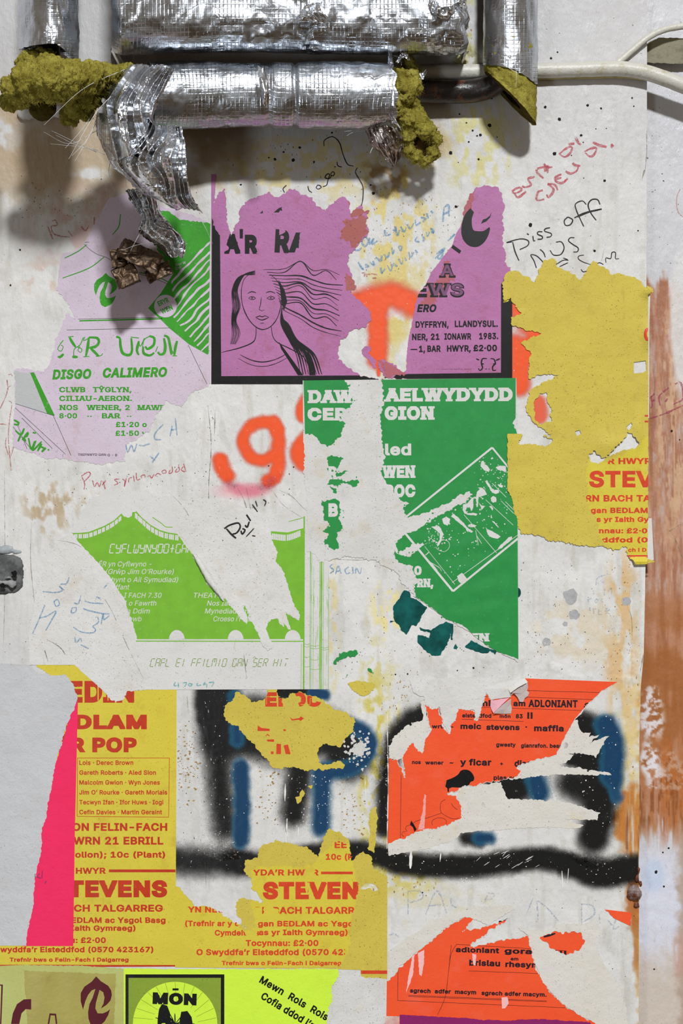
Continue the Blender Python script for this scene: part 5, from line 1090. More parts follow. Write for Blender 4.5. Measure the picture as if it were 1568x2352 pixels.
lay('black_frame', ribs([(291, 2400), (293, 2242), (400, 2243), (511, 2243), (509, 2400)], 7, 20, 0, .03) if False else [rect(288, 2238, 515, 2246), rect(288, 2238, 295, 2400), rect(507, 2238, 515, 2400)], M_BLACK, 1.16, tM, skirt=0)
txt('MON', 350, 2306, 101, 27, tM, M_BLACK, 1.16, off=.09, rot=-2); lay('accent', [rect(396, 2270, 410, 2275)], M_BLACK, 1.16, tM, skirt=0)
rays = []
for a in np.linspace(.15, math.pi - .15, 13): rays += ribs([(402 - 96 * math.cos(a), 2352 - 96 * math.sin(a)), (402 - 52 * math.cos(a + .06), 2352 - 52 * math.sin(a + .06))], 1.0, 20, 0, .2)
lay('ray_lines', rays, M_LID, 1.15, tM, skirt=0, step=0)
sc_ = [[(365, 2318), (372, 2306), (384, 2310), (390, 2326), (392, 2345), (396, 2352), (384, 2390), (360, 2390), (362, 2340)], [(416, 2324), (430, 2322), (440, 2336), (442, 2350), (445, 2390), (420, 2390), (412, 2345)]]
for i in range(14):
    a = rnd.uniform(2.6, 6.8); sc_ += ribs([(402, 2352), (402 + rnd.uniform(20, 60) * math.cos(a), 2348 + rnd.uniform(8, 26) * math.sin(a))], 2.2, 6, .5, .5, i)
lay('black_scribble', sc_, M_BLACK, 1.16, tM, skirt=0, step=0)
txt('Mewn  Rols  Rois', 594, 2256, 178, 17.5, tM, M_BLACK, 1.1, fM, off=.045, rot=-30); txt('Cofia ddod i’n  gweld', 597, 2293, 215, 17.5, tM, M_BLACK, 1.1, fM, off=.045, rot=-31)
gr = lay('bare_strip', [torn([(778, 2232), (888, 2250, 0), (886, 2400, 0), (750, 2400, 0), (757, 2310), (768, 2262)], 2, 91)], M_WR, .6); setp(gr, 'bare white paper patch between the lime and lower orange posters', 'paper')
# ---------------------------------------------------------------- lagged pipes along the top of the wall
P_flat = P
def P(x, y, d):                                     # the run of pipes stands further off the wall towards the left
    d = np.asarray(d, float); x_ = np.asarray(x, float); k = 1.22 - .22 * sstep(450, 930, x_) + .62 * (1 - sstep(190, 520, x_)); return P_flat(x, y, np.where(d > 15, 15 + (d - 15) * k, d))
def foilmat(name, tint=(.66, .70, .76), rough=.27, grid=True, crumple=.2, dark=.0):
    m, N, L, B = newmat(name); v = pos_node(N, L)
    c = mix(N, L, ramp(N, L, nz(N, L, v, 30, 5), .35, .7), tint, tuple(t * .78 for t in tint))
    if dark: c = mix(N, L, ramp(N, L, nz(N, L, v, 70, 4), .45, .6, 0, dark), c, (.16, .10, .06))
    B.inputs['Metallic'].default_value = 1.0
    h = math_(N, L, 'MULTIPLY', nz(N, L, v, 95, 5, .68), crumple)
    vo = N.new('ShaderNodeTexVoronoi'); vo.feature = 'DISTANCE_TO_EDGE'; vo.inputs['Scale'].default_value = 60
    wv = N.new('ShaderNodeVectorMath'); wv.operation = 'ADD'; nt = N.new('ShaderNodeTexNoise'); nt.inputs['Scale'].default_value = 40
    L.new(v, nt.inputs['Vector']); sm = N.new('ShaderNodeVectorMath'); sm.operation = 'SCALE'; sm.inputs['Scale'].default_value = .02
    L.new(nt.outputs['Color'], sm.inputs[0]); L.new(v, wv.inputs[0]); L.new(sm.outputs[0], wv.inputs[1]); L.new(wv.outputs[0], vo.inputs['Vector'])
    h = math_(N, L, 'ADD', h, math_(N, L, 'MULTIPLY', ramp(N, L, vo.outputs['Distance'], 0, .12, 0, .55), crumple))
    if grid:                                         # glass threads glued under the foil
        uv = N.new('ShaderNodeTexCoord'); sp = N.new('ShaderNodeSeparateXYZ'); L.new(uv.outputs['UV'], sp.inputs[0])
        ws = []
        for ax, per in ((0, 9.), (1, 11.)):
            f = math_(N, L, 'FRACT', math_(N, L, 'DIVIDE', sp.outputs[ax], per)); f = math_(N, L, 'ABSOLUTE', math_(N, L, 'SUBTRACT', f, .5))
            ws.append(ramp(N, L, f, .36, .5, 0, 1))
        g = math_(N, L, 'MAXIMUM', ws[0], math_(N, L, 'MULTIPLY', ws[1], .7))
        g = math_(N, L, 'MULTIPLY', g, ramp(N, L, nz(N, L, v, 26, 2), .35, .6, .15, 1))
        h = math_(N, L, 'ADD', h, math_(N, L, 'MULTIPLY', g, .26))
    L.new(c, B.inputs['Base Color']); L.new(ramp(N, L, nz(N, L, v, 50, 4), .3, .7, rough - .06, rough + .16), B.inputs['Roughness'])
    bump(N, L, B, h, .0017, .7)
    return m
M_FOIL = foilmat('foil_scrim'); M_FOILC = foilmat('crumpled_foil', (.84, .87, .92), .22, True, .22); M_FOILD = foilmat('dirty_foil', (.62, .58, .56), .28, False, .9, .8); M_FOILB = foilmat('brown_foil', (.15, .105, .075), .46, False, 1.0, .6)
def woolmat(name, a, b, c_):
    m, N, L, B = newmat(name); v = pos_node(N, L)
    c = mix(N, L, ramp(N, L, nz(N, L, v, 45, 6, .7), .36, .66), alb(a), alb(b))
    c = mix(N, L, ramp(N, L, nz(N, L, v, 160, 4, .75), .52, .68, 0, .7), c, alb(c_))
    L.new(c, B.inputs['Base Color']); B.inputs['Roughness'].default_value = .95; B.inputs['Specular IOR Level'].default_value = .1
    bump(N, L, B, math_(N, L, 'ADD', nz(N, L, v, 140, 6, .8), math_(N, L, 'MULTIPLY', nz(N, L, v, 700, 3, .8), .5)), .006, .9)
    return m
M_WOOL = woolmat('mineral_wool', (188, 178, 84), (146, 134, 52), (98, 84, 30)); M_WOOLD = woolmat('dark_mineral_wool', (104, 92, 34), (70, 58, 22), (40, 30, 12))
M_FIB = ink('glass_thread', (225, 228, 232), .05, .25)
def pipemat(name, c, c2, rough, th=.58):
    m, N, L, B = newmat(name); v = pos_node(N, L)
    L.new(mix(N, L, ramp(N, L, nz(N, L, v, 60, 5, .7), th - .06, th + .08), c, c2), B.inputs['Base Color']); B.inputs['Roughness'].default_value = rough
    bump(N, L, B, nz(N, L, v, 220, 4), .0012, .6); return m
M_IRON = pipemat('blackened_iron', (.020, .017, .016), (.13, .045, .022), .32); M_COND = pipemat('white_painted_conduit', alb((196, 194, 184)), alb((178, 172, 148)), .4, .6)

def path3(pts, step=4.0):
    p = [np.array(q, float) for q in pts]
    p = [2 * p[0] - p[1]] + p + [2 * p[-1] - p[-2]]; out = []
    for i in range(1, len(p) - 2):
        L = max(np.linalg.norm(p[i + 1][:2] - p[i][:2]), .001); n = max(1, int(L / step))
        for j in range(n):
            t = j / n
            out.append(.5 * ((2 * p[i]) + (-p[i - 1] + p[i + 1]) * t + (2 * p[i - 1] - 5 * p[i] + 4 * p[i + 1] - p[i + 2]) * t * t + (-p[i - 1] + 3 * p[i] - 3 * p[i + 1] + p[i + 2]) * t ** 3))
    out.append(p[-2]); return np.array(out)

def tube(name, pts, r, mat, parent=None, nseg=56, step=4.0, rough=0.0, sc_=30, flat=1.0, seed=1, endf=None, cap=True, rs_=None, power=2.0, ridge=.5):
    """pipe along pts = (px, py, depth mm); r in photo pixels; flat squeezes it towards the wall; endf(angle) trims the last rings (pixels along)"""
    c = path3(pts, step); Q = P(c[:, 0], c[:, 1], c[:, 2]); n = len(Q)
    t = np.gradient(Q, axis=0); t /= np.linalg.norm(t, axis=1)[:, None]
    up = np.array([0, -1.0, 0]); s_ = np.cumsum(np.r_[0, np.linalg.norm(np.diff(Q, axis=0), axis=1)]) / S
    A = np.linspace(0, 2 * np.pi, nseg, endpoint=False)
    R = np.full(n, float(r)) if rs_ is None else np.array([rs_(x) for x in s_])
    V = np.zeros((n, nseg, 3)); UV = np.zeros((n, nseg, 2))
    for i in range(n):
        b = up - t[i] * up.dot(t[i]); b /= np.linalg.norm(b); a = np.cross(t[i], b)
        ca, sa = np.cos(A), np.sin(A)
        if power != 2: k = (np.abs(ca) ** power + np.abs(sa) ** power) ** (-1 / power)
        else: k = 1.0
        rr = R[i] * k * np.ones(nseg)
        if rough:
            u = s_[i] * np.ones(nseg); w = A * R[i]
            ww = np.minimum(w, 2 * np.pi * R[i] - w)
            rr = rr + rough * (1 - ridge) * fbm(u, ww, sc_, 4, seed) * 1.6 + rough * ridge * (1 - 2 * np.abs(fbm(u, ww, sc_ * .8, 4, seed + 5)) * 1.8)
        s0 = s_[i] + (0 if endf is None else 0)
        V[i] = Q[i] + (a[None] * ca[:, None] * rr[:, None] + b[None] * (sa * flat)[:, None] * rr[:, None]) * S
        UV[i, :, 0] = s_[i]; UV[i, :, 1] = A * R[i]
    if endf is not None:                             # shift the last rings so that the pipe ends on a ragged or oblique cut
        for k_, a_ in enumerate(A):
            e = endf(a_) * S; m = s_ * S
            w = np.clip((m - (m[-1] - .06)) / .06, 0, 1)
            V[:, k_] += t[-1][None] * (w * e)[:, None]
    F = []
    i = np.arange(n - 1)[:, None] * nseg + np.arange(nseg)[None]; j = np.arange(n - 1)[:, None] * nseg + (np.arange(nseg)[None] + 1) % nseg
    F = np.stack([i, j, j + nseg, i + nseg], -1).reshape(-1, 4)
    o = mk(name, V.reshape(-1, 3), F, mat, parent)
    uvl = o.data.uv_layers.new(name='UV'); uvs = UV.reshape(-1, 2)[F.ravel()].copy()
    fix = uvs.reshape(-1, 4, 2); last = (F[:, 0] % nseg == nseg - 1)
    fix[last, 1, 1] = 2 * np.pi * R.mean(); fix[last, 2, 1] = 2 * np.pi * R.mean()
    uvl.data.foreach_set('uv', fix.reshape(-1).astype(np.float32))
    return o
def cap_disc(name, x, y, d, r, mat, parent, dirv, k=1.0):
    V = [P(x, y, d)]; dv = np.array(dirv, float); dv /= np.linalg.norm(dv); a = np.cross(dv, [0, 1, .01]); a /= np.linalg.norm(a); b = np.cross(dv, a)
    for i in range(36): V.append(V[0] + (a * math.cos(i * math.pi / 18) + b * math.sin(i * math.pi / 18)) * r * S)
    return mk(name, V, [(0, 1 + i, 1 + (i + 1) % 36) for i in range(36)], mat, parent)
def wool(name, blobs, mat, parent=None, amp=5.0, vox=.0022, seed=0, rag=16):
    """lump of mineral wool: overlapping blobs (px, py, depth, radius px, squash) fused and roughened"""
    import bmesh
    bm = bmesh.new()
    for (x, y, d, r, *q) in blobs:
        sx, sz = (q[0], q[1]) if len(q) > 1 else (1, 1)
        c = P(x, y, d); g = bmesh.ops.create_icosphere(bm, subdivisions=3, radius=1)
        for v in g['verts']: v.co = Vector((v.co.x * r * S * sx, v.co.y * r * S * (q[2] if len(q) > 2 else 1), v.co.z * r * S * sz)) + Vector(c)
    me = bpy.data.meshes.new('t'); bm.to_mesh(me); bm.free(); o = bpy.data.objects.new('t', me); col.objects.link(o)
    m = o.modifiers.new('r', 'REMESH'); m.mode = 'VOXEL'; m.voxel_size = vox
    dg = bpy.context.evaluated_depsgraph_get(); ev = o.evaluated_get(dg).to_mesh()
    n = len(ev.vertices); co = np.zeros(n * 3); ev.vertices.foreach_get('co', co); no = np.zeros(n * 3); ev.vertices.foreach_get('normal', no)
    co = co.reshape(-1, 3); no = no.reshape(-1, 3); F = [tuple(p.vertices) for p in ev.polygons]
    o.evaluated_get(dg).to_mesh_clear(); bpy.data.objects.remove(o)
    u, v, w = co.T / S
    dsp = amp * (.6 * fbm(u + w * .31, v - w * .27, rag, 4, seed + 1) + .6 * fbm(w + u * .2, v * .9 + u * .4, rag, 4, seed + 2)) * 1.5
    dsp += amp * .35 * vnoise(u * 1.0 + w * .5, w * 1.1, 4, seed + 3) + amp * .3 * vnoise(w, u + v, 2.5, seed + 4)
    return mk(name, co + no * (dsp * S)[:, None], np.array(F) if all(len(f) == 4 for f in F) else F, mat, parent)
def strands(name, lines, r, mat, parent=None):
    V = []; F = []
    for l in lines:
        c = path3(l, 6); Q = P(c[:, 0], c[:, 1], c[:, 2]); n = len(Q); t = np.gradient(Q, axis=0); t /= np.linalg.norm(t, axis=1)[:, None] + 1e-12; b0 = len(V)
        for i in range(n):
            a = np.cross(t[i], [.3, 1, .2]); a /= np.linalg.norm(a); b = np.cross(t[i], a); rr = r * S * (1 - .7 * i / n)
            for k in range(3): V.append(Q[i] + (a * math.cos(k * 2.094) + b * math.sin(k * 2.094)) * rr)
        for i in range(n - 1):
            for k in range(3): F.append((b0 + i * 3 + k, b0 + i * 3 + (k + 1) % 3, b0 + (i + 1) * 3 + (k + 1) % 3, b0 + (i + 1) * 3 + k))
    return mk(name, V, np.array(F), mat, parent)
def fibres(name, pts, n, ln, mat, parent, r=.35, seed=3, droop=.5):
    R_ = random.Random(seed); L_ = []
    for _ in range(n):
        x, y, d, s = pts[R_.randrange(len(pts))]; a = R_.uniform(0, 6.28)
        x += s * math.cos(a) * R_.uniform(.7, 1.05); y += s * math.sin(a) * R_.uniform(.7, 1.05); d += R_.uniform(-.4, .7) * s * .6
        a += R_.uniform(-1, 1); q = ln * R_.uniform(.4, 1.3)
        L_.append([(x, y, d), (x + q * .5 * math.cos(a), y + q * .5 * math.sin(a), d + R_.uniform(-3, 5)), (x + q * math.cos(a + R_.uniform(-.9, .9)), y + q * math.sin(a) + droop * q * .4, d + R_.uniform(-4, 6))])
    o = strands(name, L_, r, mat, parent); o['kind'] = 'stuff'; return o

# cable and conduit on the wall
t = thing('wall_conduit', 'thick white painted conduit running to the right edge above the graffiti', 'conduit', 1300, 180, 0)
tube('pipe', [(940, 165, 11), (1100, 165, 11), (1235, 162, 11), (1330, 160, 11), (1420, 158, 11), (1480, 166, 11), (1530, 182, 11), (1590, 206, 10), (1700, 250, 8), (2300, 400, 6)], 17, M_COND, t, 24, 6, .6, 26)
tube('paint_seam', [(1235, 178, 4), (1330, 177, 4), (1420, 175, 4), (1478, 180, 4)], 5, pipemat('yellowed_paint', alb((176, 160, 104)), alb((150, 134, 84)), .5), t, 12, 6, .8, 20)
t = thing('cable', 'thin white painted cable curving up to the right above the conduit', 'cable', 1500, 143, 0)
tube('sheath', [(1408, 150, 6), (1425, 138, 6), (1452, 115, 6), (1485, 88, 6), (1515, 72, 4), (1545, 64, 2), (1600, 60, 0), (1800, 70, -4), (2300, 90, -4)], 7.5, M_COND, t, 14, 5, .4, 20)
bt = lay('shadow_patch', [torn([(1481, 112), (1488, 98), (1512, 86), (1560, 88, 0), (1760, 88, 0), (1760, 146, 0), (1600, 144), (1540, 146), (1486, 143)], 1.0, 5)], pipemat('olive_shadow_tone', alb((122, 116, 92)), alb((96, 90, 66)), .6), -13, base=lambda x, y: 0 * x, skirt=8)  # olive slab added where a shadow falls; the shade is its colour
setp(bt, 'olive grey patch standing in for a cast shadow below the thin cable', 'shadow_patch')

# right vertical pipe
t = thing('lagged_pipe', 'foil-wrapped vertical pipe at the upper right with its wool lagging cut obliquely', 'pipe', 1172, 290, 0)
def e1(a): return 20 + 26 * math.cos(a) * -1 + 4 * vnoise(a * 3, 0, 1, 4)
XR = 1172
def cutend(nm, x0, ytop, R, yend, mat, parent, d, n=72, rows=60, amp=1.5, inner=None):
    """vertical cylinder whose lower rim follows yend(x offset, front offset)"""
    V = []; 
    A = np.linspace(0, 2 * np.pi, n, endpoint=False); q = []
    for j in range(rows + 1):
        for a in A:
            r = R + amp * (float(vnoise(a * R, j * 4., 12, 3)) + .8 * (1 - 2 * abs(float(fbm(a * R, j * 5., 22, 3, 9))) * 2))
            ox, of = R * math.cos(a), R * math.sin(a)
            ye = yend(ox, of) + (0 if inner else 1.5 * float(vnoise(a * 9, 1, 1, 8)))
            V.append((x0 + r * math.cos(a), ytop + (ye - ytop) * (j / rows), d + r * math.sin(a) * .6)); q.append((j * (ye - ytop) / rows, a * R))
    V = np.array(V); Q = P(V[:, 0], V[:, 1], V[:, 2]); F = []
    for j in range(rows):
        for i in range(n): F.append((j * n + i, (j + 1) * n + i, (j + 1) * n + (i + 1) % n, j * n + (i + 1) % n))
    o = mk(nm, Q, np.array(F), mat, parent); uvl = o.data.uv_layers.new(name='UV'); q = np.array(q)[np.array(F).ravel()]
    uvl.data.foreach_set('uv', q.astype(np.float32).ravel()); return o
cutend('foil_sleeve', XR, -420, 62, lambda ox, of: 150 + (ox + 62) * .30 + max(0, ox - 8) * .15 - (of > 0) * 12 * (1 - (ox / 62) ** 2), M_FOIL, t, 40, amp=1.2)
fc = lambda ox, of: 168 + (ox + 58) * 1.02 - of * .24
cutend('wool_lagging', XR, 60, 59, fc, M_WOOL, t, 40, rows=40, amp=2.2)
V = [P(XR, fc(0, 0), 40)]; nn = 60
for ring, (rr, dep) in enumerate(((24, 0), (59, 0))):
    for i in range(nn):
        a = 2 * math.pi * i / nn; ox, of = rr * math.cos(a), rr * math.sin(a); V.append(P(XR + ox, fc(ox, of) - 1 + 1.5 * float(vnoise(a * 5, rr, 1, 3)), 40 + of * .6))
F = [(1 + i, 1 + (i + 1) % nn, 1 + nn + (i + 1) % nn, 1 + nn + i) for i in range(nn)]
mk('cut_wool_face', V, F, M_WOOLD, t)
t = thing('iron_pipe', 'blackened iron pipe bending up into the right vertical lagging', 'pipe', 1050, 240, 0)
tube('pipe', [(860, 209, 44), (920, 209, 36), (970, 210, 22), (1040, 211, 19), (1090, 208, 20), (1128, 196, 28), (1152, 172, 40), (1165, 140, 40), (1168, 60, 40)], 26, M_IRON, t, 32, 4, .5, 20)

# left vertical pipe and the wool around the elbow
t = thing('lagged_pipe', 'foil-wrapped vertical pipe at the upper left above the clump of wool', 'pipe', 110, 140, 0)
cutend('foil_sleeve', 112, -420, 68, lambda ox, of: 112 + (ox > 20) * (ox - 20) * .75 - (of > 0) * 14 * (1 - (ox / 68) ** 2) + 2, M_FOIL, t, 88, amp=1.8)
tube('pipe', [(112, -300, 88), (112, 100, 88), (110, 190, 90)], 24, M_IRON, t, 24, 10)
t = thing('wool_clump', 'yellow-green mineral wool clump around the pipe elbow at the upper left', 'insulation', 130, 290, 0)
LB = [(92,140,104,44,1.1,.55,.8),(70,185,116,40),(118,178,120,44),(165,180,118,38),(210,178,112,34),(250,172,102,28,1.2,.8),(286,165,92,20,1.2,.9),(38,205,112,30),(24,232,104,20),(50,228,108,18),(86,218,112,18),(122,216,116,20),(146,212,116,16),
      (165,222,100,24),(178,245,92,28),(205,225,98,24),(230,205,96,22),(200,262,84,14),(160,278,78,14,1.3,.7),(150,262,80,14)]
wool('wool', LB, M_WOOL, t, amp=7, seed=2, vox=.0018, rag=13)
fibres('fibres', [(b[0], b[1], b[2] + 8, b[3]) for b in LB], 1500, 9, M_WOOL, t, .32, 5)
wool('dark_core_or_shade', [(97, 246, 80, 30), (97, 232, 84, 26)], M_WOOLD, t, amp=2, seed=6)
t = thing('pipe_end', 'black open pipe end at the left edge beside the wool clump', 'pipe', -20, 240, 0)
tube('pipe', [(-400, 190, 110), (-120, 190, 110), (-22, 190, 110)], 52, M_IRON, t, 36, 10, .4, 20, flat=1); 
t = thing('plaster_patch', 'cream plaster blob behind the dark wool core at the upper left', 'plaster', 100, 278, 0)
wool('plaster', [(62, 258, 6, 20, 1.2, .9, .6), (100, 264, 6, 20, 1.4, .7, .6), (140, 258, 6, 16, 1.1, 1, .6)], M_W, t, amp=2, seed=12)

# big duct
t = thing('foil_duct', 'large foil-clad duct crossing the top edge of the picture', 'duct', 660, 130, 0)
def duct():
    n = 300; m = 96; xs = np.linspace(256, 1070, n); V = np.zeros((m, n, 3)); UV = np.zeros((m, n, 2))
    prof = []                                        # (y, depth) from far behind the top, down the front, round the bottom, back to the wall
    for q in np.linspace(0, 1, m):
        if q < .45: prof.append((-420 + q / .45 * 450, 118 + 9 * (1 - q / .45)))
        elif q < .80: a = (q - .45) / .35 * math.pi / 2; prof.append((30 + 94 * math.sin(a), 62 + 56 * math.cos(a) ** .8))
        else: prof.append((124 - 3 * (q - .8) / .2, 62 - 52 * (q - .8) / .2))
    pr = np.array(prof); arc = np.cumsum(np.r_[0, np.hypot(np.diff(pr[:, 0]), np.diff(pr[:, 1] / .6))])
    for j in range(m):
        e = np.clip((256 + 26 - xs) / 26, 0, 1) ** 2 * 16 + np.clip((xs - 1048) / 22, 0, 1) ** 2 * 12
        cr = 2.0 * (1 - 2 * np.abs(fbm(xs, arc[j] * np.ones(n), 60, 4, 21)) * 1.7) + 1.3 * fbm(xs, arc[j] * np.ones(n) * .8, 26, 3, 22) + 7 * np.exp(-((xs - 700 - .15 * (arc[j] - 450)) / 16) ** 2) * vnoise(xs, arc[j] * np.ones(n), 12, 4)
        cr = cr + 6 * np.exp(-((xs - 1010) / 40) ** 2) * fbm(xs, arc[j] * np.ones(n), 22, 3, 26)
        d = pr[j, 1] + (cr - e) * .7; y = pr[j, 0] + (cr - e) * (.5 if 30 < pr[j, 0] else 0) + 3 * np.sin(xs / 120) * (j > m * .5)
        x = xs + np.where(xs > 1050, 10 * vnoise(xs * 0, arc[j] * np.ones(n), 22, 31), 0) + np.where(xs < 275, 3 * vnoise(xs * 0, arc[j] * np.ones(n), 18, 32), 0)
        V[j] = P(x, y, d); UV[j, :, 0] = xs; UV[j, :, 1] = arc[j]
    i = np.arange(m - 1)[:, None] * n + np.arange(n - 1)[None]; F = np.stack([i, i + n, i + n + 1, i + 1], -1).reshape(-1, 4)
    o = mk('foil_cladding', V.reshape(-1, 3), F, M_FOIL, t); o.data.uv_layers.new(name='UV').data.foreach_set('uv', UV.reshape(-1, 2)[F.ravel()].astype(np.float32).ravel())
    for nm, k in (('left_end', 0), ('right_end', n - 1)):
        E_ = V[:, k]; Bk = E_.copy(); Bk[:, 1] = np.maximum(Bk[:, 1], -.012) * 0 - .012; VV = np.vstack([E_, Bk]); FF = [(a, a + 1, m + a + 1, m + a) for a in range(m - 1)]
        mk(nm, VV, FF, M_FOILC if k == 0 else M_FOILD, t)
duct()
patchf = []
def foilbit(name, pts, n=26, m=18, fold=7, amp=6, mat=None, parent=None, seed=1, close=False, freq=3.0, label=None, cat=None, uvs=1.0):
    """crumpled foil sheet spanned by rows of control points (px, py, depth)"""
    G = np.array(pts, float); r0, c0 = G.shape[:2]
    def cr(a, x):
        k = len(a); i = min(int(x), k - 2); f = x - i; p0 = a[i - 1] if i > 0 else 2 * a[0] - a[1]; p3 = a[i + 2] if i + 2 < k else 2 * a[-1] - a[-2]
        return .5 * ((2 * a[i]) + (-p0 + a[i + 1]) * f + (2 * p0 - 5 * a[i] + 4 * a[i + 1] - p3) * f * f + (-p0 + 3 * a[i] - 3 * a[i + 1] + p3) * f ** 3)
    rows = [np.array([cr(G[r], u) for u in np.linspace(0, c0 - 1, n)]) for r in range(r0)]
    rows = np.array(rows); V = np.array([[cr(rows[:, k], v) for k in range(n)] for v in np.linspace(0, r0 - 1, m)])
    x, y = V[..., 0], V[..., 1]; uu, vv = np.meshgrid(np.linspace(0, 1, n), np.linspace(0, 1, m))
    w = uu * freq * 40; pl = (1 - 2 * np.abs(vnoise(w + 6 * vnoise(x, y, 60, seed), vv * 13 + 5, 7, seed + 1))) * fold
    V[..., 2] += pl + amp * fbm(x, y, 20, 4, seed + 2); V[..., 0] += amp * .35 * fbm(x, y, 14, 3, seed + 3); V[..., 1] += amp * .35 * fbm(x, y, 14, 3, seed + 4)
    ed = (np.minimum(vv, 1 - vv) < .5 / m) | (np.minimum(uu, 1 - uu) < .5 / n); V[..., 1] += ed * 3.5 * vnoise(x, y, 5, seed + 6)
    i = np.arange(m - 1)[:, None] * n + np.arange(n - 1)[None]; F = np.stack([i, i + n, i + n + 1, i + 1], -1).reshape(-1, 4)
    Q = P(x, y, V[..., 2]).reshape(-1, 3); o = mk(name, Q, F, mat or M_FOILC, parent)
    o.data.uv_layers.new(name='UV').data.foreach_set('uv', np.stack([x, y], -1).reshape(-1, 2)[F.ravel()].astype(np.float32).ravel())
    s = o.modifiers.new('s', 'SOLIDIFY'); s.thickness = .0004
    return setp(o, label, cat)
foilbit('loose_flap', [[(676, 48, 122), (700, 16, 132), (742, 2, 128)], [(678, 56, 124), (712, 34, 140), (736, 22, 132)], [(690, 50, 122), (730, 52, 134), (768, 52, 124)]], 24, 18, 3, 5, M_FOILC, t, 5)
foilbit('torn_corner', [[(985, -6, 118), (1020, 14, 128), (1068, -4, 120)], [(975, 20, 112), (1022, 40, 122), (1076, 30, 100)], [(1000, 44, 100), (1030, 62, 100), (1074, 62, 84)], [(950, 92, 70), (1010, 104, 76), (1050, 118, 60)]], 34, 30, 5, 8, M_FOILC, t, 8)
wool('lagging_scrap', [(985, 104, 36, 14, 1.6, .8), (1020, 112, 30, 14, 1.4, .8), (960, 96, 34, 12, 1.5, .7)], M_WOOLD, t, amp=3, seed=14)

# horizontal pipe
t = thing('lagged_pipe', 'foil-wrapped horizontal pipe below the large duct, open at both ends', 'pipe', 640, 290, 0)
def hr(s):                                           # waists where the tape has slipped
    return 71 - 4 * math.exp(-((s - 262) / 8) ** 2) - 6 * math.exp(-((s - 318) / 5) ** 2) + 2 * math.sin(s / 50) - 1.5 * math.exp(-((s - 560) / 20) ** 2)
tube('foil_sleeve', [(345, 219, 66), (500, 218, 66), (660, 219, 68), (800, 219, 70), (905, 220, 71)], 71, M_FOIL, t, 120, 2.5, 1.9, 46, .86, 3, endf=lambda a: 8 * vnoise(a * 3, 2, 1, 4), rs_=hr)
tube('inner_lagging', [(360, 219, 66), (640, 219, 68), (908, 219, 70)], 62, M_WOOLD, t, 40, 12, 3, 20, .86)
foilbit('split_seam', [[(592, 150, 118), (600, 158, 122), (606, 152, 118)], [(592, 170, 122), (600, 180, 126), (612, 176, 122)], [(600, 210, 124), (608, 216, 128), (618, 214, 124)], [(602, 240, 118), (610, 246, 120), (616, 244, 118)]], 10, 40, 2, 2, M_FOILC, t, 12)
t = thing('torn_foil_curtain', 'torn foil lagging flaring out and hanging down at the left of the horizontal pipe', 'foil', 340, 490, 0)
foilbit('foil_cuff', [[(288, 158, 92), (312, 147, 118), (350, 149, 130), (385, 151, 124), (402, 158, 118)], [(247, 200, 88), (282, 190, 128), (318, 186, 140), (350, 190, 130), (380, 200, 124)], [(224, 255, 82), (264, 250, 130), (306, 250, 142), (334, 258, 134), (352, 268, 122)],
                      [(222, 305, 80), (262, 305, 128), (305, 300, 138), (340, 300, 128), (372, 296, 112)], [(250, 368, 80), (285, 362, 124), (325, 352, 132), (360, 345, 124), (395, 340, 106)]], 90, 90, 7, 2.6, M_FOILC, t, 21, freq=1.8)
foilbit('hanging_foil', [[(330, 268, 118), (352, 282, 122), (375, 288, 118), (398, 288, 112), (416, 290, 100)], [(300, 310, 124), (335, 318, 134), (368, 318, 130), (400, 316, 120), (424, 330, 100)], [(250, 366, 84), (300, 372, 122), (345, 368, 130), (392, 364, 122), (428, 380, 100)],
                         [(292, 412, 80), (325, 418, 112), (360, 416, 122), (400, 414, 114), (434, 424, 96)], [(325, 446, 76), (350, 452, 100), (378, 454, 112), (410, 454, 104), (444, 456, 90)], [(350, 452, 70), (372, 462, 90), (398, 480, 96), (428, 478, 92), (466, 488, 80)]], 90, 110, 9, 3, M_FOILC, t, 25, freq=2.6)
foilbit('foil_tail', [[(288, 436, 72), (308, 434, 82), (330, 432, 84), (352, 440, 76)], [(300, 462, 62), (318, 460, 74), (340, 458, 78), (362, 462, 70)], [(322, 500, 58), (336, 498, 70), (352, 498, 72), (372, 492, 62)], [(318, 530, 56), (338, 520, 72), (362, 514, 74), (392, 518, 62)], [(340, 552, 54), (362, 548, 70), (392, 530, 76), (420, 548, 66)],
                      [(362, 566, 50), (384, 566, 66), (408, 556, 72), (426, 572, 60)], [(384, 590, 46), (398, 592, 58), (412, 590, 60), (422, 596, 50)]], 50, 90, 5, 7, M_FOILC, t, 31, freq=2.2)
fr_ = [[(285, 160, 110), (190, 205, 126), (101, 287, 136)], [(282, 196, 108), (220, 260, 124), (158, 365, 132)], [(250, 200, 100), (215, 165, 112), (182, 138, 118)], [(262, 172, 104), (220, 150, 112), (196, 118, 118)], [(246, 210, 96), (210, 172, 110), (176, 150, 116)], [(222, 300, 84), (160, 330, 104), (100, 303, 118)],
       [(226, 345, 84), (180, 335, 104), (128, 310, 118)], [(222, 280, 84), (195, 330, 108), (172, 370, 124)], [(225, 265, 84), (200, 320, 108), (165, 358, 120)], [(222, 350, 84), (170, 325, 108), (118, 300, 118)], [(240, 355, 84), (200, 340, 100), (115, 330, 112)], [(252, 375, 80), (250, 400, 84), (262, 436, 84), (275, 440, 80)], [(262, 378, 80), (285, 400, 84), (290, 430, 80)],
       [(255, 165, 106), (226, 178, 114), (200, 130, 118)], [(228, 240, 90), (186, 300, 104), (150, 340, 110)], [(330, 520, 70), (316, 545, 74), (300, 575, 70)], [(440, 470, 80), (470, 520, 74), (488, 560, 60)], [(430, 560, 60), (330, 560, 66), (280, 575, 66)]]
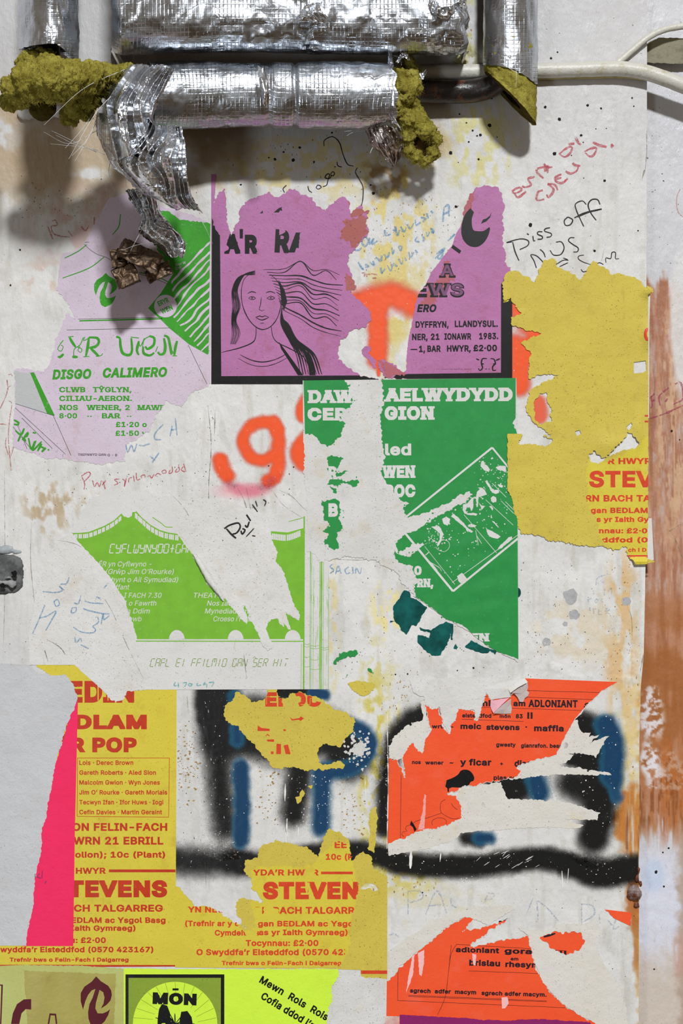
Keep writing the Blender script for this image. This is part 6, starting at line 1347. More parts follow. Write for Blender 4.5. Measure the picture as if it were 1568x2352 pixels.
strands('loose_threads', fr_, .75, M_FIB, t)['kind'] = 'stuff'
def chunk(name, label, x, y, d, w, h, dd, rot, mat, seed):
    import bmesh
    bm = bmesh.new(); bmesh.ops.create_cube(bm, size=1); bmesh.ops.subdivide_edges(bm, edges=bm.edges, cuts=14, use_grid_fill=True)
    V = np.array([v.co[:] for v in bm.verts]); F = [tuple(v.index for v in f.verts) for f in bm.faces]; bm.free()
    u = V * np.array([w, dd, h]); a = math.radians(rot); n_ = fbm(u[:, 0] + u[:, 1], u[:, 2] - u[:, 1] * .6, 18, 4, seed); n2 = fbm(u[:, 2] + u[:, 1] * .7, u[:, 0], 18, 4, seed + 1)
    u = u * (1 + .22 * n_[:, None]) + np.stack([n2, n_, n2], 1) * 4
    X = u[:, 0] * math.cos(a) - u[:, 2] * math.sin(a); Y = u[:, 0] * math.sin(a) + u[:, 2] * math.cos(a)
    return setp(mk(name, P(x + X, y - Y, d + u[:, 1] * .6), F, mat), label, 'foil')
chunk('foil_lump', 'brown crumpled foil lump, uppermost of the dark pieces above the leaf emblem', 322, 588, 44, 96, 46, 34, -24, M_FOILB, 3)
chunk('foil_lump', 'square brown foil lump, lowest of the dark pieces above the leaf emblem', 288, 632, 40, 50, 46, 26, 22, M_FOILB, 5)
chunk('foil_lump', 'flat brown foil lump, rightmost of the dark pieces above the zebra stripes', 366, 624, 40, 58, 30, 18, 24, M_FOILB, 7)
chunk('foil_lump', 'small brown foil lump, leftmost of the dark pieces above the leaf emblem', 272, 592, 40, 34, 40, 22, 8, M_FOILB, 9)
# right end of the horizontal pipe
t = thing('wool_clump', 'ragged yellow-green wool hanging from the right end of the horizontal pipe', 'insulation', 950, 380, 0)
RB = [(938, 150, 58, 20, .8, 1), (950, 172, 58, 22, .8, 1), (918, 180, 66, 24), (925, 212, 70, 30), (910, 240, 70, 22), (945, 200, 62, 22), (916, 262, 64, 24), (936, 276, 62, 24), (952, 262, 50, 20), (940, 240, 50, 24), (962, 284, 54, 24), (982, 300, 54, 20), (1000, 322, 52, 15, .8, 1.3), (996, 352, 48, 15), (978, 370, 46, 14, 1.2, .8), (956, 362, 46, 14), (938, 345, 50, 15, .8, 1.2), (932, 316, 54, 18)]
wool('wool', RB, M_WOOL, t, amp=6.5, seed=31, vox=.0015, rag=11)
fibres('fibres', [(b[0], b[1], b[2] + 6, b[3]) for b in RB], 1100, 9, M_WOOL, t, .32, 9)
wool('dark_core_or_shade', [(968, 333, 36, 24, 1, 1.1, .7)], ink('brown_hollow_shade', (84, 62, 26), .3, .9), t, amp=2, seed=33)  # dark blob set in the wool's hollow; the shade is in its colour
t_pipe = bpy.data.objects['lagged_pipe.002']
t = thing('foil_scrap', 'grey foil scrap hanging under the right end of the horizontal pipe', 'foil', 880, 385, 0)
foilbit('foil_sheet', [[(836, 290, 62), (860, 288, 76), (890, 288, 78), (912, 296, 66)], [(846, 318, 56), (870, 314, 72), (900, 312, 76), (926, 322, 60)], [(858, 342, 50), (884, 340, 66), (908, 340, 66), (924, 346, 54)], [(880, 362, 42), (896, 364, 52), (908, 368, 52), (916, 366, 44)], [(900, 378, 38), (905, 381, 42), (909, 383, 42), (912, 380, 38)]], 40, 44, 5, 6, M_FOILD, t, 41)
foilbit('upper_wisp', [[(888, 112, 70), (894, 108, 74), (900, 112, 72)], [(890, 150, 84), (897, 150, 90), (905, 150, 84)], [(896, 200, 100), (903, 204, 106), (908, 206, 98)], [(898, 240, 108), (904, 246, 112), (908, 246, 104)]], 12, 50, 2, 3, M_FOILC, t_pipe, 43)
foilbit('curled_wisp', [[(908, 140, 84), (922, 122, 90), (936, 124, 86)], [(912, 150, 84), (926, 132, 92), (942, 140, 86)]], 20, 10, 3, 4, M_FOILC, t_pipe, 44)
foilbit('silver_tab', [[(956, 172, 62), (968, 166, 66), (980, 164, 60)], [(960, 186, 62), (970, 182, 68), (978, 172, 60)]], 12, 10, 2, 3, M_FOILC, t_pipe, 45)
foilbit('lower_tab', [[(893, 262, 94), (905, 268, 100), (912, 280, 92)], [(898, 282, 90), (914, 290, 98), (924, 300, 88)]], 16, 14, 3, 4, M_FOILC, t_pipe, 46)
strands('loose_threads', [[(895, 118, 76), (886, 100, 84), (872, 84, 90)], [(896, 116, 76), (892, 100, 84), (890, 84, 88)], [(898, 116, 76), (902, 100, 84), (904, 88, 88)], [(893, 118, 76), (880, 98, 84), (878, 88, 88)], [(905, 128, 80), (918, 134, 86), (922, 150, 84)], [(840, 300, 60), (810, 304, 70), (796, 312, 74)], [(845, 296, 60), (815, 299, 70), (790, 302, 74)], [(856, 338, 54), (852, 346, 60), (850, 352, 62)],
         [(960, 178, 64), (972, 168, 70), (978, 160, 72)], [(1160, 150, 92), (1185, 158, 96), (1200, 150, 92)], [(1155, 148, 92), (1190, 168, 96), (1205, 160, 92)], [(1180, 140, 92), (1186, 170, 96), (1184, 200, 92)]], .7, M_FIB, t)['kind'] = 'stuff'
# small fittings
t = thing('socket_box', 'dark grey filler-smeared wall box at the left edge beside blue handwriting', 'socket', 28, 1366, 0)
M_SOCK = pipemat('grey_filler', alb((92, 94, 94)), alb((66, 67, 67)), .7, .5)
o = wool('box', [(8, 1300, 0, 30, 1.1, 1, .25), (30, 1300, 0, 28, .9, 1, .25), (8, 1335, 0, 30, 1.1, 1, .25), (30, 1338, 0, 27, .9, .95, .25), (38, 1318, 0, 18, 1, 1.6, .3)], M_SOCK, t, amp=2.2, seed=51)
wool('plaster_lump', [(14, 1262, 0, 14, 1.3, .8, .3), (40, 1268, 0, 9, 1.3, .7, .3), (4, 1265, 2, 10, 1, .8, .4)], pipemat('bluish_filler', alb((146, 152, 156)), alb((176, 178, 176)), .6), t, amp=1.5, seed=53)
wool('crust', [(8, 1338, 8, 11, 1.6, .6, .3), (28, 1340, 8, 11, 1.2, .9, .3), (18, 1326, 8, 8, 1.6, .4, .3)], pipemat('pale_filler', alb((140, 141, 140)), alb((112, 112, 112)), .7, .5), t, amp=3, seed=54)
o = lay('hole', [blob(33, 1318, 7, 3), blob(5, 1345, 6, 5)], ink('dark_hole', (14, 14, 14), 0, .9), 11.5, t, base=lambda x, y: 0 * x, skirt=0)
t = thing('bolt_head', 'rusty bolt head at the panel edge below the end of the black underline', 'bolt', 1458, 2070, 0)
wool('bolt', [(1455, 2046, 3, 15, .9, 1.1, .5), (1462, 2052, 4, 14, .8, 1.1, .5), (1450, 2056, 3, 10, 1, .9, .5)], pipemat('rusty_metal', alb((126, 110, 106)), alb((84, 46, 28)), .4, .5), t, amp=2.2, vox=.0012, seed=61)
wool('rust_crust', [(1462, 2018, 1, 8, .6, 1.2, .5), (1466, 2000, 1, 6, .5, 1.5, .5), (1462, 2078, 1, 8, .8, 1, .4), (1470, 2030, 1, 5, .8, 1.5, .5)], pipemat('rust', alb((96, 48, 26)), alb((60, 30, 20)), .5, .5), t, amp=2, vox=.0012, seed=62)

P = P_flat
# ---------------------------------------------------------------- dirt, cracks, chips and lifted paper on the wall
wall = bpy.data.objects['wall_back']; parent_loc['wall_back'] = tuple(wall.location)
def flecks(name, n, boxes, r, mat, seed, k=1.0, stretch=1.6, d=.12):
    R_ = random.Random(seed); sh = []; xs = []; F = []
    for _ in range(n):
        x0, y0, x1, y1 = boxes[R_.randrange(len(boxes))]; x = R_.uniform(x0, x1); y = R_.uniform(y0, y1); q = r * R_.uniform(.35, 1.25) ** 1.5
        m = 6; b = len(xs); a0 = R_.uniform(0, 6); st = R_.uniform(.6, stretch)
        for j in range(m):
            a = a0 + j * 6.283 / m; rr = q * R_.uniform(.55, 1.25); xs.append((x + rr * math.cos(a) / st ** .5, y + rr * math.sin(a) * st))
        F.append(tuple(range(b, b + m)))
    a = np.array(xs); o = mk(name, P(a[:, 0], a[:, 1], Hw(a[:, 0], a[:, 1]) + d), F, mat, wall, smooth=False); o['kind'] = 'stuff'; return o
M_DIRT = ink('grey_dirt', (112, 106, 98), .3, .8); M_DKD = ink('dark_dirt', (62, 56, 50), .3, .8); M_CRK = marker('crack_line', (120, 110, 98), .8); M_RST = ink('ochre_spots', (178, 142, 84), .3, .7); M_WCH = ink('white_chips', (226, 224, 220), .05, .7)
flecks('dirt_flecks', 900, [(90, 1060, 480, 1260), (400, 880, 700, 1480), (480, 1100, 700, 1480), (750, 900, 960, 1500), (40, 400, 460, 500), (1190, 1290, 1470, 1560), (760, 1400, 1180, 1580), (780, 420, 1060, 640)], 1.15, M_DIRT, 1)
flecks('dark_flecks', 420, [(100, 1080, 480, 1200), (430, 900, 500, 1300), (700, 1100, 900, 1560), (1190, 1440, 1470, 1560), (60, 400, 200, 520), (490, 290, 1000, 520), (400, 1650, 500, 1940), (870, 1400, 1400, 1580)], 1.0, M_DKD, 2)
flecks('wall_specks', 300, [(1100, 40, 1480, 640), (900, 2000, 1460, 2330), (1490, 40, 1566, 620), (0, 1000, 200, 1540)], .9, M_DKD, 3, stretch=1.1)
flecks('ochre_spots', 260, [(408, 1660, 460, 1850), (585, 1730, 640, 1900), (780, 1780, 840, 1920), (408, 1700, 440, 1800)], 2.1, M_RST, 4, stretch=1.1)
flecks('ochre_flecks', 420, [(1400, 1250, 1470, 1800), (870, 1540, 960, 1640), (850, 1960, 1010, 2060), (820, 430, 1060, 640), (505, 290, 1000, 430), (1030, 60, 1100, 180)], 1.6, M_RST, 5, stretch=2.2)
flecks('paint_chips', 260, [(440, 1600, 560, 1960), (660, 1780, 760, 1900), (885, 1640, 895, 1960), (900, 1960, 1460, 2030), (1330, 1640, 1420, 1900)], 1.2, M_WCH, 6, stretch=1.4, d=.30)
spots = [(1103,310,3.4),(1085,300,2.4),(1071,282,2.0),(1055,262,2.2),(1124,288,4.4),(1095,312,2.2),(1076,326,2.4),(1035,351,4.4),(1099,366,2.6),(1141,315,1.6),(1052,373,1.4),(1312,357,1.6),(1334,311,3),(1339,327,1.6),(1284,274,4.4),(1252,246,3.4),(1273,353,4.6),(1129,226,2.2),(1349,242,3),(1380,249,2.6),(1451,225,2.4),(1455,244,1.8),
         (1368,296,1.4),(1392,295,1.4),(1340,409,1.4),(1388,415,3.2),(1520,399,1.4),(1523,415,1.4),(1218,517,4.6),(1365,576,3.0),(1465,530,1.8),(1487,363,1.6),(1265,134,3.0),(1280,120,2.0),(750,294,3),(762,305,2.4),(688,339,3),(651,349,2.2),(617,362,2),(631,366,3.4),(673,368,4),(721,372,2.6),(769,383,1.6),(553,424,2.4),(851,425,2),(857,444,3.6),(1047,475,3.4),
         (674,1073,1.8),(617,1070,1.8),(866,1173,1.8),(200,1185,4),(1087,1534,2.4),(1050,1540,1.6),(936,1548,2),(908,1549,2),(24,655,2.4),(46,574,2.6),(136,838,2.4),(970,2050,2),(1043,2100,2),(1298,1987,2),(1506,2003,3.6),(1524,2036,2.4),(1535,1948,2.4),(1522,1958,2),(1502,2226,2),(1542,990,3),(1560,1010,1.6)]
o = lay('pit_marks', [blob(x, y, r, i, 9, .3) for i, (x, y, r) in enumerate(spots)], ink('pit_black', (34, 34, 32), .1, .9), .16, wall, base=Hw, skirt=0, step=0); o['kind'] = 'stuff'
ck = []
for i, (l, w) in enumerate((([(703, 1104), (708, 1122), (718, 1140), (722, 1160), (735, 1190)], 2.6), ([(754, 1283), (830, 1286), (862, 1278), (885, 1292), (918, 1318), (930, 1352)], 1.3), ([(388, 1130), (420, 1165), (448, 1215), (470, 1260), (505, 1330)], 1.2), ([(130, 1240), (175, 1250), (200, 1268)], 1.2),
                          ([(222, 1352), (255, 1400), (290, 1480), (330, 1560)], 1.1), ([(565, 1120), (572, 1150), (580, 1200)], 1.2), ([(545, 1120), (560, 1150), (572, 1190)], 1.4), ([(622, 1122), (650, 1160), (695, 1190)], .9), ([(640, 1125), (670, 1140), (700, 1170), (735, 1195)], .9), ([(803, 1175), (810, 1205), (812, 1250)], 1.2), ([(85, 1465), (100, 1490), (110, 1520)], 2.2),
                          ([(95, 1462), (140, 1490), (160, 1530)], 1.4), ([(566, 1330), (572, 1370), (575, 1400)], 2.6), ([(524, 1365), (535, 1390)], 2.4), ([(560, 1500), (566, 1560)], 1.2), ([(1060, 1560), (1120, 1575), (1180, 1600)], .8), ([(10, 1080), (12, 1300), (9, 1480)], 1.2), ([(72, 1200), (70, 1290), (80, 1400)], 1.2), ([(478, 930), (484, 1020), (479, 1120), (483, 1220)], 1.6), ([(494, 940), (493, 1000)], 2.0),
                          ([(1484, 300), (1484, 350), (1481, 400)], 2.4), ([(1480, 390), (1474, 414)], 4.2), ([(430, 1600), (432, 1640)], 1.6), ([(470, 1980), (474, 2040)], 1.0), ([(655, 1790), (652, 1850), (660, 1930)], 1.6), ([(1440, 1390), (1450, 1420), (1452, 1470)], 1.2), ([(1478, 1500), (1470, 1545)], 1.6), ([(1390, 560), (1380, 600)], 1.0))):
    ck += ribs([(x + rnd.uniform(-1, 1), y) for x, y in l], w, 3.2, .7, .9, i)
xy = np.array([q for p in ck for q in p]); F = [tuple(range(4 * i, 4 * i + 4)) for i in range(len(ck))]
o = mk('cracks', P(xy[:, 0], xy[:, 1], np.maximum(Hw(xy[:, 0], xy[:, 1]), Hl(xy[:, 0], xy[:, 1]) + (xy[:, 0] < 1000) * .62) + .16) , F, M_CRK, wall, smooth=False); o['kind'] = 'stuff'
# long drips and scratches of old paint
dr = []
for i, (l, w) in enumerate((([(1155, 1770), (657, 1770)], 0), ([(655, 1800), (654, 1840)], 3), ([(659, 1880), (657, 1935)], 3.4), ([(686, 1900), (684, 1920)], 2), ([(944, 1950), (942, 1995)], 5), ([(889, 1640), (891, 1800), (888, 1950)], 1.8), ([(1012, 1960), (1010, 1980)], 2), ([(838, 1780), (840, 1850)], 1.4), ([(1290, 2000), (1292, 2040)], 1.6), ([(1305, 1995), (1303, 2030)], 1.2))):
    if w: dr += ribs(l, w, 3, .5, .8, i)
for i in range(16):
    x = rnd.uniform(1090, 1230); y = rnd.uniform(1960, 1995); dr += ribs([(x, y), (x + rnd.uniform(8, 18), y - rnd.uniform(5, 12))], .9, 4, .5, .6, i)
xy = np.array([q for p in dr for q in p]); F = [tuple(range(4 * i, 4 * i + 4)) for i in range(len(dr))]
o = mk('white_scratches', P(xy[:, 0], xy[:, 1], Hp(xy[:, 0], xy[:, 1]) + .36), F, M_WCH, wall, smooth=False); o['kind'] = 'stuff'
for (x, y, r, s) in ((1310, 1370, 17, 3), (1317, 1412, 12, 5), (1298, 1433, 6, 7), (1437, 1381, 11, 9), (1254, 1475, 10, 12)):
    lay('bare_plaster', [blob(x, y, r, s, 22, .25)], pipemat('bare_plaster', alb((164, 164, 165)), alb((148, 148, 150)), .8) if s == 3 else bpy.data.materials['bare_plaster'], .12, wall, base=lambda x, y: Hp(x, y), skirt=.1)
# lifted layers of white paper
M_WL = paper('lifted_white_paper', (208, 207, 204), (184, 180, 170), .45, .75, (184, 160, 124), .35, .0007)
WEDGE = [(400,1170),(412,1222,2),(443,1276,2),(478,1343,2),(518,1376,2),(545,1408,2),(559,1428,2),(570,1420),(584,1435),(594,1462),(604,1484),(616,1494),(628,1486),(618,1466),(609,1444),(622,1424),(636,1420),(652,1441),(648,1422),(657,1406),(672,1418),(687,1424),(688,1412),(671,1378),(652,1316),(632,1291),(637,1269),(624,1240),(620,1200),(600,1176),(520,1150),(450,1140)]
o = lay('torn_paper', [torn(WEDGE, 1.6, 12)], M_WL, .86, holes=[[(556,1392),(563,1390),(571,1412),(566,1432),(562,1430)]], lift=lambda x, y: .35 * fbm(x, y, 34, 3, 95) + .6 * np.exp(-((x - 615) / 16) ** 2 - ((y - 1482) / 16) ** 2)); setp(o, 'white torn paper tongue hanging over the middle of the light green tent', 'paper')
WL2 = [(165,1224),(188,1254),(219,1286),(251,1324),(283,1372),(296,1407),(315,1468),(322,1520),(346,1583,0),(291,1587),(285,1606),(266,1613),(243,1592),(210,1562),(172,1527,0),(68,1527,0),(66,1460),(85,1350),(110,1280),(140,1236)]
o = lay('torn_paper', [torn(WL2, 1.4, 14)], M_WL, .72, lift=lambda x, y: .3 * fbm(x, y, 40, 3, 96)); setp(o, 'white torn paper covering the left third of the light green tent poster', 'paper')
o = lay('torn_paper', [torn([(940,1562),(1010,1558),(1100,1556),(1185,1560),(1205,1572),(1180,1592),(1140,1604),(1116,1592),(1108,1612),(1102,1640),(1092,1654),(1090,1632),(1070,1632),(1052,1628),(1046,1656),(1036,1662),(1030,1684),(1020,1668),(1008,1624),(992,1630),(976,1618),(972,1600),(950,1590)], 1.8, 16)], M_WL, .84,
        lift=lambda x, y: .4 * fbm(x, y, 30, 3, 97)); setp(o, 'white torn paper hanging in points over the top of the fluorescent orange poster', 'paper')
o = tube('curled_edge', [(443, 1270, 2.6), (462, 1300, 3.4), (482, 1334, 3.6), (500, 1358, 3.0), (513, 1380, 1.6)], 5.2, M_WL, None, 14, 4, 1.2, 14, flat=.8, rs_=lambda s: 1.0 + 5.5 * math.sin(min(max(s, 0) / 132, 1) * math.pi) ** .7); setp(o, 'rolled white paper edge along the right side of the green tent print', 'paper')
# ---------------------------------------------------------------- handwriting
K_RED = marker('red_felt', (200, 56, 76), .9); K_RED2 = marker('red_pencil', (190, 84, 74), .75); K_BLK = ink('black_felt', (34, 34, 36), .1); K_BLUE = marker('blue_felt', (96, 158, 206), .75); K_BLUE2 = marker('faint_blue_felt', (130, 160, 200), .5)
K_CY = marker('cyan_felt', (96, 190, 196), .8); K_MAG = marker('magenta_crayon', (176, 56, 100), .85); K_GRN = marker('faint_green', (130, 140, 110), .5)
def r3(p): return T(1140, 280, 3.664, p)
def r1(p): return T(1028, 0, 2.904, p)
def r2(p): return T(500, 0, 2.904, p)
g = 'graffiti'
pen('handwriting', [r3(s) for s in ([(130, 585), (165, 560), (200, 555), (210, 575), (160, 600), (130, 590)], [(150, 600), (180, 635), (250, 585)], [(215, 540), (240, 550), (290, 530), (265, 480), (310, 465), (320, 460)], [(335, 400), (345, 430), (395, 475)], [(340, 395), (400, 380), (410, 420)], [(400, 350), (420, 380), (470, 380)], [(425, 365), (430, 430)],
     [(525, 270), (600, 215), (635, 215), (620, 260), (575, 295), (530, 272)], [(605, 190), (655, 182)], [(665, 130), (690, 180), (712, 190)])], 5.4, K_RED, label='upper line of red felt pen writing slanting up at the top right', cat=g, taper=.2, jit=.4)
pen('handwriting', [r3(s) for s in ([(390, 575), (350, 590), (335, 650), (360, 660), (400, 650)], [(420, 610), (440, 635), (480, 570), (430, 520)], [(430, 520), (490, 530), (515, 575)], [(545, 440), (495, 465), (500, 500), (550, 515), (600, 475)], [(500, 480), (545, 470)], [(580, 415), (620, 435), (670, 415), (690, 375)], [(640, 345), (660, 365), (705, 370)],
     [(740, 250), (790, 225), (840, 220), (820, 275), (785, 290), (745, 260)], [(810, 170), (860, 195), (925, 212)], [(962, 198), (970, 192), (978, 202), (970, 212), (962, 200)])], 5.4, K_RED, label='lower line of red felt pen writing slanting up at the top right', cat=g, taper=.2, jit=.4)
pen('handwriting', [r3(s) for s in ([(128, 1010), (85, 1015), (200, 985), (265, 1000), (262, 1040), (195, 1075)], [(135, 1010), (155, 1090), (188, 1168)], [(305, 960), (312, 1003), (325, 998)], [(255, 940), (272, 950)], [(385, 925), (350, 925), (345, 945), (385, 965), (380, 985), (345, 988)], [(450, 890), (410, 900), (405, 920), (460, 940), (455, 965), (420, 972)],
     [(600, 800), (570, 830), (580, 870), (620, 865), (640, 825), (600, 800)], [(755, 695), (720, 665), (665, 690), (670, 740), (700, 810), (733, 880)], [(870, 695), (850, 655), (800, 655), (770, 700), (795, 770), (838, 828)], [(655, 808), (740, 765), (885, 732)], [(680, 800), (780, 760), (885, 735)]
     )], 3.0, K_BLK, label='upper line of black handwriting above the large torn yellow poster', cat=g, taper=.15)
pen('handwriting', [r3(s) for s in ([(335, 1230), (315, 1170), (288, 1120), (340, 1130), (410, 1200)], [(410, 1140), (395, 1100), (365, 1072)], [(450, 1080), (480, 1120), (540, 1115), (568, 1060), (545, 1010), (500, 1012)], [(655, 975), (620, 975), (605, 1000), (640, 1030), (685, 1060), (680, 1092), (645, 1095)])], 2.8, K_BLK, label='middle line of black handwriting just above the large torn yellow poster', cat=g, taper=.2)
pen('handwriting', [r3(s) for s in ([(735, 1120), (690, 1130), (690, 1155), (730, 1180), (790, 1200)], [(835, 1200), (865, 1185), (900, 1200)], [(920, 1185), (920, 1145), (960, 1150), (970, 1100), (1000, 1100), (1000, 1150), (1030, 1150)], [(500, 1200), (560, 1165), (605, 1165)], [(530, 1218), (600, 1185)], [(560, 1145), (600, 1160)], [(710, 1240), (730, 1262), (780, 1250)])], 2.4, K_BLK,
    label='lowest short black handwriting cut off by the large yellow poster', cat=g, taper=.3)
pen('handwriting', [r2(s) for s in ([(708, 975), (712, 935), (765, 912), (810, 950), (835, 1030), (865, 1095), (905, 1108)], [(795, 1078), (800, 1105), (828, 1115)], [(930, 1118), (918, 1150), (945, 1200), (968, 1250), (965, 1340), (950, 1380)], [(600, 1240), (608, 1270), (628, 1285)], [(458, 1235), (435, 1260), (445, 1285)],
     [(655, 1255), (665, 1235), (685, 1240), (690, 1250), (668, 1262), (655, 1250)], [(700, 1245), (725, 1235), (735, 1200), (745, 1165), (730, 1160), (715, 1185), (745, 1190), (760, 1165)], [(750, 1165), (765, 1145), (778, 1155), (770, 1172), (752, 1168)])], 2.6, K_BLK, label='black handwriting climbing beneath the foil-wrapped horizontal pipe', cat=g, taper=.3)
def w5(p): return T(800, 390, 3.92, p)
bl = [[(50, 720), (90, 725), (120, 700)], [(150, 600), (120, 650), (150, 690), (180, 640), (150, 600)], [(190, 610), (190, 670), (225, 620), (215, 670), (260, 640)], [(325, 540), (335, 590), (380, 580)], [(400, 540), (430, 550), (420, 510), (440, 590), (460, 540)], [(470, 510), (500, 560), (520, 520)], [(530, 490), (555, 530), (590, 480)], [(600, 450), (610, 500), (650, 470)], [(650, 430), (690, 440), (670, 470)], [(700, 390), (720, 440)], [(740, 370), (760, 390)],
      [(85, 830), (130, 900), (130, 880)], [(150, 850), (180, 870), (150, 880)], [(190, 830), (230, 860), (220, 820)], [(250, 790), (290, 820), (300, 770)], [(320, 760), (350, 790), (370, 740)], [(390, 700), (400, 760), (410, 720)], [(450, 690), (470, 730), (480, 690), (450, 690)],
      [(290, 880), (300, 930), (330, 890)], [(350, 860), (380, 910), (400, 850)], [(400, 840), (440, 870)], [(450, 800), (480, 850), (490, 810)], [(510, 790), (520, 820)], [(540, 740), (560, 790), (590, 740)], [(600, 720), (620, 750)],
      [(620, 600), (600, 640), (640, 650)], [(660, 590), (680, 620), (670, 650)], [(700, 560), (710, 600), (730, 560)], [(740, 520), (760, 570), (765, 540), (735, 530)], [(860, 340), (850, 470)], [(860, 340), (900, 320), (905, 420)], [(850, 400), (905, 380)], [(895, 640), (960, 580), (930, 600)], [(780, 800), (820, 760), (870, 700)], [(800, 790), (830, 800), (850, 720), (790, 760)]]
pen('handwriting', [w5(s) for s in bl], 4.4, K_BLUE, label='three slanting lines of pale blue felt pen between the mauve poster pieces', cat=g, taper=.2, jit=.5)
pen('handwriting', [w5(s) for s in ([(120, 930), (145, 930), (140, 965)], [(150, 945), (200, 940)], [(205, 935), (260, 945)], [(215, 975), (255, 975)], [(165, 950), (165, 965)])], 3.6, K_RED2, label='rubbed red pen strokes above the big orange sprayed letter', cat=g, jit=.4)
pen('handwriting', [c5(s) for s in ([(590, 1240), (610, 1290), (605, 1330)], [(585, 1235), (635, 1205), (650, 1225), (605, 1275)], [(665, 1265), (680, 1310), (700, 1280), (715, 1310), (730, 1265)], [(740, 1270), (750, 1300), (760, 1340)], [(735, 1300), (762, 1265)], [(860, 1255), (825, 1260), (850, 1285), (820, 1300)], [(880, 1255), (900, 1270), (895, 1310), (910, 1250)], [(925, 1280), (930, 1250), (950, 1245)], [(960, 1230), (968, 1275)],
     [(980, 1210), (985, 1260), (1010, 1255)], [(1020, 1250), (1015, 1235), (1040, 1225), (1045, 1245)], [(1060, 1240), (1080, 1230), (1090, 1250), (1110, 1220)], [(1115, 1235), (1135, 1215), (1160, 1225)], [(1170, 1215), (1165, 1200), (1190, 1190), (1195, 1210), (1170, 1215)], [(1225, 1190), (1215, 1215), (1240, 1205), (1240, 1165)], [(1275, 1180), (1262, 1205), (1290, 1195), (1285, 1150)], [(1320, 1165), (1305, 1190), (1335, 1200), (1322, 1145)])],
    2.4, K_RED, label='red pen writing on white plaster below the lilac poster', cat=g, taper=.2)
pen('handwriting', [c5(s) for s in ([(905, 1005), (920, 1060), (945, 1010), (965, 1055), (985, 1000)], [(1000, 1010), (1040, 1015)], [(1040, 1010), (1080, 1000)], [(1175, 860), (1120, 920), (1115, 965), (1160, 970)], [(1240, 870), (1225, 945)], [(1262, 815), (1275, 940)], [(1230, 900), (1270, 895)], [(1080, 1090), (1120, 1120)], [(1145, 1065), (1095, 1135)])], 3.2, K_BLUE, label='pale blue felt pen scrawl at the lower right of the lilac poster', cat=g, base=lambda x, y: np.maximum(Hp(x, y), Hl(x, y) + .8), taper=.2)
pen('pen_lines', [c5(s) for s in ([(75, 585), (55, 600), (45, 650), (0, 750)], [(60, 505), (80, 500), (90, 515)], [(60, 690), (85, 715), (70, 820), (60, 950), (70, 1080), (80, 1195)], [(45, 960), (40, 1010), (60, 1080)], [(0, 860), (30, 860), (45, 865)], [(100, 1010), (80, 1090)], [(50, 540), (60, 620)])], 2.6, K_RED2, label='shaky red pencil lines down the far left wall', cat=g, jit=.5, gap=.15)
pen('handwriting', [c4(s) for s in ([(375, 400), (400, 395), (410, 430), (370, 440), (385, 490), (440, 510), (500, 515)], [(345, 440), (380, 530)], [(490, 470), (520, 510)], [(585, 440), (615, 470), (640, 435)], [(680, 370), (680, 420), (700, 450)])], 3.6, K_RED2, label='dim red scribble in the shade left of the hanging foil', cat=g, jit=.4)
def j1(p): return T(60, 1120, 3.136, p)
pen('handwriting', [j1(s) for s in ([(135, 845), (100, 930), (45, 1055)], [(95, 940), (150, 925), (215, 890), (180, 960), (140, 1030)], [(200, 820), (215, 855), (240, 840), (225, 805), (200, 820)], [(120, 748), (210, 755), (260, 740), (240, 710), (275, 740)], [(245, 695), (290, 690), (310, 645)],
     [(330, 865), (325, 900), (355, 895), (360, 865), (330, 865)], [(345, 830), (375, 835), (395, 775)], [(420, 815), (470, 830), (555, 835)], [(410, 870), (450, 885), (540, 905), (600, 910)], [(505, 785), (535, 800)], [(560, 725), (580, 700)], [(390, 1130), (450, 1160)], [(340, 1005), (400, 1040), (480, 1045), (500, 1020), (480, 1000), (520, 970), (515, 930)],
     [(350, 1075), (360, 1115), (390, 1085), (400, 1110)], [(540, 985), (555, 910), (560, 950), (600, 920)])], 3.2, K_BLUE, label='blue felt pen writing running upwards left of the light green tent', cat=g, base=lambda x, y: np.maximum(Hp(x, y), Hl(x, y) + .85), taper=.2)
def q2(p): return T(400, 860, 3.136, p)
pen('handwriting', [q2(s) for s in ([(360, 1110), (400, 1085), (460, 1070), (475, 1100), (450, 1140), (420, 1150)], [(375, 1110), (410, 1150), (445, 1180)], [(480, 1125), (490, 1150), (510, 1120), (490, 1110)], [(510, 1085), (525, 1100), (540, 1060)], [(520, 1010), (550, 1055)])], 4.0, K_BLK, label='bold black signature on white paper under the orange figure nine', cat=g, base=lambda x, y: Hl(x, y) + 1.3, d=.1, taper=.2)
pen('pen_lines', [q2(s) for s in ([(518, 1168), (575, 1108)], [(562, 935), (600, 990)], [(585, 910), (598, 950)], [(640, 900), (660, 915), (650, 945)], [(560, 1160), (585, 1165)], [(348, 1192), (350, 1198)], [(443, 1034), (448, 1038)])], 2.4, K_BLK, label='short black pen ticks around the bold black signature', cat=g, base=lambda x, y: np.maximum(Hp(x, y) + .1, Hl(x, y) + 1.3), d=.1)
pen('handwriting', [T(680, 1240, 2.904, s) for s in ([(245, 160), (225, 180), (250, 200), (225, 225)], [(262, 230), (280, 175), (300, 225)], [(270, 210), (292, 205)], [(350, 180), (325, 200), (335, 225), (360, 218)], [(375, 180), (380, 225)], [(395, 225), (400, 190), (425, 225), (435, 185)])], 3.4, K_BLUE, label='small faint blue capitals right of the printed tent columns', cat=g, d=.3, jit=.5)
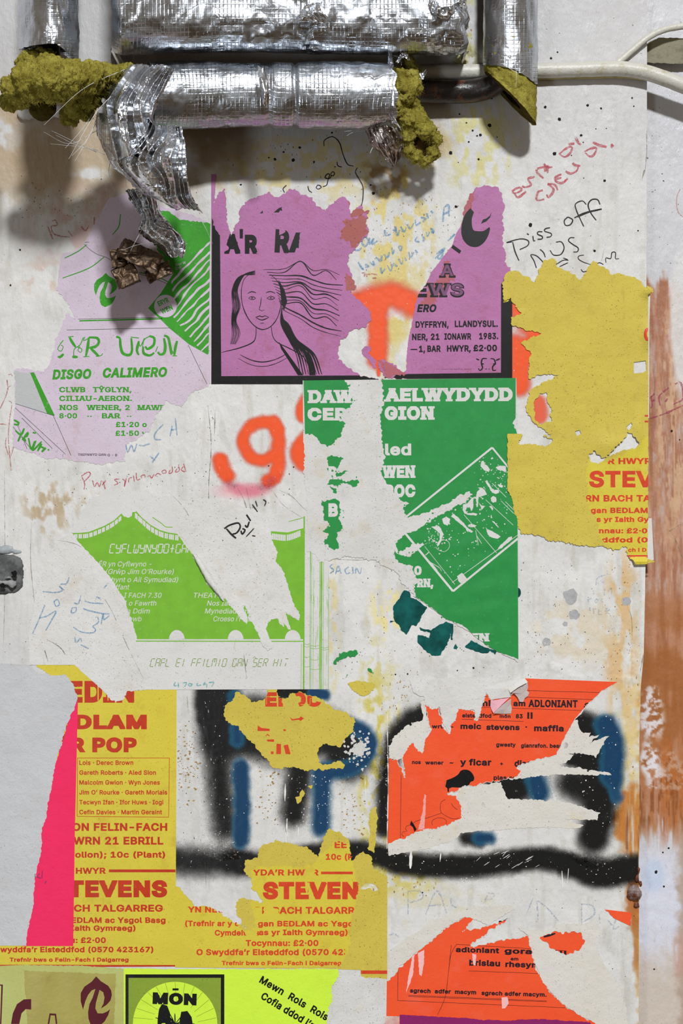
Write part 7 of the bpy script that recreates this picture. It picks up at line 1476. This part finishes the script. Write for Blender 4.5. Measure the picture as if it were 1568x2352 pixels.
pen('handwriting', [j1(s) for s in ([(1075, 1400), (1065, 1425), (1100, 1425)], [(1095, 1405), (1098, 1440)], [(1125, 1408), (1155, 1405), (1140, 1435)], [(1170, 1410), (1195, 1415), (1180, 1432), (1165, 1415)], [(1235, 1405), (1230, 1425), (1260, 1422)], [(1290, 1400), (1275, 1420), (1300, 1415), (1298, 1440)], [(1315, 1405), (1350, 1402), (1335, 1435)])], 3.2, K_CY, label='small turquoise handwritten number on the bottom edge of the tent poster', cat=g, base=lambda x, y: Hl(x, y) + .62, d=.1, jit=.3)
def j2(p): return T(870, 1980, 2.246, p)
pen('handwriting', [j2(s) for s in ([(150, 150), (150, 270)], [(150, 150), (210, 150), (225, 185), (160, 210)], [(240, 270), (300, 150), (350, 265)], [(260, 225), (320, 220)], [(370, 180), (375, 220), (400, 235)], [(560, 170), (540, 215)], [(560, 160), (595, 165), (580, 190), (545, 195)], [(795, 185), (760, 270)], [(820, 300), (815, 200)], [(820, 200), (870, 240), (925, 305)],
     [(1045, 215), (1045, 325)], [(1040, 215), (1100, 225), (1110, 270), (1050, 310)], [(1135, 270), (1140, 315)], [(1180, 300), (1215, 340)], [(1225, 280), (1210, 345), (1240, 330)], [(50, 378), (80, 370), (105, 390)], [(955, 740), (970, 690)], [(990, 745), (1005, 705), (1040, 760)])], 3.4, K_BLUE2, label='faint blue capitals across the white wall below the black underline', cat=g, d=.3, jit=.3)
pen('handwriting', [T(1180, 1240, 4.04, s) for s in ([(760, 420), (770, 360), (830, 330), (880, 320)], [(865, 280), (865, 320)], [(800, 380), (840, 400)], [(735, 470), (740, 505)], [(840, 450), (840, 515)], [(870, 480), (905, 450), (905, 515)], [(720, 540), (685, 560), (700, 585)], [(755, 545), (755, 585), (780, 560), (755, 545)], [(830, 545), (805, 560), (825, 580)], [(705, 625), (705, 695)], [(735, 630), (740, 690)], [(725, 640), (760, 640)],
     [(785, 640), (785, 690), (815, 690)], [(785, 660), (810, 660)], [(850, 690), (850, 640), (885, 650), (855, 665), (890, 690)], [(925, 700), (925, 715)])], 3.0, K_BLUE2, label='small faint blue capitals in four rows right of the dark green poster', cat=g, d=.3, jit=.5)
def y4(p): return T(1140, 740, 3.664, p)
pen('handwriting', [y4(s) for s in ([(1300, 620), (1310, 700), (1295, 720)], [(1290, 640), (1330, 600)], [(1375, 700), (1370, 620), (1450, 550)], [(1420, 670), (1440, 640)], [(1500, 520), (1550, 510), (1568, 640), (1490, 690)], [(1290, 810), (1400, 775), (1568, 700)], [(1310, 660), (1330, 655)])], 4.0, K_MAG, label='magenta crayon letters and underline on the brown painted strip at the right', cat=g, jit=.5, gap=.3, d=.5)
pen('pen_lines', [y4(s) for s in ([(1450, 1760), (1568, 1690)], [(1485, 1780), (1540, 1920), (1568, 1990)])], 3.2, K_GRN, label='faint green marks low on the brown painted strip', cat=g, jit=.3, d=.5)
pen('pen_lines', [r3([(1545, 565), (1520, 620), (1515, 700), (1530, 760), (1568, 800)])], 2.2, marker('salmon_pencil', (214, 130, 110), .8), label='salmon pencil curve at the right edge of the picture', cat=g, d=.5)
pen('handwriting', [T(0, 1900, 3.733, s) for s in ([(300, 400), (302, 435)], [(340, 395), (320, 425), (350, 435)], [(362, 370), (358, 440)], [(395, 460), (385, 485)])], 2.4, marker('violet_felt', (110, 40, 130), .85), label='violet handwriting at the left edge of the fluorescent pink strip', cat=g, base=lambda x, y: Hl(x, y) + 1.2, d=.1)
bpy.data.objects.remove(tob, do_unlink=True); bpy.data.curves.remove(tcu)
